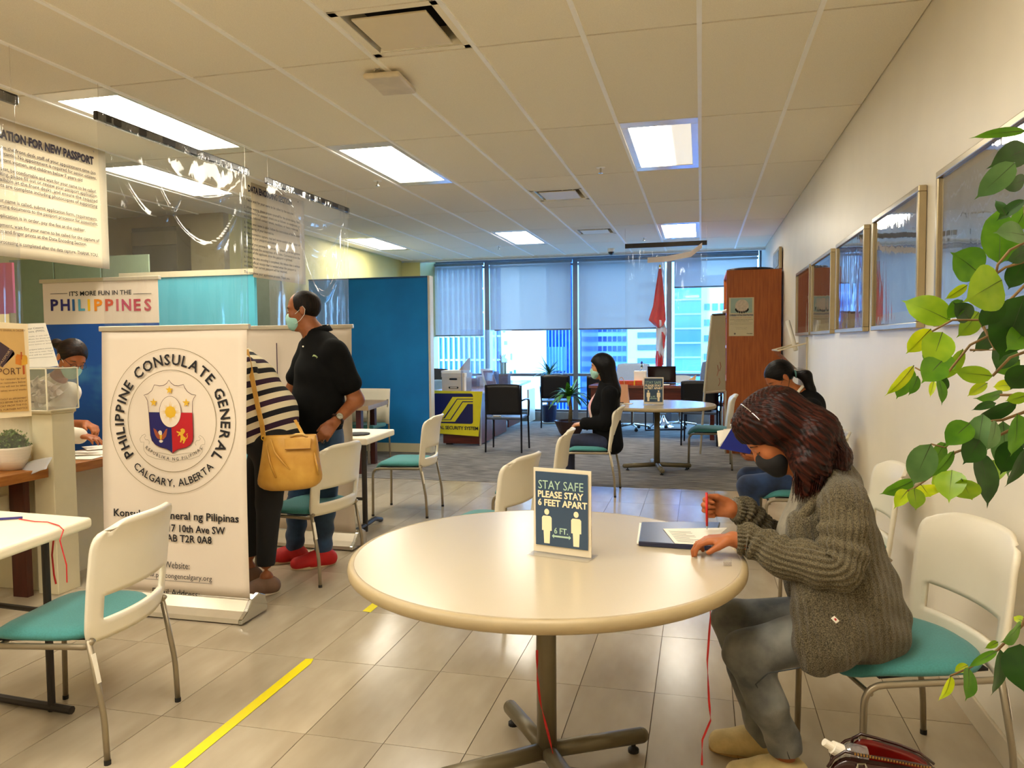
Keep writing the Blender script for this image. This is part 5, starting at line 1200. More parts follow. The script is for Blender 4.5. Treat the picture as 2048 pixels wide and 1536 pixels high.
# black armchairs
blk = mat('black_vinyl', (16, 16, 22), .35, var=.1); blkf = mat('black_frame', (24, 24, 34), .3, .4); seatb = mat('slate_seat', (70, 84, 108), .35, var=.05)
def black_chair():
    t = thing('visitor_chair', 'x', 'chair')
    obj('backrest', MB().grid(lambda u, v: ((u - .5) * .46, .235 + .05 * v, .50 + v * .40 - .012 * (abs(u - .5) * 2) ** 4 * v), 10, 8), blk, t, smooth=True, local=True, solid=.018)
    obj('seat', MB().box(-.23, .23, -.22, .22, .43, .465), seatb, t, local=True, bevel=.012)
    for s in (-1, 1):
        obj('leg', MB().tube([(s * .235, .235, .88), (s * .235, .225, .45), (s * .24, .25, .0)], .012, 8), blkf, t, local=True)
        obj('leg', MB().tube([(s * .24, -.22, .45), (s * .25, -.24, 0)], .012, 8), blkf, t, local=True)
        obj('armrest', MB().tube(rounded_path([(s * .235, .24, .68), (s * .26, .0, .69), (s * .265, -.18, .67), (s * .25, -.2, .45)], .06), .012, 8), blkf, t, local=True, smooth=True)
    return t
bc = black_chair()
bl_ch = [(-2.50, 9.80, 180 + 2, 'black armchair facing away beside the yellow social security poster'), (-2.40, 12.75, 190, 'black armchair by the window behind the low round pot'),
         (-1.75, 12.3, 195, 'black chair half hidden behind the long-haired seated woman'), (.0, 10.9, 175, 'black armchair stacked with folders right of the far round table')]
bl_ch[2] = (-1.55, 12.5, 180, bl_ch[2][3])
for i, (x, y, a, lab) in enumerate(bl_ch):
    # the backrest sits on local +Y; camera side chairs turn their backs to us
    rz = math.radians(a)
    if i == 0: bc.location = (x, y, 0); bc.rotation_euler = (0, 0, rz); bc['label'] = lab; bc['group'] = 'black visitor armchairs'; o = bc
    else: o = dup(bc, (x, y, 0), rz, lab, 'black visitor armchairs')
tag(obj('seat_label', MB().box(-2.64, -2.54, 9.60, 9.64, .466, .48), paper_m), 'small white tag left on the black armchair seat', 'tag')
# sled-base frame under the desk
t = thing('sled_stand', 'dark metal sled frame under the far desk', 'stand', (-.45, 11.0, 0))
a, b, c, d = atZ(1291, 861, .01), atZ(1369, 860, .01), atZ(1372, 850, .01), atZ(1305, 852, .01)
for p, q_ in ((a, d), (b, c)): obj('frame', MB().tube(rounded_path([p + [0, 0, .5], p, q_ + [0, .3, 0], q_ + [0, .3, .5]], .04), .012, 8), blkf, t)
obj('cross_rail', MB().tube([a + [0, 0, .01], b + [0, 0, .01]], .012, 8), blkf, t)
# folders stacked on the chair and low shelf at right
for i, (c, lab) in enumerate([((40, 40, 60), 'dark folder on the right black armchair, bottom of the pile'), ((60, 80, 130), 'blue folder in the pile on the right black armchair'), ((226, 222, 214), 'white folder on top of the pile on the right black armchair')]):
    tag(obj('folder', MB().box(-.16 + i * .01, .14, 10.74, 11.04, .467 + i * .03, .495 + i * .03), mat('fold_%d' % i, c, .4), bevel=.003), lab, 'folder', 'folders piled on the black armchair')
# Canadian flag
t = thing('flag_stand', 'Canadian flag hanging on a pole by the window', 'flag', (-.62, 13.0, 0))
FYp = 12.9; f0 = atY(1320, 535, FYp); X0 = f0[0]
obj('pole', MB().tube([(X0, FYp, .05), (X0, FYp, f0[2])], .012, 10), chrome, t); obj('finial', MB().ball((X0, FYp, f0[2] + .02), (.02, .02, .03), 10), gold, t, smooth=True)
bp0 = atY(1327, 838, FYp)
obj('base', MB().lathe([(.17, 0), (.17, .012), (.12, .04), (.06, .1), (.025, .16), (.012, .2)], (bp0[0] - .0, FYp, .004), n=20), mat('pole_base', (220, 220, 225), .2, .8), t)
fred = mat('flag_red', (196, 16, 34), .6, var=.15, scale=5, sheen=.2); fwh = mat('flag_white', (214, 214, 226), .6, var=.04)
def flag_part(name, outline, m, n=14, off=0):
    # outline: list of (left px, right px, y px) rows
    rows = outline
    def f(u, v):
        k = v * (len(rows) - 1); i = min(int(k), len(rows) - 2); fr_ = k - i
        l = rows[i][0] * (1 - fr_) + rows[i + 1][0] * fr_; r = rows[i][1] * (1 - fr_) + rows[i + 1][1] * fr_; y = rows[i][2] * (1 - fr_) + rows[i + 1][2] * fr_
        p = atY(l + (r - l) * u, y, FYp - .05 - off); return (p[0], p[1] + .035 * math.sin(u * 9 + v * 2) * min(1, (r - l) / 12), p[2])
    obj(name, MB().grid(f, n, 20), m, t, smooth=True, solid=.004)
flag_part('red_field', [(1317.5, 1323, 537), (1312, 1326, 572), (1306, 1330, 612), (1297, 1332, 640), (1308, 1327, 650), (1316, 1320, 656)], fred, off=.03)
flag_part('white_field', [(1314, 1326, 640), (1312, 1334, 660), (1312, 1330, 690), (1312, 1327, 730)], fwh)
flag_part('lower_red', [(1313, 1317, 702), (1311, 1324, 712), (1311, 1325, 735), (1312, 1325, 750)], fred, off=.02)
flag_part('leaf_edge', [(1321, 1326, 664), (1324, 1330, 672), (1325, 1331, 690), (1327, 1329, 698)], fred, n=4, off=.02)
# hanging bar and film by the far ceiling
t = thing('plastic_curtain', 'far clear curtain on a black bar under the ceiling by the windows', 'curtain', (-.5, 8.9, 1.0), 0, 'clear plastic curtains on black bars')
a, b = atZ(1250, 497, 2.66), atZ(1414, 490, 2.66)
obj('hanging_bar', MB().quadbox([a, b, b + [0, .03, 0], a + [0, .03, 0]], (0, 0, 1), .06), barm, t)
def ff(u, v):
    p = a * (1 - u) + b * u; return (p[0], p[1] + .02 + .012 * math.sin(u * 22) + .03 * v * math.sin(u * 7), p[2] - v * 1.45)
obj('film', MB().grid(ff, 60, 40), film, t, smooth=True)
for p in (a, b): obj('string', MB().tube([p + [0, .015, .05], p * [1, 1, 0] + [0, .015, CZ]], .0015, 5), MATS['clear_string'], t)
obj('loose_strip', MB().ribbon([b + [-.06, 0, 0], b + [-.2, -.02, -.11], b + [-.5, -.02, -.16], b + [-.75, -.02, -.17]], [(0, 0, 1)] * 4, .07), mat('strip_white', (226, 214, 206), .3, var=.05), t, solid=.002)

# ---------------------------------------------------------------- social security desk
t = thing('corner_desk', 'long wood-topped desk running to the window, with the yellow poster on its end', 'desk', (-3.4, 11.4, 0))
top_m = mat('desk_ash', (158, 124, 104), .22, var=.08, scale=4, stretch=(8, 1, 1)); 
T0, T1_, T2_, T3_ = atY(865, 781, 10.1), atY(964, 783, 10.1), atZ(1068, 755, .755), atZ(1000, 755, .755)
zt = .765
P = [(-3.72, 10.08), (-2.93, 10.08), (-2.80, 11.6), (-2.95, 13.3), (-3.9, 13.3), (-3.72, 11.0)]
obj('worktop', MB().quadbox([(x, y, zt - .035) for x, y in P], (0, 0, 1), .035), top_m, t, bevel=.004)
obj('end_panel', MB().box(-3.52, -2.97, 10.14, 10.17, .03, zt - .035), deskm, t)
obj('side_panel', MB().box(-2.99, -2.97, 10.17, 10.75, .03, zt - .035), deskm, t); obj('side_panel', MB().box(-3.02, -3.0, 11.0, 11.7, .03, zt - .035), deskm, t); obj('side_panel', MB().box(-3.06, -3.04, 12.0, 12.8, .06, zt - .035), deskm, t)
obj('edge_post', MB().box(-2.985, -2.965, 10.13, 10.16, 0, zt - .035), mat('edge_grey', (170, 160, 158), .4), t)
obj('foot', MB().box(-3.5, -3.4, 10.2, 10.3, 0, .06), rubber_m, t)
t = thing('yellow_poster', 'yellow and navy SOCIAL SECURITY SYSTEM poster hung on the desk end', 'poster', (-3.3, 10.06, .2))
yel = mat('poster_yellow', (236, 218, 20), .5, var=.02); nav = mat('poster_navy', (14, 12, 78), .5, var=.05)
PY = 10.06
def yp(px, py, l=0): return atY(px, py, PY - l)
c4 = [yp(866, 866), yp(957, 873), yp(965, 783), yp(864, 781)]
obj('sheet', MB().quadbox(c4, (0, 1, 0), .003), yel, t)
def zq(x, y): return (860 + x / 7.315, 690 + y / 7.315)
def ypoly(pts, l, m, name): obj(name, MB().add([yp(*zq(*p), l) for p in pts], [tuple(range(len(pts)))]), m, t)
ypoly([(52, 730), (62, 712), (80, 708), (600, 710), (620, 720), (628, 745), (628, 1130), (615, 1150), (590, 1155), (60, 1140), (50, 1120)], .004, nav, 'navy_field')
ypoly([(40, 1040), (150, 1040), (330, 760), (628, 760), (628, 785), (395, 785), (205, 1050), (200, 1062), (40, 1062)], .006, yel, 'stripe')
ypoly([(40, 1075), (215, 1075), (402, 797), (628, 797), (628, 822), (475, 822), (300, 1078), (296, 1090), (40, 1090)], .006, yel, 'stripe')
ypoly([(40, 1100), (305, 1100), (480, 838), (628, 838), (628, 862), (550, 862), (372, 1112), (366, 1122), (40, 1122)], .006, yel, 'stripe')
p0, p1 = yp(*zq(10, 1225), .006), yp(*zq(705, 1245), .006)
letters('SOCIAL SECURITY SYSTEM', mat('poster_ink', (30, 20, 40), .5, var=0), t, p0, p1 - p0, (0, 0, 1), .045, np.linalg.norm(p1 - p0), 'L', .03)
# things on that desk
zt_ = .766
t = thing('archive_box', 'white cardboard archive box with a handle hole on the social security desk', 'box', (-3.4, 10.4, zt_))
a, b = atY(884, 780, 10.15)[0], atY(922, 780, 10.15)[0]; b = a + .33
obj('carton', MB().box(a, b, 10.15, 10.50, zt_, zt_ + .245), mat('box_white', (222, 208, 184), .7, var=.02), t, bevel=.002)
obj('lid', MB().box(a - .006, b + .006, 10.144, 10.506, zt_ + .195, zt_ + .25), mat('box_white', (222, 208, 184), .7, var=.02), t, bevel=.002)
HP = Plane((a, 10.143, zt_), (1, 0, 0), (0, 0, 1))
obj('handle_hole', HP.poly([(.12, .155), (.22, .155), (.232, .167), (.22, .18), (.12, .18), (.108, .167)], .0), ink_m, t)
obj('badge', HP.poly([(.11, .035), (.24, .035), (.25, .048), (.24, .062), (.11, .062), (.10, .048)], .0065), ink_m, t); obj('badge_face', HP.poly([(.125, .041), (.225, .041), (.225, .056), (.125, .056)], .0072), MATS['box_white'], t)
tag(obj('paper_stack', MB().box(a - .02, b - .02, 10.18, 10.48, zt_ + .252, zt_ + .285), paper_m), 'stack of papers lying on the archive box lid', 'paper')
tag(obj('brown_envelope', MB().quadbox([(a + .2, 10.3, zt_ + .286), (a + .36, 10.34, zt_ + .286), (a + .34, 10.4, zt_ + .47), (a + .30, 10.4, zt_ + .44)], (0, 1, 0), .003), MATS['kraft']), 'brown envelope corner sticking up behind the archive box', 'envelope')
t = thing('sneeze_guard', 'tall clear acrylic shield on the social security desk', 'shield', (-3.2, 10.3, zt_))
g0, g1 = atY(921, 700, 10.12)[0], atY(977, 700, 10.6)[0]
obj('shield', MB().quadbox([(g0, 10.12, zt_), (g0 + .42, 11.4, zt_), (g0 + .42, 11.4, zt_ + .86), (g0, 10.12, zt_ + .86)], (1, -.3, 0), .005), glassy('shield_clear', (.86, .90, .97), .08, haze=.10, hazecol=(160, 180, 230)), t)
obj('foot', MB().box(g0 - .05, g0 + .10, 10.4, 10.44, zt_, zt_ + .012), acr, t)
t = thing('photo_stand', 'tilted picture frame standing on the social security desk', 'frame', (-3.2, 11.2, zt_))
a = atY(975, 758, 11.0); obj('frame', MB().quadbox([(a[0] - .0, 10.9, zt_), (a[0] + .12, 11.1, zt_), (a[0] + .02, 11.15, zt_ + .28), (a[0] - .10, 10.95, zt_ + .28)], (1, -.5, .3), .012), paper_m, t)
obj('print', MB().quadbox([(a[0] + .02, 10.915, zt_ + .03), (a[0] + .11, 11.07, zt_ + .03), (a[0] + .03, 11.12, zt_ + .25), (a[0] - .06, 10.965, zt_ + .25)], (1, -.5, .3), .016), mat('stand_print', (150, 110, 100), .3, var=.3), t)
for i, (px, w, h, c, lab) in enumerate([(945, .14, .13, (70, 40, 60), 'dark bag-like organiser behind the acrylic shield'), (960, .12, .16, (196, 200, 220), 'clear brochure stand on the social security desk'), (990, .05, .22, (60, 90, 140), 'upright blue binder next to the boxed bamboo')]):
    c_ = atY(px, 760, 11.2 + .2 * i); tag(obj(['organiser', 'brochure_stand', 'binder'][i], MB().box(c_[0] - w / 2, c_[0] + w / 2, 11.2 + .2 * i, 11.35 + .2 * i, zt_, zt_ + h), mat('desk_item_%d' % i, c, .4, var=.1), bevel=.006), lab, ['organiser', 'stand', 'binder'][i])
# bamboo in a box planter
def leafy(t, X, Y, Z, n, L, spread, m, up=.8, w=.2, seed=1, name='leaf', droop=.6):
    r_ = random.Random(seed)
    for i in range(n):
        a = i * 2.4 + r_.random(); e_ = r_.uniform(.25, 1.0) * spread; l = L * r_.uniform(.75, 1.1); d = np.array([math.cos(a), math.sin(a)]); b = MB()
        P = []
        for k in range(6):
            s = k / 5; rr = l * s * math.sin(e_) ; hh = l * s * math.cos(e_) - droop * l * s * s * math.sin(e_); P.append(np.array([X + d[0] * rr, Y + d[1] * rr, Z + hh]))
        sd = np.array([-d[1], d[0], 0]); V = []
        for k in range(6):
            s = k / 5; ww = w * l * .5 * math.sin(PI * (.08 + .92 * s) ** .8) + .0008; V += [P[k] - sd * ww + [0, 0, .15 * ww], P[k] - [0, 0, .1 * ww], P[k] + sd * ww + [0, 0, .15 * ww]]
        F = []
        for k in range(5): F += [(3 * k, 3 * k + 1, 3 * k + 4, 3 * k + 3), (3 * k + 1, 3 * k + 2, 3 * k + 5, 3 * k + 4)]
        obj(name, b.add(V, F), m, t, smooth=True)
g1_ = mat('leaf_green', (74, 128, 36), .4, var=.35, scale=12, objvar=.25); g2_ = mat('leaf_dark', (38, 92, 44), .4, var=.3, scale=12, objvar=.2)
c = atY(1007, 765, 11.9); X, Y = c[0], 11.9
t = thing('bamboo_planter', 'lucky bamboo in a woven square planter on the desk by the window', 'plant', (X, Y, zt_))
obj('planter', MB().box(X - .095, X + .095, Y - .095, Y + .095, zt_, zt_ + .165), mat('wicker', (88, 66, 46), .7, var=.5, scale=60, bump=.5, bscale=60), t, bevel=.006)
for i in range(9):
    a = i * .7; x, y = X + .04 * math.cos(a), Y + .04 * math.sin(a); h = .20 + .10 * ((i * 7) % 5) / 4
    obj('stalk', MB().tube([(x, y, zt_ + .16), (x, y, zt_ + .16 + h)], .008, 6), g1_, t); leafy(t, x, y, zt_ + .16 + h * .9, 5, .12, 1.1, g1_, seed=i, w=.22)
# floor pots: dragon plant in a brown bowl, spider palm in a blue pot
c = atZ(1143, 868, .0); X, Y = -2.0, 11.5
X = atZ(1143, 870, 0)[0]; Y = atZ(1143, 872, 0)[1]
t = thing('dragon_plant', 'dragon plant with long drooping leaves in a wide brown pot', 'plant', (X, Y, 0))
obj('pot', MB().lathe([(.13, 0), (.17, .06), (.23, .20), (.245, .235), (.225, .235), (.2, .2), (0, .2)], (X, Y, .004), n=28), mat('brown_pot', (58, 34, 28), .4, var=.1), t)
obj('stem', MB().tube([(X, Y, .2), (X + .01, Y, .4), (X - .01, Y, .63)], [.032, .028, .024], 10), mat('cane', (120, 104, 72), .8, var=.3, scale=30, stretch=(1, 1, 6), bump=.5, bscale=40), t, smooth=True)
leafy(t, X - .01, Y, .60, 40, .42, 1.3, g1_, w=.19, seed=3, droop=.85)
X, Y = -2.62, 13.3
t = thing('spider_palm', 'spiky-leaved plant in a dark blue pot against the window', 'plant', (X, Y, 0))
obj('saucer', MB().lathe([(0, 0), (.15, 0), (.165, .02), (0, .02)], (X, Y, .004), n=24), paper_m, t)
obj('pot', MB().lathe([(.11, 0), (.14, .28), (.145, .30), (.13, .30), (.12, .27), (0, .27)], (X, Y, .025), n=24), mat('blue_pot', (20, 30, 70), .35, var=.05), t)
obj('stem', MB().tube([(X, Y, .29), (X, Y, .90)], .022, 8), MATS['cane'], t, smooth=True)
leafy(t, X, Y, .88, 28, .40, 1.35, g2_, w=.12, seed=5, droop=.5)
# table 2 things: tan paper bag, papers
c = atZ(1245, 806, .742); t = thing('paper_bag', 'tan paper gift bag with rope handles on the far round table', 'bag', c)
x0, x1 = c[0] - .10, c[0] + .075; kr = mat('tan_paper', (206, 152, 116), .6, var=.03)
obj('body', MB().add([(x0, c[1], .742), (x1, c[1] - .03, .742), (x1, c[1] + .07, .742), (x0, c[1] + .1, .742), (x0 + .015, c[1] + .02, .95), (x1 - .02, c[1], .95), (x1 - .02, c[1] + .03, .95), (x0 + .015, c[1] + .05, .95)], [(0, 1, 5, 4), (1, 2, 6, 5), (2, 3, 7, 6), (3, 0, 4, 7), (3, 2, 1, 0)]), kr, t, solid=.002)
for yy in (.012, .042): obj('handle', MB().tube([(x0 + .05 + .035 * (1 - math.cos(a)), c[1] + yy, .94 + .09 * math.sin(a)) for a in np.linspace(0, PI, 12)], .003, 6), kr, t)
tag(obj('paper_sheet', MB().box(c[0] - .12, c[0] + .12, c[1] - .14, c[1] - .02, .7425, .745), paper_m), 'white paper under the dark phone on the far round table', 'paper')
tag(obj('phone', MB().box(c[0] - .09, c[0] + .02, c[1] - .10, c[1] - .05, .7455, .755), rubber_m, bevel=.003), 'dark phone lying beside the tan bag on the far round table', 'phone')
tag(obj('display_board', MB().box(-2.93, -2.90, 12.9, 13.4, .05, .62), plastic_m), 'white board standing on the floor at the end of the long desk', 'board')
# ---------------------------------------------------------------- people
def P(px, py, Y): return atY(px, py, Y)
def skin_mat(name, c, c2): return mat(name, c, .45, var=.05, scale=14, c2=c2, spec=.35, bump=.08, bscale=160)
def hair_mat(name, c, c2, flow, rough=.36):
    if name in MATS: return MATS[name]
    m = bpy.data.materials.new(name); m.use_nodes = True; nt = m.node_tree; N = nt.nodes; L = nt.links; b = N['Principled BSDF']
    tc = N.new('ShaderNodeTexCoord'); r1 = N.new('ShaderNodeMapping'); r2 = N.new('ShaderNodeMapping')
    q = Vector(nrm(flow)).rotation_difference(Vector((0, 0, 1))); r1.inputs['Rotation'].default_value = q.to_euler()
    r2.inputs['Scale'].default_value = (1, 1, .06); L.new(tc.outputs['Object'], r1.inputs[0]); L.new(r1.outputs[0], r2.inputs[0])
    nz = N.new('ShaderNodeTexNoise'); nz.inputs['Scale'].default_value = 95; nz.inputs['Detail'].default_value = 4; nz.inputs['Distortion'].default_value = .3; L.new(r2.outputs[0], nz.inputs[0])
    rp = N.new('ShaderNodeValToRGB'); rp.color_ramp.elements[0].position = .38; rp.color_ramp.elements[1].position = .68
    rp.color_ramp.elements[0].color = (*lin(c), 1); rp.color_ramp.elements[1].color = (*lin(c2), 1); L.new(nz.outputs[0], rp.inputs[0]); L.new(rp.outputs[0], b.inputs[0])
    bp = N.new('ShaderNodeBump'); bp.inputs['Strength'].default_value = .7; bp.inputs['Distance'].default_value = .004; L.new(nz.outputs[0], bp.inputs['Height']); L.new(bp.outputs[0], b.inputs['Normal'])
    b.inputs['Roughness'].default_value = rough; b.inputs['Specular IOR Level'].default_value = .16; MATS[name] = m; return m
def frame(f, u):
    f = nrm(f); u = np.array(u, float); u = nrm(u - f * np.dot(u, f)); l = np.cross(u, f); return f, l, u
def head_prims(c, f, u, s=1.0):
    f, l, u = frame(f, u); A = np.array([f, l, u]); c = np.array(c, float)
    q = lambda a, b, d: c + s * (a * f + b * l + d * u)
    E = lambda p, r, k: ell(q(*p), np.array(r) * s, A, k * s)
    return [E((-.008, 0, .028), (.094, .075, .088), .02), E((.028, 0, -.035), (.058, .057, .078), .03), E((.05, 0, -.098), (.03, .033, .024), .025),
            cap(q(.082, 0, .006), q(.098, 0, -.026), .0075 * s, .0115 * s, .010 * s), E((.088, .0, -.030), (.012, .017, .009), .008), E((.074, 0, .024), (.014, .05, .011), .015),
            E((.056, .036, -.03), (.026, .024, .026), .02), E((.056, -.036, -.03), (.026, .024, .026), .02), E((.083, 0, -.060), (.009, .023, .006), .008), E((.081, 0, -.070), (.010, .020, .006), .008),
            E((.074, .031, .0), (.013, .015, .010), .006), E((.074, -.031, .0), (.013, .015, .010), .006),
            E((-.008, .078, -.008), (.017, .007, .030), .008), E((-.008, -.078, -.008), (.017, .007, .030), .008)]
def face_bits(t, c, f, u, s=1.0, closed=False, brow=None, hairm=None):
    f, l, u = frame(f, u); c = np.array(c, float); q = lambda a, b, d: c + s * (a * f + b * l + d * u)
    ew = mat('eye_white', (220, 210, 200), .3, var=0); ed = mat('eye_dark', (24, 14, 10), .2, var=0)
    for sd in (-1, 1):
        if not closed:
            o = blob('eye', [ell(q(.0795, sd * .031, -.001), (.0085 * s, .012 * s, .0058 * s), [f, l, u], .002)], .0016 * s, ew, t, smooth=0)
            obj('iris', MB().ball(q(.0868, sd * .031, -.002), .0042 * s, 8), ed, o, smooth=True)
        obj('eyelash', MB().tube([q(.083, sd * .018, -.004), q(.0885, sd * .027, -.0015 if not closed else -.007), q(.0868, sd * .038, -.001 if not closed else -.007), q(.079, sd * .046, -.004)], .0014 * s, 5), ed, t)
        obj('eyebrow', MB().tube([q(.086, sd * .014, .018), q(.0875, sd * .028, .0235), q(.080, sd * .042, .021), q(.071, sd * .050, .014)], [.0016 * s, .003 * s, .0026 * s, .001 * s], 6), hairm or ed, t)
def mask(t, c, f, u, m, s=1.0, loops=True):
    f, l, u = frame(f, u); c = np.array(c, float); q = lambda a, b, d: c + s * (a * f + b * l + d * u)
    E = lambda p, r, k: ell(q(*p), np.array(r) * s, [f, l, u], k * s)
    o = blob('face_mask', [E((.052, 0, -.055), (.054, .062, .056), .01), E((.088, 0, -.040), (.022, .022, .028), .02), E((.066, 0, -.09), (.032, .036, .026), .02)], .004 * s, m, t, cuts=[('p', q(.03, 0, 0), -f), ('p', q(.05, 0, -.016), u * 1.0 - f * .25)])
    if loops:
        lm = mat('mask_loop', (226, 230, 224), .6, var=0) if 'black' not in m.name else mat('mask_loop_black', (20, 20, 22), .6, var=0)
        for sd in (-1, 1):
            obj('ear_loop', MB().tube([q(.052, sd * .058, -.028), q(.02, sd * .070, -.008), q(-.014, sd * .081, .020), q(-.026, sd * .083, .0), q(-.018, sd * .079, -.030), q(.012, sd * .071, -.060), q(.045, sd * .056, -.078)], .0014 * s, 5), lm, t)
    return o
def hand_prims(w, d, n, side, curl=(.5, .5, .4), s=1.0, thumb=(.75, .65, -.1), spread=.06, tl=.055):
    """w wrist, d along the hand, n back of the hand, side = direction of the thumb"""
    d = nrm(d); n = np.array(n, float); n = nrm(n - d * np.dot(n, d)); v = nrm(np.cross(d, n)); v = v if np.dot(v, side) > 0 else -v; w = np.array(w, float); O = []
    L = [.066, .076, .071, .056]
    for i, off in enumerate((.028, .010, -.009, -.027)):
        k = w + s * (d * (.084 - (.006 if i in (0, 3) else 0) - (.006 if i == 3 else 0)) + v * off)
        O.append(cap(w + s * v * off * .6, k, .0145 * s, .0115 * s, .010 * s))
        p = k; a = 0; dd = nrm(d + v * (off * spread * 30))
        for j, (fr_, r0, r1) in enumerate(((.45, .0098, .0088), (.30, .0088, .0080), (.25, .0080, .0066))):
            a += curl[j] * (1 + .12 * i if i else 1); q = p + s * L[i] * fr_ * (dd * math.cos(a) - n * math.sin(a)); O.append(cap(p, q, r0 * s, r1 * s, .0035 * s)); p = q
    b = w + s * (d * .018 + v * .024); t1 = b + s * .042 * nrm(d * thumb[0] + v * thumb[1] + n * thumb[2]); t2 = t1 + s * tl * .62 * nrm(d * (thumb[0] + .4) + v * thumb[1] * .35 + n * (thumb[2] * 1.6))
    O += [cap(b, t1, .0165 * s, .0115 * s, .010 * s), cap(t1, t2, .0112 * s, .0085 * s, .004 * s)]
    return O
def foot_prims(ank, d, s=1.0, z0=.035):
    a = np.array(ank, float); d = nrm(np.array([d[0], d[1], 0.])); h = np.array([a[0], a[1], z0 + .012]) - d * .035 * s; t = np.array([a[0], a[1], z0]) + d * .15 * s; sd = np.cross(d, [0, 0, 1])
    return [cap(a, h + d * .02, .038 * s, .036 * s, .02), cap(h, (h + t) / 2 + [0, 0, .006], .036 * s, .034 * s, .02, (sd, 1.05)), cap((h + t) / 2 + [0, 0, .006], t, .034 * s, .025 * s, .02, (sd, 1.35))]
def sole(t, ank, d, m, s=1.0):
    a = np.array(ank, float); d = nrm(np.array([d[0], d[1], 0.])); sd = np.cross(d, [0, 0, 1]); pts = []
    for k in range(24):
        g = 2 * PI * k / 24; x = .055 + .125 * math.cos(g); y = .044 * math.sin(g) * (1.1 if math.cos(g) > 0 else .85); pts.append(np.array([a[0], a[1], 0.003]) + s * (d * x + sd * y))
    obj('sole', MB().quadbox(pts, (0, 0, 1), .018), m, t)
SK1 = skin_mat('skin_warm', (176, 106, 62), (156, 88, 48)); SK2 = skin_mat('skin_tan', (156, 96, 58), (134, 76, 42)); SK3 = skin_mat('skin_light', (196, 138, 96), (176, 118, 78))
mint_m = mat('mask_mint', (158, 206, 196), .7, var=.05, scale=90, stretch=(.2, .2, 3), bump=.25, bscale=40)
blackmask = mat('mask_black', (22, 22, 26), .7, var=.05)
def denim(name, c, c2): return mat(name, c, .85, c2=c2, scale=7, bump=.35, bscale=260, sheen=.1)

# ---- woman in the grey cardigan
t = thing('person', 'person with auburn hair in a grey knit cardigan writing at the near round table', 'person', (.5, 2.6, 0), 0)
hc = P(1550, 868, 2.60); f = (-.72, -.10, -.68); u = (-.69, 0, .72)
nb = P(1632, 940, 2.6); up = P(1655, 990, 2.6); ch = P(1652, 1065, 2.6); wa = P(1688, 1165, 2.6); pe = P(1703, 1238, 2.6)
shN, shF = P(1688, 1003, 2.45), P(1640, 990, 2.77); hpN, hpF = P(1700, 1252, 2.51), P(1692, 1240, 2.71)
elN, elF = P(1684, 1140, 2.37), P(1578, 1098, 2.84); wrN, wrF = P(1466, 1078, 2.47), P(1462, 1018, 2.68)
knN, knF = P(1492, 1306, 2.44), P(1464, 1240, 2.72); akN, akF = P(1568, 1482, 2.50), P(1526, 1466, 2.68)
Yd = (0, 1, 0)
skin = head_prims(hc, f, u) + [cap(hc + np.array([.03, 0, -.05]), nb, .052, .055, .02), cap(nb, up, .06, .08, .03), cap(shN, shF, .055, None, .04), cap(up, ch, .10, .115, .04, (Yd, 1.25)), cap(ch, wa, .115, .11, .04, (Yd, 1.2)), cap(wa, pe, .11, .12, .04, (Yd, 1.25)),
        cap(shN, elN, .046, .038, .02), cap(elN, wrN, .037, .025, .02), cap(shF, elF, .046, .038, .02), cap(elF, wrF, .037, .025, .02), cap(hpN, knN, .078, .055, .03), cap(knN, akN, .052, .036, .02), cap(hpF, knF, .078, .055, .03), cap(knF, akF, .052, .036, .02)]
hn = hand_prims(wrN, (-1, -.02, -.08), (.12, .05, 1), (0, -1, 0), (.35, .55, .45), thumb=(.75, .55, -.35), s=.98)
hf = hand_prims(wrF, (-1, .05, .10), (.1, 1, .1), (0, 0, 1), (1.15, 1.25, .7), thumb=(.9, .45, -.45), s=.98)
fN, fF = (-1, -.1, 0), (-1, .0, 0)
skin += hn + hf + foot_prims([akN[0], akN[1], .06], fN, .86, .030) + foot_prims([akF[0], akF[1], .06], fF, .86, .030) + [cap(akN, [akN[0], akN[1], .07], .034), cap(akF, [akF[0], akF[1], .07], .034)]
blob('body', skin, .0046, SK1, t)
face_bits(t, hc, f, u, closed=True, hairm=mat('brow_brown', (52, 26, 16), .7, var=0))
mask(t, hc, f, u, blackmask, loops=False)
knit = bpy.data.materials.new('grey_knit'); knit.use_nodes = True; nt = knit.node_tree; N = nt.nodes; L = nt.links; b = N['Principled BSDF']
tc = N.new('ShaderNodeTexCoord'); n1 = N.new('ShaderNodeTexNoise'); n1.inputs['Scale'].default_value = 330; n1.inputs['Detail'].default_value = 3; L.new(tc.outputs['Object'], n1.inputs[0])
rp = N.new('ShaderNodeValToRGB'); rp.color_ramp.elements[0].position = .36; rp.color_ramp.elements[1].position = .66; rp.color_ramp.elements[0].color = (*lin((54, 48, 36)), 1); rp.color_ramp.elements[1].color = (*lin((118, 108, 84)), 1)
L.new(n1.outputs[0], rp.inputs[0]); L.new(rp.outputs[0], b.inputs[0]); b.inputs['Roughness'].default_value = .95; b.inputs['Specular IOR Level'].default_value = .1; b.inputs['Sheen Weight'].default_value = .2
mp = N.new('ShaderNodeMapping'); mp.inputs['Rotation'].default_value = (0, .12, 0); L.new(tc.outputs['Object'], mp.inputs[0])
wv = N.new('ShaderNodeTexWave'); wv.bands_direction = 'X'; wv.inputs['Scale'].default_value = 15; wv.inputs['Distortion'].default_value = 1.6; wv.inputs['Detail Scale'].default_value = 3; L.new(mp.outputs[0], wv.inputs[0])
ad = N.new('ShaderNodeMath'); ad.operation = 'MULTIPLY_ADD'; ad.inputs[1].default_value = .9; L.new(wv.outputs[1], ad.inputs[0]); L.new(n1.outputs[0], ad.inputs[2])
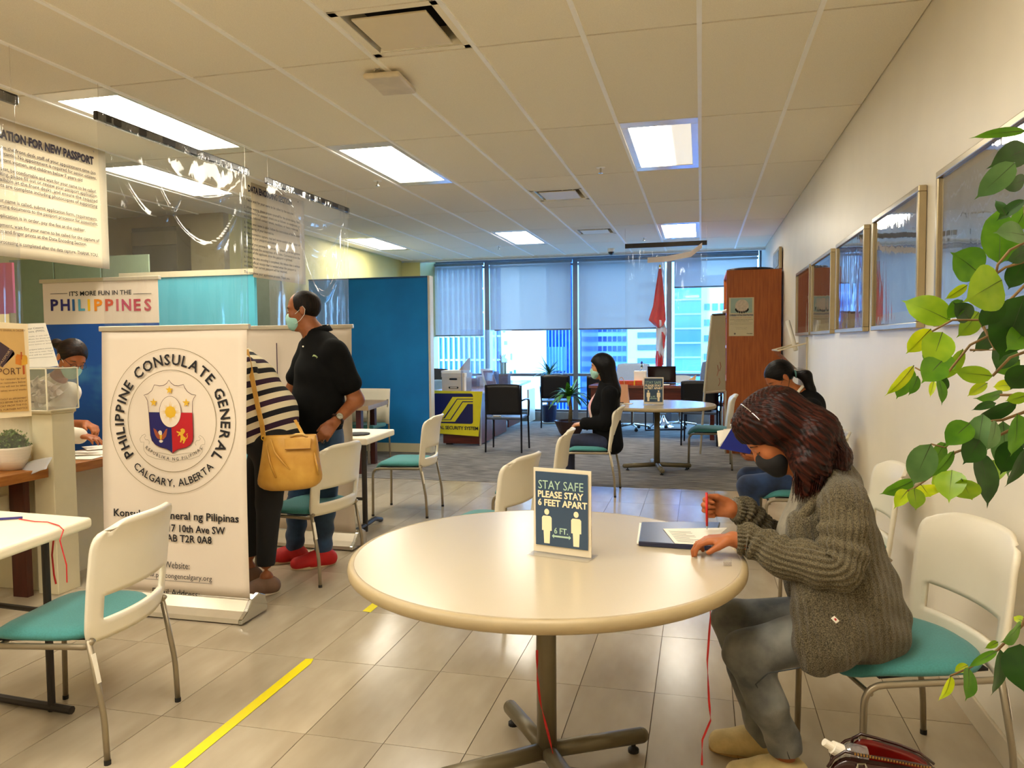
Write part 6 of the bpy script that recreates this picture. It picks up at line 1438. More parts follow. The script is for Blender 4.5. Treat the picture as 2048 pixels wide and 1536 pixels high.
bp = N.new('ShaderNodeBump'); bp.inputs['Strength'].default_value = .8; bp.inputs['Distance'].default_value = .006; L.new(ad.outputs[0], bp.inputs['Height']); L.new(bp.outputs[0], b.inputs['Normal'])
# sleeves with real ribs running along the arm
def sleeve(name, pts, radii, m, ribs=22, amp=.0032, parent=None, n=132):
    pts = [np.array(p, float) for p in pts]; C = []; Rr = []
    for i in range(len(pts) - 1):
        for s_ in np.linspace(0, 1, 14, endpoint=False): C.append(pts[i] * (1 - s_) + pts[i + 1] * s_); Rr.append(radii[i] * (1 - s_) + radii[i + 1] * s_)
    C.append(pts[-1]); Rr.append(radii[-1]); C = np.array(C); 
    for _ in range(14): C[1:-1] = .5 * C[1:-1] + .25 * (C[:-2] + C[2:])
    V = []; m_ = len(C); u_ = None
    for i in range(m_):
        T = nrm(C[min(i + 1, m_ - 1)] - C[max(i - 1, 0)]); 
        if u_ is None: u_ = nrm(np.cross(T, [0, 1, .3]))
        u_ = nrm(u_ - T * np.dot(u_, T)); w_ = np.cross(T, u_)
        for j in range(n):
            a = 2 * PI * j / n; fold = .0055 * math.sin(i * .75 + 2 * math.sin(a + i * .2)) * (1 if 8 < i < m_ - 6 else .3)
            r = Rr[i] + amp * math.copysign(abs(math.sin(ribs * a / 2 * 2)) ** .6, math.sin(ribs * a)) + fold; V.append(C[i] + r * (math.cos(a) * u_ + math.sin(a) * w_))
    F = [(i * n + j, i * n + (j + 1) % n, (i + 1) * n + (j + 1) % n, (i + 1) * n + j) for i in range(m_ - 1) for j in range(n)] + [tuple(range(n))[::-1], tuple(range((m_ - 1) * n, m_ * n))]
    return obj(name, MB().add(V, F), m, parent, smooth=True)
knit2 = mat('grey_knit_sleeve', (112, 102, 78), .95, c2=(56, 50, 38), scale=300, bump=.5, bscale=300, spec=.1, sheen=.2)
sleeve('sleeve', [shN + [0, 0, .0], shN * .5 + elN * .5, elN, elN * .5 + wrN * .5 + [0, 0, -.012], wrN + [.055, 0, 0], wrN + [.012, 0, 0]], [.066, .068, .070, .060, .049, .043], knit2, parent=t)
sleeve('sleeve', [shF, shF * .5 + elF * .5, elF, elF * .5 + wrF * .5 + [0, 0, -.01], wrF + [.05, .02, -.01], wrF + [.012, 0, 0]], [.06, .062, .062, .056, .046, .040], knit2, parent=t)
card = [cap(shN, shF, .064, None, .04), cap(up + [.0, 0, -.0], ch + [.02, 0, 0], .105, .118, .04, (Yd, 1.3)), cap(ch + [.02, 0, 0], wa + [.015, 0, 0], .118, .125, .05, (Yd, 1.3)), cap(wa + [.015, 0, 0], pe + [.03, 0, -.0], .125, .138, .05, (Yd, 1.3)), cap(nb + [.03, 0, 0], up, .066, .09, .04),
        cap(P(1650, 1190, 2.42), P(1655, 1290, 2.40), .066, .072, .04, ((1, 0, .1), 1.25)), cap(P(1720, 1180, 2.45), P(1738, 1262, 2.45), .07, .06, .04), cap(P(1612, 1230, 2.41), P(1628, 1330, 2.38), .030, .030, .03), cap(P(1700, 1260, 2.40), P(1640, 1315, 2.38), .05, .035, .04),
        cap(P(1600, 1050, 2.47), P(1622, 1180, 2.43), .04, .045, .04), cap(P(1592, 1040, 2.74), P(1600, 1180, 2.75), .04, .045, .04)]
def wob(Pn): 
    Pn = Pn.copy(); Pn[:, 0] += .0035 * np.sin(Pn[:, 2] * 55 + Pn[:, 1] * 40); Pn[:, 1] += .003 * np.sin(Pn[:, 2] * 38 + Pn[:, 0] * 60); return Pn
blob('cardigan', card, .0065, knit, t, inflate=.006, fn=wob, cuts=[('e', P(1560, 1130, 2.6), (.075, .12, .30)), ('p', P(1640, 1342, 2.4), (-.2, 0, -1))])
for k, (a, c_) in enumerate([((1655, 935), (1585, 1090))]):
    obj('collar_edge', MB().tube([P(1668, 945, 2.50), P(1640, 985, 2.47), P(1606, 1030, 2.455), P(1592, 1100, 2.44), P(1592, 1180, 2.42), P(1600, 1260, 2.385), P(1612, 1335, 2.37)], [.016, .018, .017, .016, .015, .014, .012], 10), knit2, t, smooth=True)
obj('care_tag', MB().quadbox([P(1662, 1237, 2.318), P(1672, 1247, 2.318), P(1679, 1242, 2.318), P(1669, 1232, 2.318)], (0, 1, 0), .002), paper_m, t)
obj('tag_mark', MB().quadbox([P(1668, 1238, 2.316), P(1671, 1242, 2.316), P(1674, 1240, 2.316), P(1671, 1236, 2.316)], (0, 1, 0), .001), mat('tag_red', (180, 30, 30), .6), t)
blob('shirt', [cap(up + [-.02, 0, 0], ch + [-.03, 0, 0], .085, .098, .04, (Yd, 1.2)), cap(ch + [-.035, 0, -.01], wa + [-.025, 0, 0], .098, .098, .04, (Yd, 1.15)), ell(ch + np.array([-.075, 0, -.02]), (.055, .12, .055), None, .04)], .007, mat('grey_tshirt', (134, 126, 110), .85, var=.1, scale=60, bump=.2, bscale=150), t, inflate=.006)
jeans1 = denim('faded_grey_denim', (132, 132, 126), (70, 74, 76))
for (a, b_, c_) in ((hpN, knN, akN), (hpF, knF, akF)):
    fl = np.array([(b_[0] + c_[0]) / 2 + .0, b_[1], (b_[2] + c_[2]) / 2])
    blob('trouser_leg', [cap(a, b_, .080, .060, .03), cap(b_, fl, .058, .050, .03), cap(fl, c_, .050, .044, .03), cap(c_, c_ + np.array([.0, 0, -.10]), .044, .044, .02)], .006, jeans1, t, inflate=.007, fn=lambda Q: Q + np.stack([.002 * np.sin(Q[:, 2] * 90 + Q[:, 0] * 50), 0 * Q[:, 0], 0 * Q[:, 0]], 1), cuts=[('p', c_ + np.array([0, 0, -.035]), (.1, 0, -1))])
sm = mat('seam_thread', (60, 64, 66), .8, var=0)
a_, b_, c_ = hpN, knN, akN
obj('side_seam', MB().tube([b_ + [.16, -.071, .0], b_ + [.06, -.067, -.03], b_ + [.025, -.064, -.07], (b_ + c_) / 2 + [.01, -.057, 0], c_ + [.012, -.050, -.03]], .0022, 5), sm, t, smooth=True)
suede = mat('cream_suede', (206, 184, 130), .9, var=.1, scale=25, bump=.3, bscale=120); rope = mat('sole_tan', (176, 140, 84), .8, var=.2, scale=40)
for ak, d in ((akN, fN), (akF, fF)):
    blob('shoe', foot_prims([ak[0], ak[1], .068], d, .96, .030), .005, suede, t, inflate=.013, cuts=[('p', (ak[0], 0, .098), (.12, 0, 1)), ('p', (0, 0, .01), (0, 0, -1))]); sole(t, ak, d, rope)
auburn = hair_mat('auburn_hair', (12, 4, 3), (62, 22, 11), (.72, 0, -.6), .42)
A = frame(f, u); q = lambda a, b_, d: hc + a * A[0] + b_ * A[1] + d * A[2]
hair = [ell(q(-.012, 0, .040), (.106, .092, .098), A, .03), ell(q(.028, 0, .076), (.064, .075, .055), A, .03), cap(q(-.05, 0, .03), P(1628, 868, 2.58), .094, .076, .05, (Yd, 1.1)), cap(P(1628, 868, 2.58), P(1672, 915, 2.57), .076, .045, .04, (Yd, 1.35)), cap(P(1672, 915, 2.57), P(1690, 948, 2.55), .042, .012, .03, (Yd, 1.8)),
        cap(q(-.02, -.075, .02), P(1612, 930, 2.485), .052, .040, .03), cap(P(1612, 930, 2.485), P(1612, 985, 2.46), .038, .014, .03), cap(P(1632, 880, 2.51), P(1642, 940, 2.49), .050, .032, .03), cap(P(1585, 850, 2.515), P(1604, 905, 2.505), .024, .022, .02), cap(q(-.02, .075, .02), P(1600, 930, 2.70), .05, .03, .03)]
def strand(Pn):
    fl = nrm((.72, 0, -.6)); s1 = np.cross(fl, (0, 1, 0)); g = Pn @ s1; g2 = Pn[:, 1]
    amp = .0016 * (np.sin(g * 430 + 5 * np.sin(g2 * 60)) + .7 * np.sin(g2 * 520 + g * 200)); d = Pn - hc; d = d / np.linalg.norm(d, axis=1)[:, None]; return Pn + d * amp[:, None]
blob('hair', hair, .0042, auburn, t, fn=strand, cuts=[('e', hc + A[0] * .092 - A[2] * .048, (.072, .3, .072)), ('e', hc + A[0] * .105 - A[2] * .0, (.050, .3, .042))])
st = MB()
for i in range(150):
    s0 = rnd.random(); a0 = P(1590 + 60 * s0, 915 + 20 * rnd.random(), 2.475 + .03 * rnd.random()); e0 = P(1588 + 55 * s0 + rnd.gauss(0, 4), 985 + 22 * rnd.random(), 2.445 + .03 * rnd.random()); md = (a0 + e0) / 2 + [rnd.gauss(0, .006), -.012, 0]
    st.tube([a0, md, e0], [.0016, .0014, .0004], 4, cap=False)
for i in range(110):
    s0 = rnd.random(); a0 = P(1640 + 40 * s0, 870 + 20 * rnd.random(), 2.48 + .1 * rnd.random()); e0 = P(1668 + 26 * s0 + rnd.gauss(0, 4), 925 + 26 * rnd.random(), 2.47 + .12 * rnd.random()); md = (a0 + e0) / 2 + [.012, -.004, .012]
    st.tube([a0, md, e0], [.0016, .0014, .0004], 4, cap=False)
obj('hair_strands', st, auburn, t, stuff=True)
obj('headband', MB().tube([q(.012, -.0995 * math.sin(a), .04 + .1 * math.cos(a)) + A[2] * .002 for a in np.linspace(-1.3, 1.32, 30)], .0024, 6), mat('headband_silver', (206, 200, 196), .2, .8), t, smooth=True)
nm = mat('nail_pale', (238, 190, 170), .25, var=0)
pen = thing('pen', 'red pen held upright in the raised hand of the woman in grey', 'pen', P(1414, 1010, 2.66))
pt = P(1414, 1052, 2.62); pb = P(1413, 985, 2.63)
obj('barrel', MB().tube([pt, pb], .0042, 8), red_m, pen, smooth=True); obj('tip', MB().tube([pt, pt + [0, 0, -.012]], [.0035, .0008], 8), chrome, pen)

# ---- standing man
t = thing('person', 'person with thinning hair in a black polo and mint mask standing by the banner', 'person', (-2.4, 4.4, 0), 0)
hc = P(607, 621, 4.42); f = (-.94, -.30, -.10); u = (-.05, 0, 1); k_ = 1.06
hair_b = hair_mat('short_black_hair', (10, 7, 5), (30, 19, 12), (0, 0, 1), .55)
nb = P(628, 668, 4.44); up = P(643, 700, 4.44); ch = P(640, 745, 4.42); be = P(634, 815, 4.38); pe = P(640, 880, 4.42)
cd = nrm((.80, -.60, 0)); shL, shR = up + cd * .185 + [0, 0, -.02], up - cd * .165 + [0, 0, .0]
elL, wrL = P(713, 800, 4.42), P(668, 846, 4.24); elR, wrR = P(580, 790, 4.50), P(596, 865, 4.34)
hL, hR = pe + cd * .09, pe - cd * .09; knL, akL = P(650, 1000, 4.40), P(646, 1098, 4.42); knR, akR = P(598, 1000, 4.47), P(588, 1100, 4.46)
tor = [cap(nb, up, .06, .09, .04), cap(shL, shR, .062, None, .05), cap(up, ch, .10, .125, .05, (cd, 1.35)), cap(ch, be, .125, .135, .05, (cd, 1.25)), cap(be, pe, .135, .12, .05, (cd, 1.25))]
arL = [cap(shL, elL, .058, .048, .03), cap(elL, wrL, .047, .030, .02)]; arR = [cap(shR, elR, .056, .046, .03), cap(elR, wrR, .045, .030, .02)]
lgs = [cap(hL, knL, .088, .062, .03), cap(knL, akL, .058, .042, .02), cap(hR, knR, .088, .062, .03), cap(knR, akR, .058, .042, .02)]
skin = head_prims(hc, f, u, k_) + [cap(hc + [.01, 0, -.06], nb, .062, .066, .02)] + tor + arL + arR + lgs + hand_prims(wrL, P(640, 880, 4.17) - wrL, (.5, -.8, .4), (-1, 0, 0), (.45, .5, .4), s=1.08, thumb=(.8, .4, -.3)) + hand_prims(wrR, (.1, -.6, -.7), (.2, -1, .3), (1, 0, 0), (.4, .5, .4), s=1.05)
fm1, fm2 = (-.75, -.65, 0), (-.9, -.4, 0)
skin += foot_prims([akL[0], akL[1], .1], fm1, 1.12) + foot_prims([akR[0], akR[1], .1], fm2, 1.12)
blob('body', skin, .0062, SK2, t)
face_bits(t, hc, f, u, k_, hairm=hair_b); mask(t, hc, f, u, mint_m, k_)
A = frame(f, u); q = lambda a, b_, d: hc + k_ * (a * A[0] + b_ * A[1] + d * A[2])
blob('hair', [ell(q(-.014, 0, .028), np.array((.096, .080, .090)) * k_, A, .01)], .004, hair_b, t, cuts=[('p', q(.040, 0, 0), nrm(A[0] - A[2] * .08)), ('p', q(0, 0, -.058), -A[2]), ('e', hc + A[0] * .05 * k_ - A[2] * .055 * k_, (.07, .2, .065)), ('e', q(.075, 0, .10), (.05, .06, .04))])
polo = mat('black_polo', (12, 12, 12), .9, var=.2, scale=20, spec=.15, bump=.1, bscale=60)
blob('polo_shirt', tor + [cap(shL, shL * .38 + elL * .62, .068, .066, .03), cap(shR, shR * .4 + elR * .6, .064, .060, .03)], .008, polo, t, inflate=.016, cuts=[('p', pe + [0, 0, -.03], (0, 0, -1)), ('e', nb + np.array([-.045, -.03, .035]), (.065, .065, .07))], fn=lambda Q: Q + np.stack([.004 * np.sin(Q[:, 2] * 42 + Q[:, 0] * 20), 0 * Q[:, 0], 0 * Q[:, 0]], 1))
col_ = MB()
for sd in (-1, 1):
    pts = []
    for a in np.linspace(.25, 2.9, 12): pts.append(nb + np.array([.01, .02, .015]) + .078 * (math.cos(a) * -nrm((-.6, -.8, 0)) * -1 + sd * math.sin(a) * cd) * np.array([1, 1, 0]) + np.array([0, 0, .028 - .03 * (1 + math.cos(a)) / 2]))
    V = []
    for p in pts: V += [p + [0, 0, .018], p * 1.0 + (p - nb) * np.array([.22, .22, 0]) + [0, 0, -.018]]
    col_.add(V, [(2 * i, 2 * i + 1, 2 * i + 3, 2 * i + 2) for i in range(len(pts) - 1)])
obj('collar', col_, polo, t, smooth=True, solid=.005)
c0 = P(606, 693, 4.26); obj('button', MB().ball(c0, (.006, .004, .006), 8), paper_m, t)
gp = P(630, 714, 4.22); m = MB()
m.tube([gp + [-.016, 0, .004], gp + [-.006, -.004, .010], gp + [.006, -.004, .006], gp + [.016, 0, -.002], gp + [.010, -.002, -.008]], [.002, .005, .005, .003, .001], 6)
obj('chest_emblem', m, mat('emblem_green', (170, 190, 130), .6, var=.2), t)
jeans2 = denim('blue_denim', (50, 78, 112), (22, 36, 60))
blob('trousers', lgs + [cap(be * .3 + pe * .7, pe, .125, .118, .05, (cd, 1.25))], .008, jeans2, t, inflate=.014, cuts=[('p', (0, 0, .075), (0, 0, -1)), ('p', pe + [0, 0, .08], (0, 0, 1))], fn=lambda Q: Q + np.stack([.005 * np.sin(Q[:, 2] * 60) * (Q[:, 2] < .45), 0 * Q[:, 0], 0 * Q[:, 0]], 1))
redshoe = mat('red_canvas', (180, 18, 16), .7, var=.1)
for ak, d in ((akL, fm1), (akR, fm2)):
    blob('shoe', foot_prims([ak[0], ak[1], .09], d, 1.12), .006, redshoe, t, inflate=.012, cuts=[('p', (0, 0, .12), (0, 0, 1)), ('p', (0, 0, .012), (0, 0, -1))]); sole(t, ak, d, mat('shoe_sole', (206, 180, 140), .7), 1.15)
wt = thing('wristwatch', 'round metal wristwatch with a dark strap on the standing man', 'watch', wrL)
dr = nrm(wrL - elL); wc = wrL - dr * .035; nn = nrm(np.cross(dr, [0, .3, 1])); nb2 = nrm((.55, -.75, .35) - dr * np.dot((.55, -.75, .35), dr)); s2 = np.cross(dr, nb2)
obj('strap', MB().tube([wc + .037 * (math.cos(a) * nb2 + math.sin(a) * s2) for a in np.linspace(0, 2 * PI, 24)], .0085, 6), mat('watch_strap', (40, 20, 14), .5), wt, smooth=True)
pts = [wc + nb2 * .040 + .021 * (math.cos(a) * dr + math.sin(a) * s2) for a in np.linspace(0, 2 * PI, 24, endpoint=False)]
obj('case', MB().quadbox(pts, nb2, .008), chrome, wt); obj('dial', MB().quadbox([wc + nb2 * .0482 + (p - wc - nb2 * .040) * .8 for p in pts], nb2, .001), mat('watch_dial', (150, 150, 140), .3, var=.3, scale=90), wt)
tag(obj('ring', MB().tube([P(645, 884, 4.15) + .010 * np.array([math.cos(a), .0, math.sin(a)]) for a in np.linspace(0, 2 * PI, 14)], .0022, 5), chrome), 'small metal ring on the standing man\'s finger', 'ring')

# ---- woman in the striped top
t = thing('person', 'person in a striped black and cream top bending behind the consulate banner', 'person', (-2.75, 3.95, 0), 0)
Yw = 3.93
pe = P(542, 880, Yw); wa = P(532, 825, Yw); ch = P(496, 765, Yw); up = P(470, 728, Yw); nb = P(452, 715, Yw); hc = P(425, 715, Yw)
f = (-.7, 0, -.7); u = (-.7, 0, .7)
hN, hF = P(545, 890, Yw - .09), P(538, 885, Yw + .09); knN, akN = P(538, 1005, Yw - .1), P(532, 1125, Yw - .1); knF, akF = P(500, 1005, Yw + .06), P(497, 1110, Yw + .06)
shN, shF = P(485, 738, Yw - .17), P(475, 728, Yw + .17); elN, wrN = P(450, 830, Yw - .22), P(400, 850, Yw - .2); elF, wrF = P(440, 820, Yw + .2), P(390, 850, Yw + .2)
tor = [cap(shN, shF, .06, None, .05), cap(up, ch, .10, .13, .05, (Yd, 1.25)), cap(ch, wa, .13, .145, .05, (Yd, 1.2)), cap(wa, pe, .145, .14, .05, (Yd, 1.2))]
arms = [cap(shN, elN, .052, .044, .03), cap(elN, wrN, .042, .028, .02), cap(shF, elF, .052, .044, .03), cap(elF, wrF, .042, .028, .02)]
lgs = [cap(hN, knN, .088, .06, .04), cap(knN, akN, .056, .038, .02), cap(hF, knF, .088, .06, .04), cap(knF, akF, .056, .038, .02)]
blob('body', head_prims(hc, f, u) + [cap(hc + [.03, 0, -.04], nb, .05, .055), cap(nb, up, .06, .08)] + tor + arms + lgs + foot_prims([akN[0], akN[1], .1], (-.5, -.6, 0)) + foot_prims([akF[0], akF[1], .1], (-.8, -.3, 0)) + hand_prims(wrN, (-1, 0, -.1), (0, 0, 1), (0, -1, 0)) + hand_prims(wrF, (-1, 0, -.1), (0, 0, 1), (0, -1, 0)), .0075, SK2, t)
face_bits(t, hc, f, u); mask(t, hc, f, u, mint_m)
sm_ = bpy.data.materials.new('striped_jersey'); sm_.use_nodes = True; nt = sm_.node_tree; N = nt.nodes; L = nt.links
tc = N.new('ShaderNodeTexCoord'); vd = N.new('ShaderNodeVectorMath'); vd.operation = 'DOT_PRODUCT'; vd.inputs[1].default_value = (-.36, .0, .93); L.new(tc.outputs['Object'], vd.inputs[0])
ml = N.new('ShaderNodeMath'); ml.operation = 'MULTIPLY'; ml.inputs[1].default_value = 1 / .128; L.new(vd.outputs['Value'], ml.inputs[0]); fr = N.new('ShaderNodeMath'); fr.operation = 'FRACT'; L.new(ml.outputs[0], fr.inputs[0])
rp = N.new('ShaderNodeValToRGB'); rp.color_ramp.interpolation = 'CONSTANT'; L.new(fr.outputs[0], rp.inputs[0]); e = rp.color_ramp.elements; e[0].position = 0; e[0].color = (*lin((232, 220, 190)), 1); e[1].position = .26; e[1].color = (*lin((10, 10, 20)), 1)
x_ = e.new(.5); x_.color = (*lin((232, 220, 190)), 1); x_ = e.new(.76); x_.color = (*lin((44, 12, 44)), 1)
L.new(rp.outputs[0], N['Principled BSDF'].inputs[0]); N['Principled BSDF'].inputs['Roughness'].default_value = .85
blob('striped_top', tor + [cap(shN, elN, .054, .05, .03), cap(shF, elF, .054, .05, .03), cap(elN, wrN, .05, .038, .03), cap(nb, up, .06, .08)], .008, sm_, t, inflate=.016, cuts=[('p', pe + [0, 0, -.015], (.25, 0, -1))])
blob('trousers', lgs + [cap(wa * .3 + pe * .7, pe, .13, .13, .05, (Yd, 1.2))], .009, mat('black_trousers', (10, 10, 12), .85, var=.2), t, inflate=.014, cuts=[('p', (0, 0, .17), (0, 0, -1))])
snk = mat('taupe_sneaker', (112, 84, 66), .7, var=.1)
for ak, d in ((akN, (-.5, -.6, 0)), (akF, (-.8, -.3, 0))):
    blob('shoe', foot_prims([ak[0], ak[1], .075], d), .006, snk, t, inflate=.010, cuts=[('p', (0, 0, .10), (0, 0, 1)), ('p', (0, 0, .012), (0, 0, -1))]); sole(t, ak, d, mat('sole_white', (216, 204, 180), .6), 1.05)
blob('hair', [ell(hc + np.array([.01, 0, .02]), (.11, .09, .105), frame(f, u), .03), cap(P(450, 700, Yw), P(492, 740, Yw - .06), .07, .045, .04), cap(P(490, 735, Yw - .10), P(498, 785, Yw - .15), .032, .012, .03)], .006, hair_mat('long_black_hair', (10, 6, 5), (40, 22, 14), (.2, 0, -1)), t)
# her bag
tanl = mat('tan_leather', (208, 160, 72), .42, c2=(184, 134, 50), scale=7, bump=.25, bscale=30, spec=.45)
t = thing('shoulder_bag', 'tan leather shoulder bag with a gathered corner hanging over the chair', 'bag', P(575, 985, 3.72))
rows = [(530, 632, 868, .02), (528, 634, 880, .035), (527, 634, 905, .05), (523, 638, 935, .062), (518, 642, 958, .060), (520, 640, 972, .045), (540, 622, 984, .02)]
bgc = 3.70
V = []; n = 40
for l, r_, y, dp in rows:
    a, b_ = P(l, y + (3 if y < 970 else 0), bgc), P(r_, y - (6 if y > 900 else 0), bgc)
    for j in range(n):
        an = 2 * PI * j / n; cc, ss = math.cos(an), math.sin(an); k = (abs(cc) ** 3.2 + abs(ss) ** 3.2) ** (-1 / 3.2)
        p = (a + b_) / 2 + (b_ - a) / 2 * cc * k; V.append((p[0], p[1] + dp * ss * k + .006 * math.sin(cc * 9 + y * .11), p[2]))
F = [(i * n + j, i * n + (j + 1) % n, (i + 1) * n + (j + 1) % n, (i + 1) * n + j) for i in range(len(rows) - 1) for j in range(n)] + [tuple(range((len(rows) - 1) * n, len(rows) * n))]
o = obj('body', MB().add(V, F), tanl, t, smooth=True, solid=.004, subd=1)
a, b_ = P(568, 877, bgc - .047), P(622, 875, bgc - .047); c_, d_ = P(620, 897, bgc - .062), P(570, 900, bgc - .062)
obj('pocket_flap', MB().quadbox([a, b_, c_, d_], (0, 1, 0), .006), tanl, t, bevel=.003)
obj('pocket_seam', MB().tube([P(570, 899, bgc - .066), P(622, 897, bgc - .066)], .0022, 6), mat('leather_dark', (130, 84, 24), .5), t)
for pts in ([P(541, 878, bgc - .045), P(550, 905, bgc - .062), P(566, 925, bgc - .068), P(580, 940, bgc - .066)], [P(533, 888, bgc - .05), P(540, 925, bgc - .064), P(552, 955, bgc - .06)]): obj('fold_ridge', MB().tube(pts, [.002, .006, .006, .002][:len(pts)], 6), tanl, t, smooth=True)
obj('side_gusset', MB().tube([P(628, 905, bgc - .03), P(634, 930, bgc - .04), P(637, 950, bgc - .035)], [.004, .007, .004], 6), tanl, t, smooth=True)
obj('rolled_handle', MB().tube([P(581, 873, bgc - .03), P(592, 869, bgc - .035), P(605, 868, bgc - .03), P(615, 874, bgc - .02)], .007, 8), mat('handle_tan', (216, 176, 100), .4), t, smooth=True)
Q = [P(493, 700, 3.80), P(498, 725, 3.74), P(507, 770, 3.715), P(516, 815, 3.69), P(524, 850, 3.68), P(527, 874, 3.69)]
st_ = MB().ribbon(Q, [(1, -.15, .25)] * 6, .030); obj('strap', st_, tanl, t, solid=.004)
obj('strap', MB().ribbon([P(590, 840, 3.80), P(600, 858, 3.76), P(607, 872, 3.72)], [(1, 0, .3)] * 3, .018), tanl, t, solid=.004)
obj('strap_ring', MB().tube([P(527, 876, 3.675) + .012 * np.array([math.cos(x), 0, math.sin(x)]) for x in np.linspace(0, 2 * PI, 16)], .0025, 5), gold, t)

# ---- seated woman with long black hair
t = thing('person', 'person with long black hair and a mint mask seated in profile mid-room', 'person', (-1.0, 7.2, 0), 0)
Yw = 7.2; hc = P(1202, 733, Yw); f = (-.99, -.12, -.08); u = (-.03, 0, 1)
nb = P(1213, 768, Yw); up = P(1217, 786, Yw); ch = P(1208, 815, Yw); wa = P(1212, 850, Yw); pe = P(1216, 880, Yw)
shN, shF = P(1220, 788, Yw - .17), P(1214, 788, Yw + .17); elN, wrN = P(1212, 845, Yw - .2), P(1166, 848, Yw - .12); elF, wrF = P(1205, 845, Yw + .2), P(1166, 846, Yw + .02)
hN, hF = P(1212, 884, Yw - .09), P(1212, 884, Yw + .09); knN, akN = P(1136, 884, Yw - .1), P(1140, 962, Yw - .1); knF, akF = P(1134, 882, Yw + .1), P(1130, 950, Yw + .1)
tor = [cap(nb, up, .05, .08, .04), cap(shN, shF, .05, None, .05), cap(up, ch, .09, .108, .05, (Yd, 1.3)), cap(ch, wa, .108, .105, .05, (Yd, 1.2)), cap(wa, pe, .105, .12, .05, (Yd, 1.25))]
arms = [cap(shN, elN, .045, .038, .03), cap(elN, wrN, .036, .025, .02), cap(shF, elF, .045, .038, .03), cap(elF, wrF, .036, .025, .02)]
lgs = [cap(hN, knN, .078, .055, .04), cap(knN, akN, .052, .036, .02), cap(hF, knF, .078, .055, .04), cap(knF, akF, .052, .036, .02)]
blob('body', head_prims(hc, f, u, .97) + [cap(hc + [.02, 0, -.05], nb, .047, .048)] + tor + arms + lgs + hand_prims(wrN, (-1, .3, -.1), (0, -.3, 1), (0, 1, 0), s=.95) + hand_prims(wrF, (-1, -.4, -.1), (0, .2, 1), (0, -1, 0), s=.95) + foot_prims([akN[0], akN[1], .1], (-1, 0, 0)) + foot_prims([akF[0], akF[1], .1], (-1, 0, 0)), .0075, SK3, t)
face_bits(t, hc, f, u, .97); mask(t, hc, f, u, mint_m, .97)
blob('cardigan', [p for p in tor] + [cap(shN, elN, .052, .048, .03), cap(elN, wrN + [.02, 0, 0], .046, .036, .03), cap(shF, elF, .052, .048, .03), cap(elF, wrF + [.02, 0, 0], .046, .036, .03), cap(wa + [.03, -.05, 0], P(1228, 890, Yw - .12), .09, .07, .05)], .009, mat('black_cardigan', (12, 12, 14), .9, var=.2, spec=.15), t, inflate=.018, cuts=[('e', ch + np.array([-.13, 0, -.02]), (.055, .075, .4))])
blob('shirt', [cap(up + [-.02, 0, 0], ch + [-.025, 0, 0], .08, .10, .05, (Yd, 1.15)), cap(ch + [-.025, 0, 0], wa + [-.03, 0, 0], .10, .10, .05, (Yd, 1.1))], .009, mat('pink_white_shirt', (238, 226, 216), .8, c2=(226, 150, 160), scale=9), t, inflate=.012)
blob('trousers', lgs + [cap(hN, hF, .09, None, .05)], .009, denim('navy_denim', (34, 44, 76), (18, 22, 40)), t, inflate=.012)
for ak in (akN, akF): blob('shoe', foot_prims([ak[0], ak[1], .075], (-1, 0, 0)), .008, rubber_m, t, inflate=.008, cuts=[('p', (0, 0, .1), (0, 0, 1)), ('p', (0, 0, .008), (0, 0, -1))])
lb = hair_mat('straight_black_hair', (4, 4, 5), (14, 11, 11), (.1, 0, -1), .45)
blob('hair', [ell(hc + np.array([.012, 0, .03]), (.112, .090, .103), None, .03), cap(hc + [.05, 0, .0], P(1224, 780, Yw), .085, .075, .04, (Yd, 1.25)), cap(P(1224, 780, Yw), P(1229, 848, Yw - .02), .078, .050, .04, (Yd, 1.4))], .006, lb, t, cuts=[('e', hc + np.array([-.125, 0, -.055]), (.098, .3, .105))])

# ---- woman with the ponytail
t = thing('person', 'person with a ponytail and black mask reading a blue folder by the right wall', 'person', (.6, 5.35, 0), 0)
Yw = 5.35; hc = P(1562, 757, Yw); f = (-.76, -.22, -.62); u = (-.6, 0, .78)
nb = P(1602, 792, Yw); up = P(1615, 812, Yw); ch = P(1614, 855, Yw); wa = P(1630, 905, Yw); pe = P(1636, 945, Yw)
shN, shF = P(1622, 820, Yw - .17), P(1612, 815, Yw + .17); elN, wrN = P(1592, 905, Yw - .22), P(1518, 917, Yw - .15); elF, wrF = P(1580, 890, Yw + .2), P(1500, 890, Yw + .1)
hN, hF = P(1625, 962, Yw - .09), P(1625, 958, Yw + .09); knN, akN = P(1496, 972, Yw - .10), P(1510, 1085, Yw - .10); knF, akF = P(1496, 955, Yw + .12), P(1508, 1060, Yw + .12)
tor = [cap(nb, up, .055, .08, .04), cap(shN, shF, .052, None, .05), cap(up, ch, .09, .11, .05, (Yd, 1.3)), cap(ch, wa, .11, .108, .05, (Yd, 1.2)), cap(wa, pe, .108, .12, .05, (Yd, 1.25))]
arms = [cap(shN, elN, .046, .038, .03), cap(elN, wrN, .037, .026, .02), cap(shF, elF, .046, .038, .03), cap(elF, wrF, .037, .026, .02)]
lgs = [cap(hN, knN, .080, .062, .04), cap(knN, akN, .056, .038, .02), cap(hF, knF, .080, .062, .04), cap(knF, akF, .056, .038, .02)]
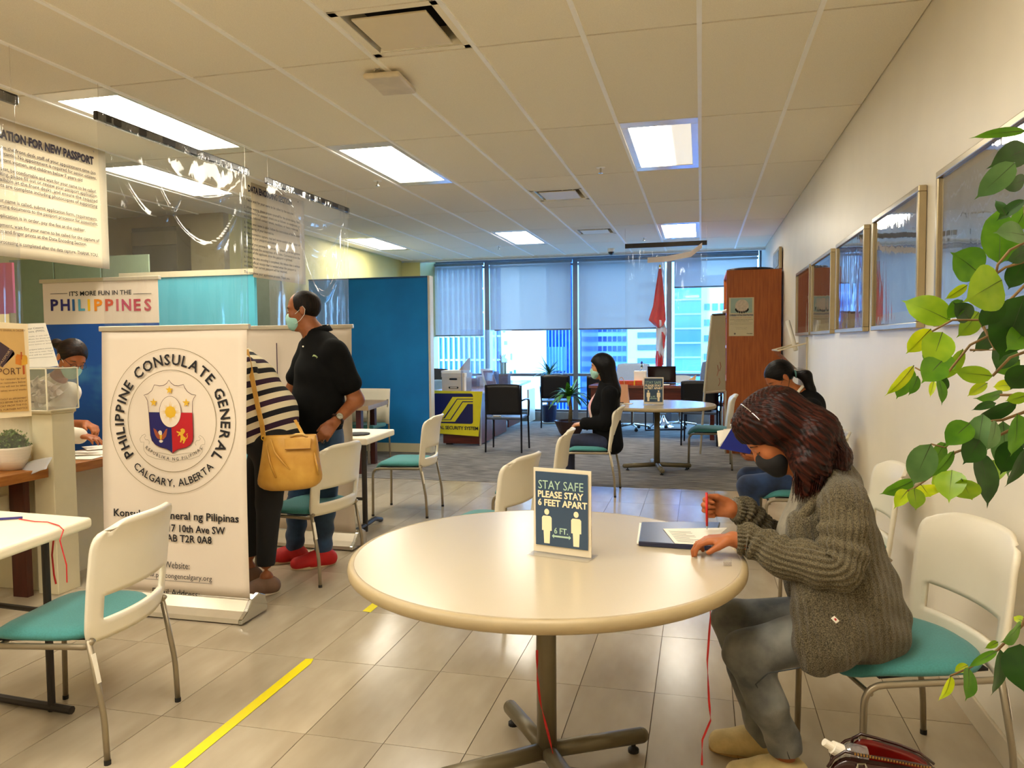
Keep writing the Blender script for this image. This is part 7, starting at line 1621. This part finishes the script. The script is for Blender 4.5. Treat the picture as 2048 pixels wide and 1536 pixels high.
blob('body', head_prims(hc, f, u, 1.0) + [cap(hc + [.03, 0, -.05], nb, .047, .052)] + tor + arms + lgs + hand_prims(wrN, (-1, .05, -.02), (0, -.4, -1), (0, 0, 1), (.6, .6, .4), s=.98) + hand_prims(wrF, (-1, -.2, 0), (0, .2, -1), (0, 0, 1), (.6, .6, .4)) + foot_prims([akN[0], akN[1], .1], (-1, 0, 0)) + foot_prims([akF[0], akF[1], .1], (-1, 0, 0)), .0065, SK1, t)
face_bits(t, hc, f, u, closed=True); mask(t, hc, f, u, blackmask)
blob('black_top', tor + [cap(shN, elN, .054, .048, .03), cap(elN, wrN + [.05, 0, 0], .046, .038, .03), cap(shF, elF, .054, .048, .03), cap(elF, wrF + [.05, 0, 0], .046, .038, .03)], .008, mat('black_sweater', (11, 11, 13), .9, var=.2, spec=.15), t, inflate=.014, cuts=[('e', nb + np.array([-.03, 0, .045]), (.07, .07, .06))])
A = frame(f, u); q = lambda a, b_, d: hc + a * A[0] + b_ * A[1] + d * A[2]
pb_ = hair_mat('ponytail_black_hair', (5, 4, 4), (18, 12, 10), (.8, 0, .3), .45)
blob('hair', [ell(q(-.012, 0, .034), (.100, .082, .092), A, .02)], .005, pb_, t, cuts=[('p', q(.036, 0, .0), nrm(A[0] - A[2] * .62)), ('p', q(0, 0, -.06), -A[2])])
blob('ponytail', [cap(P(1592, 748, Yw), P(1612, 752, Yw - .02), .022, .036, .02), cap(P(1612, 752, Yw - .02), P(1622, 780, Yw - .03), .036, .03, .02), cap(P(1622, 780, Yw - .03), P(1633, 793, Yw - .05), .026, .006, .02)], .005, pb_, t)
obj('hair_tie', MB().tube([P(1591, 748, Yw) + .022 * (np.array([0, math.cos(a), 0]) + math.sin(a) * np.array([-.2, 0, .98])) for a in np.linspace(0, 2 * PI, 16)], .006, 6), mat('tie_teal', (90, 140, 140), .6), t)
obj('white_collar', MB().tube([P(1588, 792, Yw - .06), P(1596, 784, Yw - .07), P(1606, 772, Yw - .05)], .010, 6), paper_m, t, smooth=True)
blob('trousers', lgs + [cap(hN, hF, .09, None, .05)], .008, denim('dark_blue_denim', (36, 62, 104), (16, 28, 52)), t, inflate=.012, cuts=[('p', (0, 0, .1), (0, 0, -1))])
for ak in (akN, akF): blob('shoe', foot_prims([ak[0], ak[1], .075], (-1, 0, 0)), .008, rubber_m, t, inflate=.008, cuts=[('p', (0, 0, .1), (0, 0, 1)), ('p', (0, 0, .008), (0, 0, -1))])
t = thing('blue_folder', 'royal blue folder with papers held by the woman with the ponytail', 'folder', P(1470, 890, 5.15))
c4 = [P(1439, 897, 5.16), P(1466, 852, 5.30), P(1512, 868, 5.30), P(1500, 908, 5.16)]
obj('cover', MB().quadbox(c4, (0, 1, 0), .006), mat('royal_folder', (14, 34, 130), .35, var=.05), t)
obj('sheets', MB().quadbox([P(1437, 893, 5.18), P(1434, 862, 5.30), P(1447, 860, 5.30), P(1447, 858, 5.30), P(1468, 857, 5.31), P(1450, 893, 5.2)], (0, 1, 0), .004), paper_m, t)

# ---- clerk behind the divider
t = thing('person', 'person with a hair bun, glasses and mint mask sorting papers behind the counter', 'person', (-4.2, 4.2, 0), 0)
Yw = 4.15; hc = P(143, 716, Yw); f = (.80, -.28, -.52); u = (.5, 0, .86)
nb = P(112, 762, Yw); up = P(100, 785, Yw); ch = P(92, 825, Yw); pe = P(70, 930, Yw)
shN, shF = up + [0, -.16, -.01], up + [0, .16, -.01]; elN, wrN = P(115, 868, Yw - .16), P(163, 872, Yw - .10); elF, wrF = P(118, 850, Yw + .12), P(172, 848, Yw + .08)
tor = [cap(nb, up, .05, .08, .04), cap(shN, shF, .052, None, .05), cap(up, ch, .09, .11, .05, (Yd, 1.25)), cap(ch, pe, .11, .12, .05, (Yd, 1.25))]
lgs = [cap(pe + [0, -.09, -.02], pe + [.36, -.1, -.03], .08, .06, .03), cap(pe + [.36, -.1, -.03], [pe[0] + .36, Yw - .1, .08], .056, .04, .02), cap(pe + [0, .09, -.02], pe + [.36, .1, -.03], .08, .06, .03), cap(pe + [.36, .1, -.03], [pe[0] + .36, Yw + .1, .08], .056, .04, .02)]
arms = [cap(shN, elN, .046, .038, .03), cap(elN, wrN, .036, .025, .02), cap(shF, elF, .046, .038, .03), cap(elF, wrF, .038, .028, .02)]
blob('body', head_prims(hc, f, u, 1.0) + [cap(hc + [-.03, 0, -.05], nb, .047, .05)] + tor + arms + lgs + hand_prims(wrN, (1, 0, -.12), (0, 0, 1), (0, 1, 0), (.25, .3, .2), s=1.0) + hand_prims(wrF, (1, -.15, -.3), (.2, 0, 1), (0, -1, 0), (.6, .7, .4), s=1.0), .0065, SK1, t)
face_bits(t, hc, f, u, closed=True); mask(t, hc, f, u, mint_m)
A = frame(f, u); q = lambda a, b_, d: hc + a * A[0] + b_ * A[1] + d * A[2]
cb = hair_mat('bun_brown_hair', (12, 6, 4), (46, 26, 14), (.9, 0, .1), .42)
blob('hair', [ell(q(-.012, 0, .034), (.102, .084, .094), A, .02), cap(q(-.06, 0, .03), P(117, 690, Yw), .05, .03, .03), ell(P(113, 686, Yw), (.036, .034, .030), None, .01)], .005, cb, t, cuts=[('p', q(.036, 0, .0), nrm(A[0] - A[2] * .62)), ('p', q(0, 0, -.06), -A[2])])
gl = MB()
for sd in (-1, 1): gl.tube([q(.100 , sd * .032, -.004) + .020 * (math.cos(a) * A[1] + .8 * math.sin(a) * A[2]) for a in np.linspace(0, 2 * PI, 20)], .0014, 5)
gl.tube([q(.100, -.012, -.002), q(.103, 0, .0), q(.100, .012, -.002)], .0014, 5)
for sd in (-1, 1): gl.tube([q(.098, sd * .052, .0), q(.0, sd * .080, .008)], .0014, 5)
obj('glasses', gl, mat('glasses_frame', (60, 60, 80), .2, .6), t)
blob('white_blouse', tor + [cap(shN, elN, .055, .05, .03), cap(elN, wrN + [-.02, 0, 0], .048, .040, .03), cap(shF, elF, .055, .045, .03)], .008, mat('white_cotton', (228, 216, 196), .8, var=.03), t, inflate=.012)
obj('cuff_band', MB().tube([wrN + np.array([-.02, 0, 0]) + .040 * (np.array([0, math.cos(a), math.sin(a)])) for a in np.linspace(0, 2 * PI, 18)], .003, 5), mat('cuff_trim', (60, 60, 80), .6), t)
blob('trousers', lgs + [cap(pe + [0, -.09, 0], pe + [0, .09, 0], .10, None, .05)], .01, rubber_m, t, inflate=.012)
ct = thing('office_stool', 'grey office stool under the clerk behind the counter', 'stool', (pe[0] - .02, Yw, 0))
obj('seat', MB().lathe([(0, 0), (.19, 0), (.2, .03), (.18, .06), (0, .06)], (pe[0] - .02, Yw, pe[2] - .20), n=24), dark_f, ct); obj('post', MB().tube([(pe[0] - .02, Yw, .02), (pe[0] - .02, Yw, pe[2] - .20)], .03, 10), chrome, ct); obj('base', MB().lathe([(.24, 0), (.24, .015), (.05, .04), (0, .04)], (pe[0] - .02, Yw, 0.001), n=24), chrome, ct)
# ---------------------------------------------------------------- ficus at the right edge
t = thing('ficus_tree', 'artificial ficus with large glossy green leaves reaching in from the right edge', 'plant', (.78, 1.28, 0))
def leaf_mat(name, c, c2, tr=.35):
    m = bpy.data.materials.new(name); m.use_nodes = True; nt = m.node_tree; N = nt.nodes; L = nt.links; b = N['Principled BSDF']
    tc = N.new('ShaderNodeTexCoord'); nz = N.new('ShaderNodeTexNoise'); nz.inputs['Scale'].default_value = 30; L.new(tc.outputs['Object'], nz.inputs[0])
    rp = N.new('ShaderNodeValToRGB'); rp.color_ramp.elements[0].position = .35; rp.color_ramp.elements[1].position = .7; rp.color_ramp.elements[0].color = (*lin(c), 1); rp.color_ramp.elements[1].color = (*lin(c2), 1)
    L.new(nz.outputs[0], rp.inputs[0]); L.new(rp.outputs[0], b.inputs[0]); b.inputs['Roughness'].default_value = .42; b.inputs['Specular IOR Level'].default_value = .4
    tl = N.new('ShaderNodeBsdfTranslucent'); L.new(rp.outputs[0], tl.inputs[0]); mx = N.new('ShaderNodeMixShader'); mx.inputs[0].default_value = tr
    L.new(b.outputs[0], mx.inputs[1]); L.new(tl.outputs[0], mx.inputs[2]); L.new(mx.outputs[0], N['Material Output'].inputs[0]); return m
LM = {'d': leaf_mat('leaf_deep_green', (26, 62, 10), (40, 84, 14), .2), 'm': leaf_mat('leaf_mid_green', (66, 116, 10), (92, 142, 16)), 'y': leaf_mat('leaf_yellow_green', (150, 176, 14), (196, 206, 24), .45), 'g': leaf_mat('leaf_grey_green', (74, 112, 58), (96, 134, 74), .2), 'l': leaf_mat('leaf_light_green', (118, 156, 20), (146, 178, 30))}
vein = mat('leaf_vein', (40, 52, 8), .5, var=.1)
twig = mat('twig_brown', (112, 84, 40), .7, var=.25, scale=40)
leaves = [(2052, 262, 1937, 272, .16, 'm'), (2056, 296, 1972, 333, .42, 'd'), (2030, 325, 1948, 400, .42, 'g'), (1999, 528, 1996, 412, .46, 'm'), (1962, 548, 1900, 500, .75, 'm'), (2004, 560, 1925, 600, .80, 'l'), (1901, 641, 1802, 596, .50, 'l'), (1862, 658, 1811, 705, .50, 'y'), (1885, 664, 1858, 742, .55, 'l'), (1958, 624, 1912, 676, .5, 'l'),
 (2050, 590, 1998, 722, .52, 'd'), (1935, 570, 1888, 597, .35, 'y'), (1889, 700, 1854, 742, .8, 'm'), (1828, 731, 1768, 793, .24, 'y'), (1826, 736, 1792, 799, .34, 'm'), (1836, 752, 1816, 792, .4, 'm'), (1884, 722, 1842, 764, .6, 'm'), (1926, 698, 1883, 764, .32, 'l'), (1888, 752, 1893, 780, .25, 'd'), (1878, 757, 1883, 812, .30, 'm'), (1868, 762, 1860, 796, .25, 'y'),
 (1986, 752, 1906, 739, .42, 'l'), (1975, 766, 1934, 791, .4, 'y'), (2005, 786, 1945, 793, .25, 'm'), (1992, 806, 1942, 819, .30, 'd'), (2034, 804, 1945, 838, .34, 'd'), (1966, 828, 1953, 920, .42, 'g'), (1992, 842, 1971, 904, .36, 'g'), (2006, 842, 2017, 956, .34, 'g'), (2035, 828, 2020, 914, .42, 'm'), (1940, 846, 1888, 892, .55, 'm'),
 (1891, 886, 1841, 948, .46, 'm'), (1862, 888, 1826, 972, .46, 'g'), (1830, 960, 1758, 985, .44, 'm'), (1816, 980, 1787, 1016, .38, 'y'), (1829, 976, 1831, 1022, .8, 'l'), (1842, 970, 1861, 991, .9, 'y'), (1908, 902, 1857, 956, .32, 'm'), (1904, 940, 1898, 1007, .62, 'l'), (1888, 937, 1866, 978, .7, 'l'), (1923, 958, 1945, 997, .6, 'l'), (1958, 902, 1974, 1018, .42, 'd'), (1988, 920, 1974, 972, .7, 'l'),
 (2052, 895, 2008, 975, .3, 'd'), (2050, 1245, 2026, 1232, .5, 'y'), (2042, 1250, 2000, 1282, .6, 'm'), (2040, 1288, 2052, 1392, .60, 'd'), (2000, 1298, 1981, 1392, .22, 'd'), (1995, 1302, 1934, 1333, .22, 'm'), (1938, 1336, 1930, 1400, .52, 'm'), (1936, 1330, 1908, 1342, .5, 'y'), (1902, 1352, 1875, 1402, .24, 'y'), (1996, 1284, 1968, 1296, .3, 'l'),
 (2050, 360, 2000, 372, .4, 'd'), (2050, 400, 1992, 440, .34, 'd'), (2056, 410, 2020, 470, .6, 'm'), (2050, 470, 1985, 462, .5, 'g'), (2056, 500, 2010, 520, .5, 'd'), (2050, 520, 2016, 580, .5, 'd'), (2048, 640, 1985, 650, .5, 'd'), (2056, 660, 2010, 700, .5, 'm'), (2040, 720, 1990, 745, .6, 'm'), (2056, 730, 2020, 780, .6, 'd'), (1990, 660, 1945, 705, .5, 'd'), (2020, 690, 1990, 742, .55, 'd'), (2056, 790, 2010, 800, .5, 'l'), (2030, 770, 1985, 772, .45, 'y'), (2056, 850, 2030, 900, .6, 'd'), (1960, 880, 1925, 930, .6, 'd'), (1978, 860, 1940, 905, .5, 'm'), (2030, 880, 2000, 950, .55, 'd'), (2060, 640, 2030, 600, .7, 'd'), (1978, 575, 1945, 605, .5, 'm'), (2000, 600, 1962, 655, .5, 'd'), (1925, 600, 1892, 640, .5, 'm'), (1940, 640, 1905, 600, .45, 'd'), (2012, 430, 1990, 400, .4, 'd')]
def LP(px, py, Y): return atY(px, py, Y)
for i, (bx, by, tx, ty, w, k) in enumerate(leaves):
    Y0 = 1.30 + .10 * math.sin(i * 2.3) + (.03 if k == 'd' else -.01); dY = .035 * math.sin(i * 1.7)
    a, b_ = LP(bx, by, Y0), LP(tx, ty, Y0 - dY); d = b_ - a; Ln = np.linalg.norm(d); d = d / Ln
    tilt = .5 * math.sin(i * 3.1); sd = nrm(np.cross(d, [0, -1, 0])); nn = np.cross(sd, d); sd = sd * math.cos(tilt) + nn * math.sin(tilt); nn = np.cross(sd, d)
    V = []; F = []; K = 10
    for r in range(K + 1):
        s = r / K; hw = w * Ln * .60 * (math.sin(PI * min(1, s ** .75)) ** .8 if s < 1 else 0) * (1 - .55 * max(0, s - .70) / .30); 
        if s > .86: hw *= .45
        c = a + d * Ln * s + nn * (.10 * Ln * math.sin(PI * s)) + np.array([0, 0, -.05 * Ln * s * s * (1 if abs(d[2]) < .7 else 0)])
        for q in (-1, -.5, 0, .5, 1): V.append(c + sd * hw * q + nn * (-.16 * hw * (1 - abs(q))) + nn * .03 * hw * math.sin(s * 14) * abs(q))
    for r in range(K):
        for q in range(4): F.append((r * 5 + q, r * 5 + q + 1, (r + 1) * 5 + q + 1, (r + 1) * 5 + q))
    o = obj('leaf', MB().add(V, F), LM[k], t, smooth=True)
    mid = MB().tube([np.array(V[r * 5 + 2]) - nn * .0004 for r in range(0, K)], [.0009 * (1 - .07 * r) for r in range(0, K)], 4); obj('midrib', mid, vein, o)
for pts in ([(2060, 560), (2010, 610), (1960, 640), (1905, 640), (1860, 665)], [(2060, 520), (2010, 535), (1975, 560)], [(2060, 480), (2020, 500), (1995, 530), (1990, 560)], [(2060, 600), (2000, 660), (1940, 690), (1900, 740), (1880, 762), (1830, 735)], [(2060, 700), (2020, 715), (1985, 752)], [(2060, 790), (2000, 790)], [(2060, 820), (2005, 840), (1940, 846), (1890, 895), (1862, 888)], [(2060, 840), (1980, 880), (1910, 905), (1880, 940), (1830, 975), (1815, 982)], [(2070, 1180), (2045, 1250), (1995, 1300), (1940, 1335), (1900, 1352)], [(1960, 640), (1990, 700), (1940, 700)], [(2060, 300), (2050, 420), (2060, 520)]):
    obj('twig', MB().tube([LP(x, y, 1.32) for x, y in pts], [.0024, .0022, .002, .0018, .0015, .0013][:len(pts)], 6), twig, t, smooth=True)
# trunk and pot stand just outside the picture
tr = MB()
for k in range(3):
    tr.tube([(.79 + .02 * math.cos(k * 2.1), 1.25 + .02 * math.sin(k * 2.1), .28), (.80 - .015 * math.cos(k * 2.1 + 1), 1.26, .8), (.79 + .02 * math.cos(k * 2), 1.28, 1.3), (.80, 1.3, 1.9)], [.018, .016, .013, .006], 8)
obj('trunk', tr, mat('trunk_brown', (96, 70, 44), .8, var=.2, scale=30), t, smooth=True, stuff=True)
for z0, p in ((1.55, LP(2060, 560, 1.32)), (1.3, LP(2060, 700, 1.32)), (1.2, LP(2060, 820, 1.32)), (.8, LP(2070, 1180, 1.32)), (1.75, LP(2060, 300, 1.32))): obj('branch', MB().tube([(.79, 1.28, z0), (p + [.79, 1.28, z0]) / 2 + [0, 0, .03], p], [.008, .005, .0028], 6), twig, t, smooth=True)
obj('pot', MB().lathe([(.12, 0), (.155, .28), (.165, .30), (.15, .30), (.14, .27), (0, .27)], (.80, 1.25, .001), n=28), mat('pot_dark', (60, 46, 36), .5), t)

# ---------------------------------------------------------------- red handbag with a spray bottle on the floor
t = thing('handbag', 'open dark red leather handbag on the floor under the chair', 'bag', atZ(1750, 1530, 0))
HY = 2.12; red_l = mat('red_leather', (120, 16, 10), .3, var=.25, scale=10, coat=.3, spec=.5, bump=.15, bscale=80); dk_l = mat('oxblood_leather', (46, 14, 10), .25, var=.25, scale=12, coat=.4, bump=.15, bscale=60)
hb = lambda x, y, dy=0: atY(x, y, HY + dy)
def panel(name, top, m, off, zb=.02):
    V = []; F = []
    for i, (x, y) in enumerate(top):
        p = hb(x, y, off); q_ = p * [1, 1, 0] + [0, .02 * math.sin(i), zb]; md = (p + q_) / 2 + [0, (-.03 if off < .05 else .03), 0]; V += [p, md, q_]
    for i in range(len(top) - 1): F += [(3 * i, 3 * i + 1, 3 * i + 4, 3 * i + 3), (3 * i + 1, 3 * i + 2, 3 * i + 5, 3 * i + 4)]
    return obj(name, MB().add(V, F), m, t, smooth=True, solid=.006, subd=1)
front = [(1655, 1536), (1668, 1518), (1690, 1505), (1720, 1512), (1760, 1518), (1800, 1524), (1840, 1532), (1870, 1540)]
back_ = [(1700, 1500), (1706, 1478), (1722, 1470), (1760, 1480), (1800, 1492), (1840, 1508), (1868, 1530)]
back2 = [(1720, 1474), (1745, 1474), (1790, 1484), (1830, 1500), (1860, 1520), (1876, 1540)]
panel('front_panel', front, dk_l, -.02); panel('inner_panel', back_, red_l, .06); panel('back_panel', back2, dk_l, .12)
obj('base', MB().box(*sorted((hb(1660, 1536)[0], hb(1880, 1536)[0])), HY - .05, HY + .16, .002, .03), dk_l, t, bevel=.01)
zm = mat('zip_brass', (180, 140, 80), .3, .8)
for i in range(26):
    s = i / 25; p = hb(1710 + 150 * s, 1510 + 28 * s, -.026); obj('zip_tooth', MB().box(p[0] - .002, p[0] + .002, p[1] - .003, p[1] + .003, p[2] + .001, p[2] + .006), zm, t)
obj('piping', MB().tube([hb(x, y - 2, .055) for x, y in back_], .004, 6), dk_l, t, smooth=True)
obj('piping', MB().tube([hb(x, y - 2, -.024) for x, y in front], .004, 6), dk_l, t, smooth=True)
obj('buckle', MB().tube([hb(x, y, -.035) for x, y in [(1714, 1536), (1716, 1528), (1730, 1528), (1733, 1536)]], .003, 6), chrome, t)
obj('handle', MB().tube([hb(1660, 1530, -.02), hb(1668, 1500, .02), hb(1690, 1482, .05), hb(1715, 1474, .06)], .004, 6), dk_l, t, smooth=True)
t = thing('spray_bottle', 'small clear spray bottle with a white cap tucked in the red handbag', 'bottle', hb(1690, 1500))
a, b_ = hb(1648, 1484, .0), hb(1664, 1494, .005); c = hb(1682, 1503, .01); e = hb(1730, 1512, .02)
obj('nozzle', MB().tube([a, b_], [.010, .011], 14), paper_m, t, smooth=False); obj('cap', MB().tube([b_, c], [.017, .019], 16), paper_m, t)
obj('bottle', MB().tube([c, c + (e - c) * .12, c + (e - c) * .3, e], [.013, .015, .026, .026], 16), glassy('bottle_clear', (.85, .82, .78), .15, haze=.12), t, smooth=True)
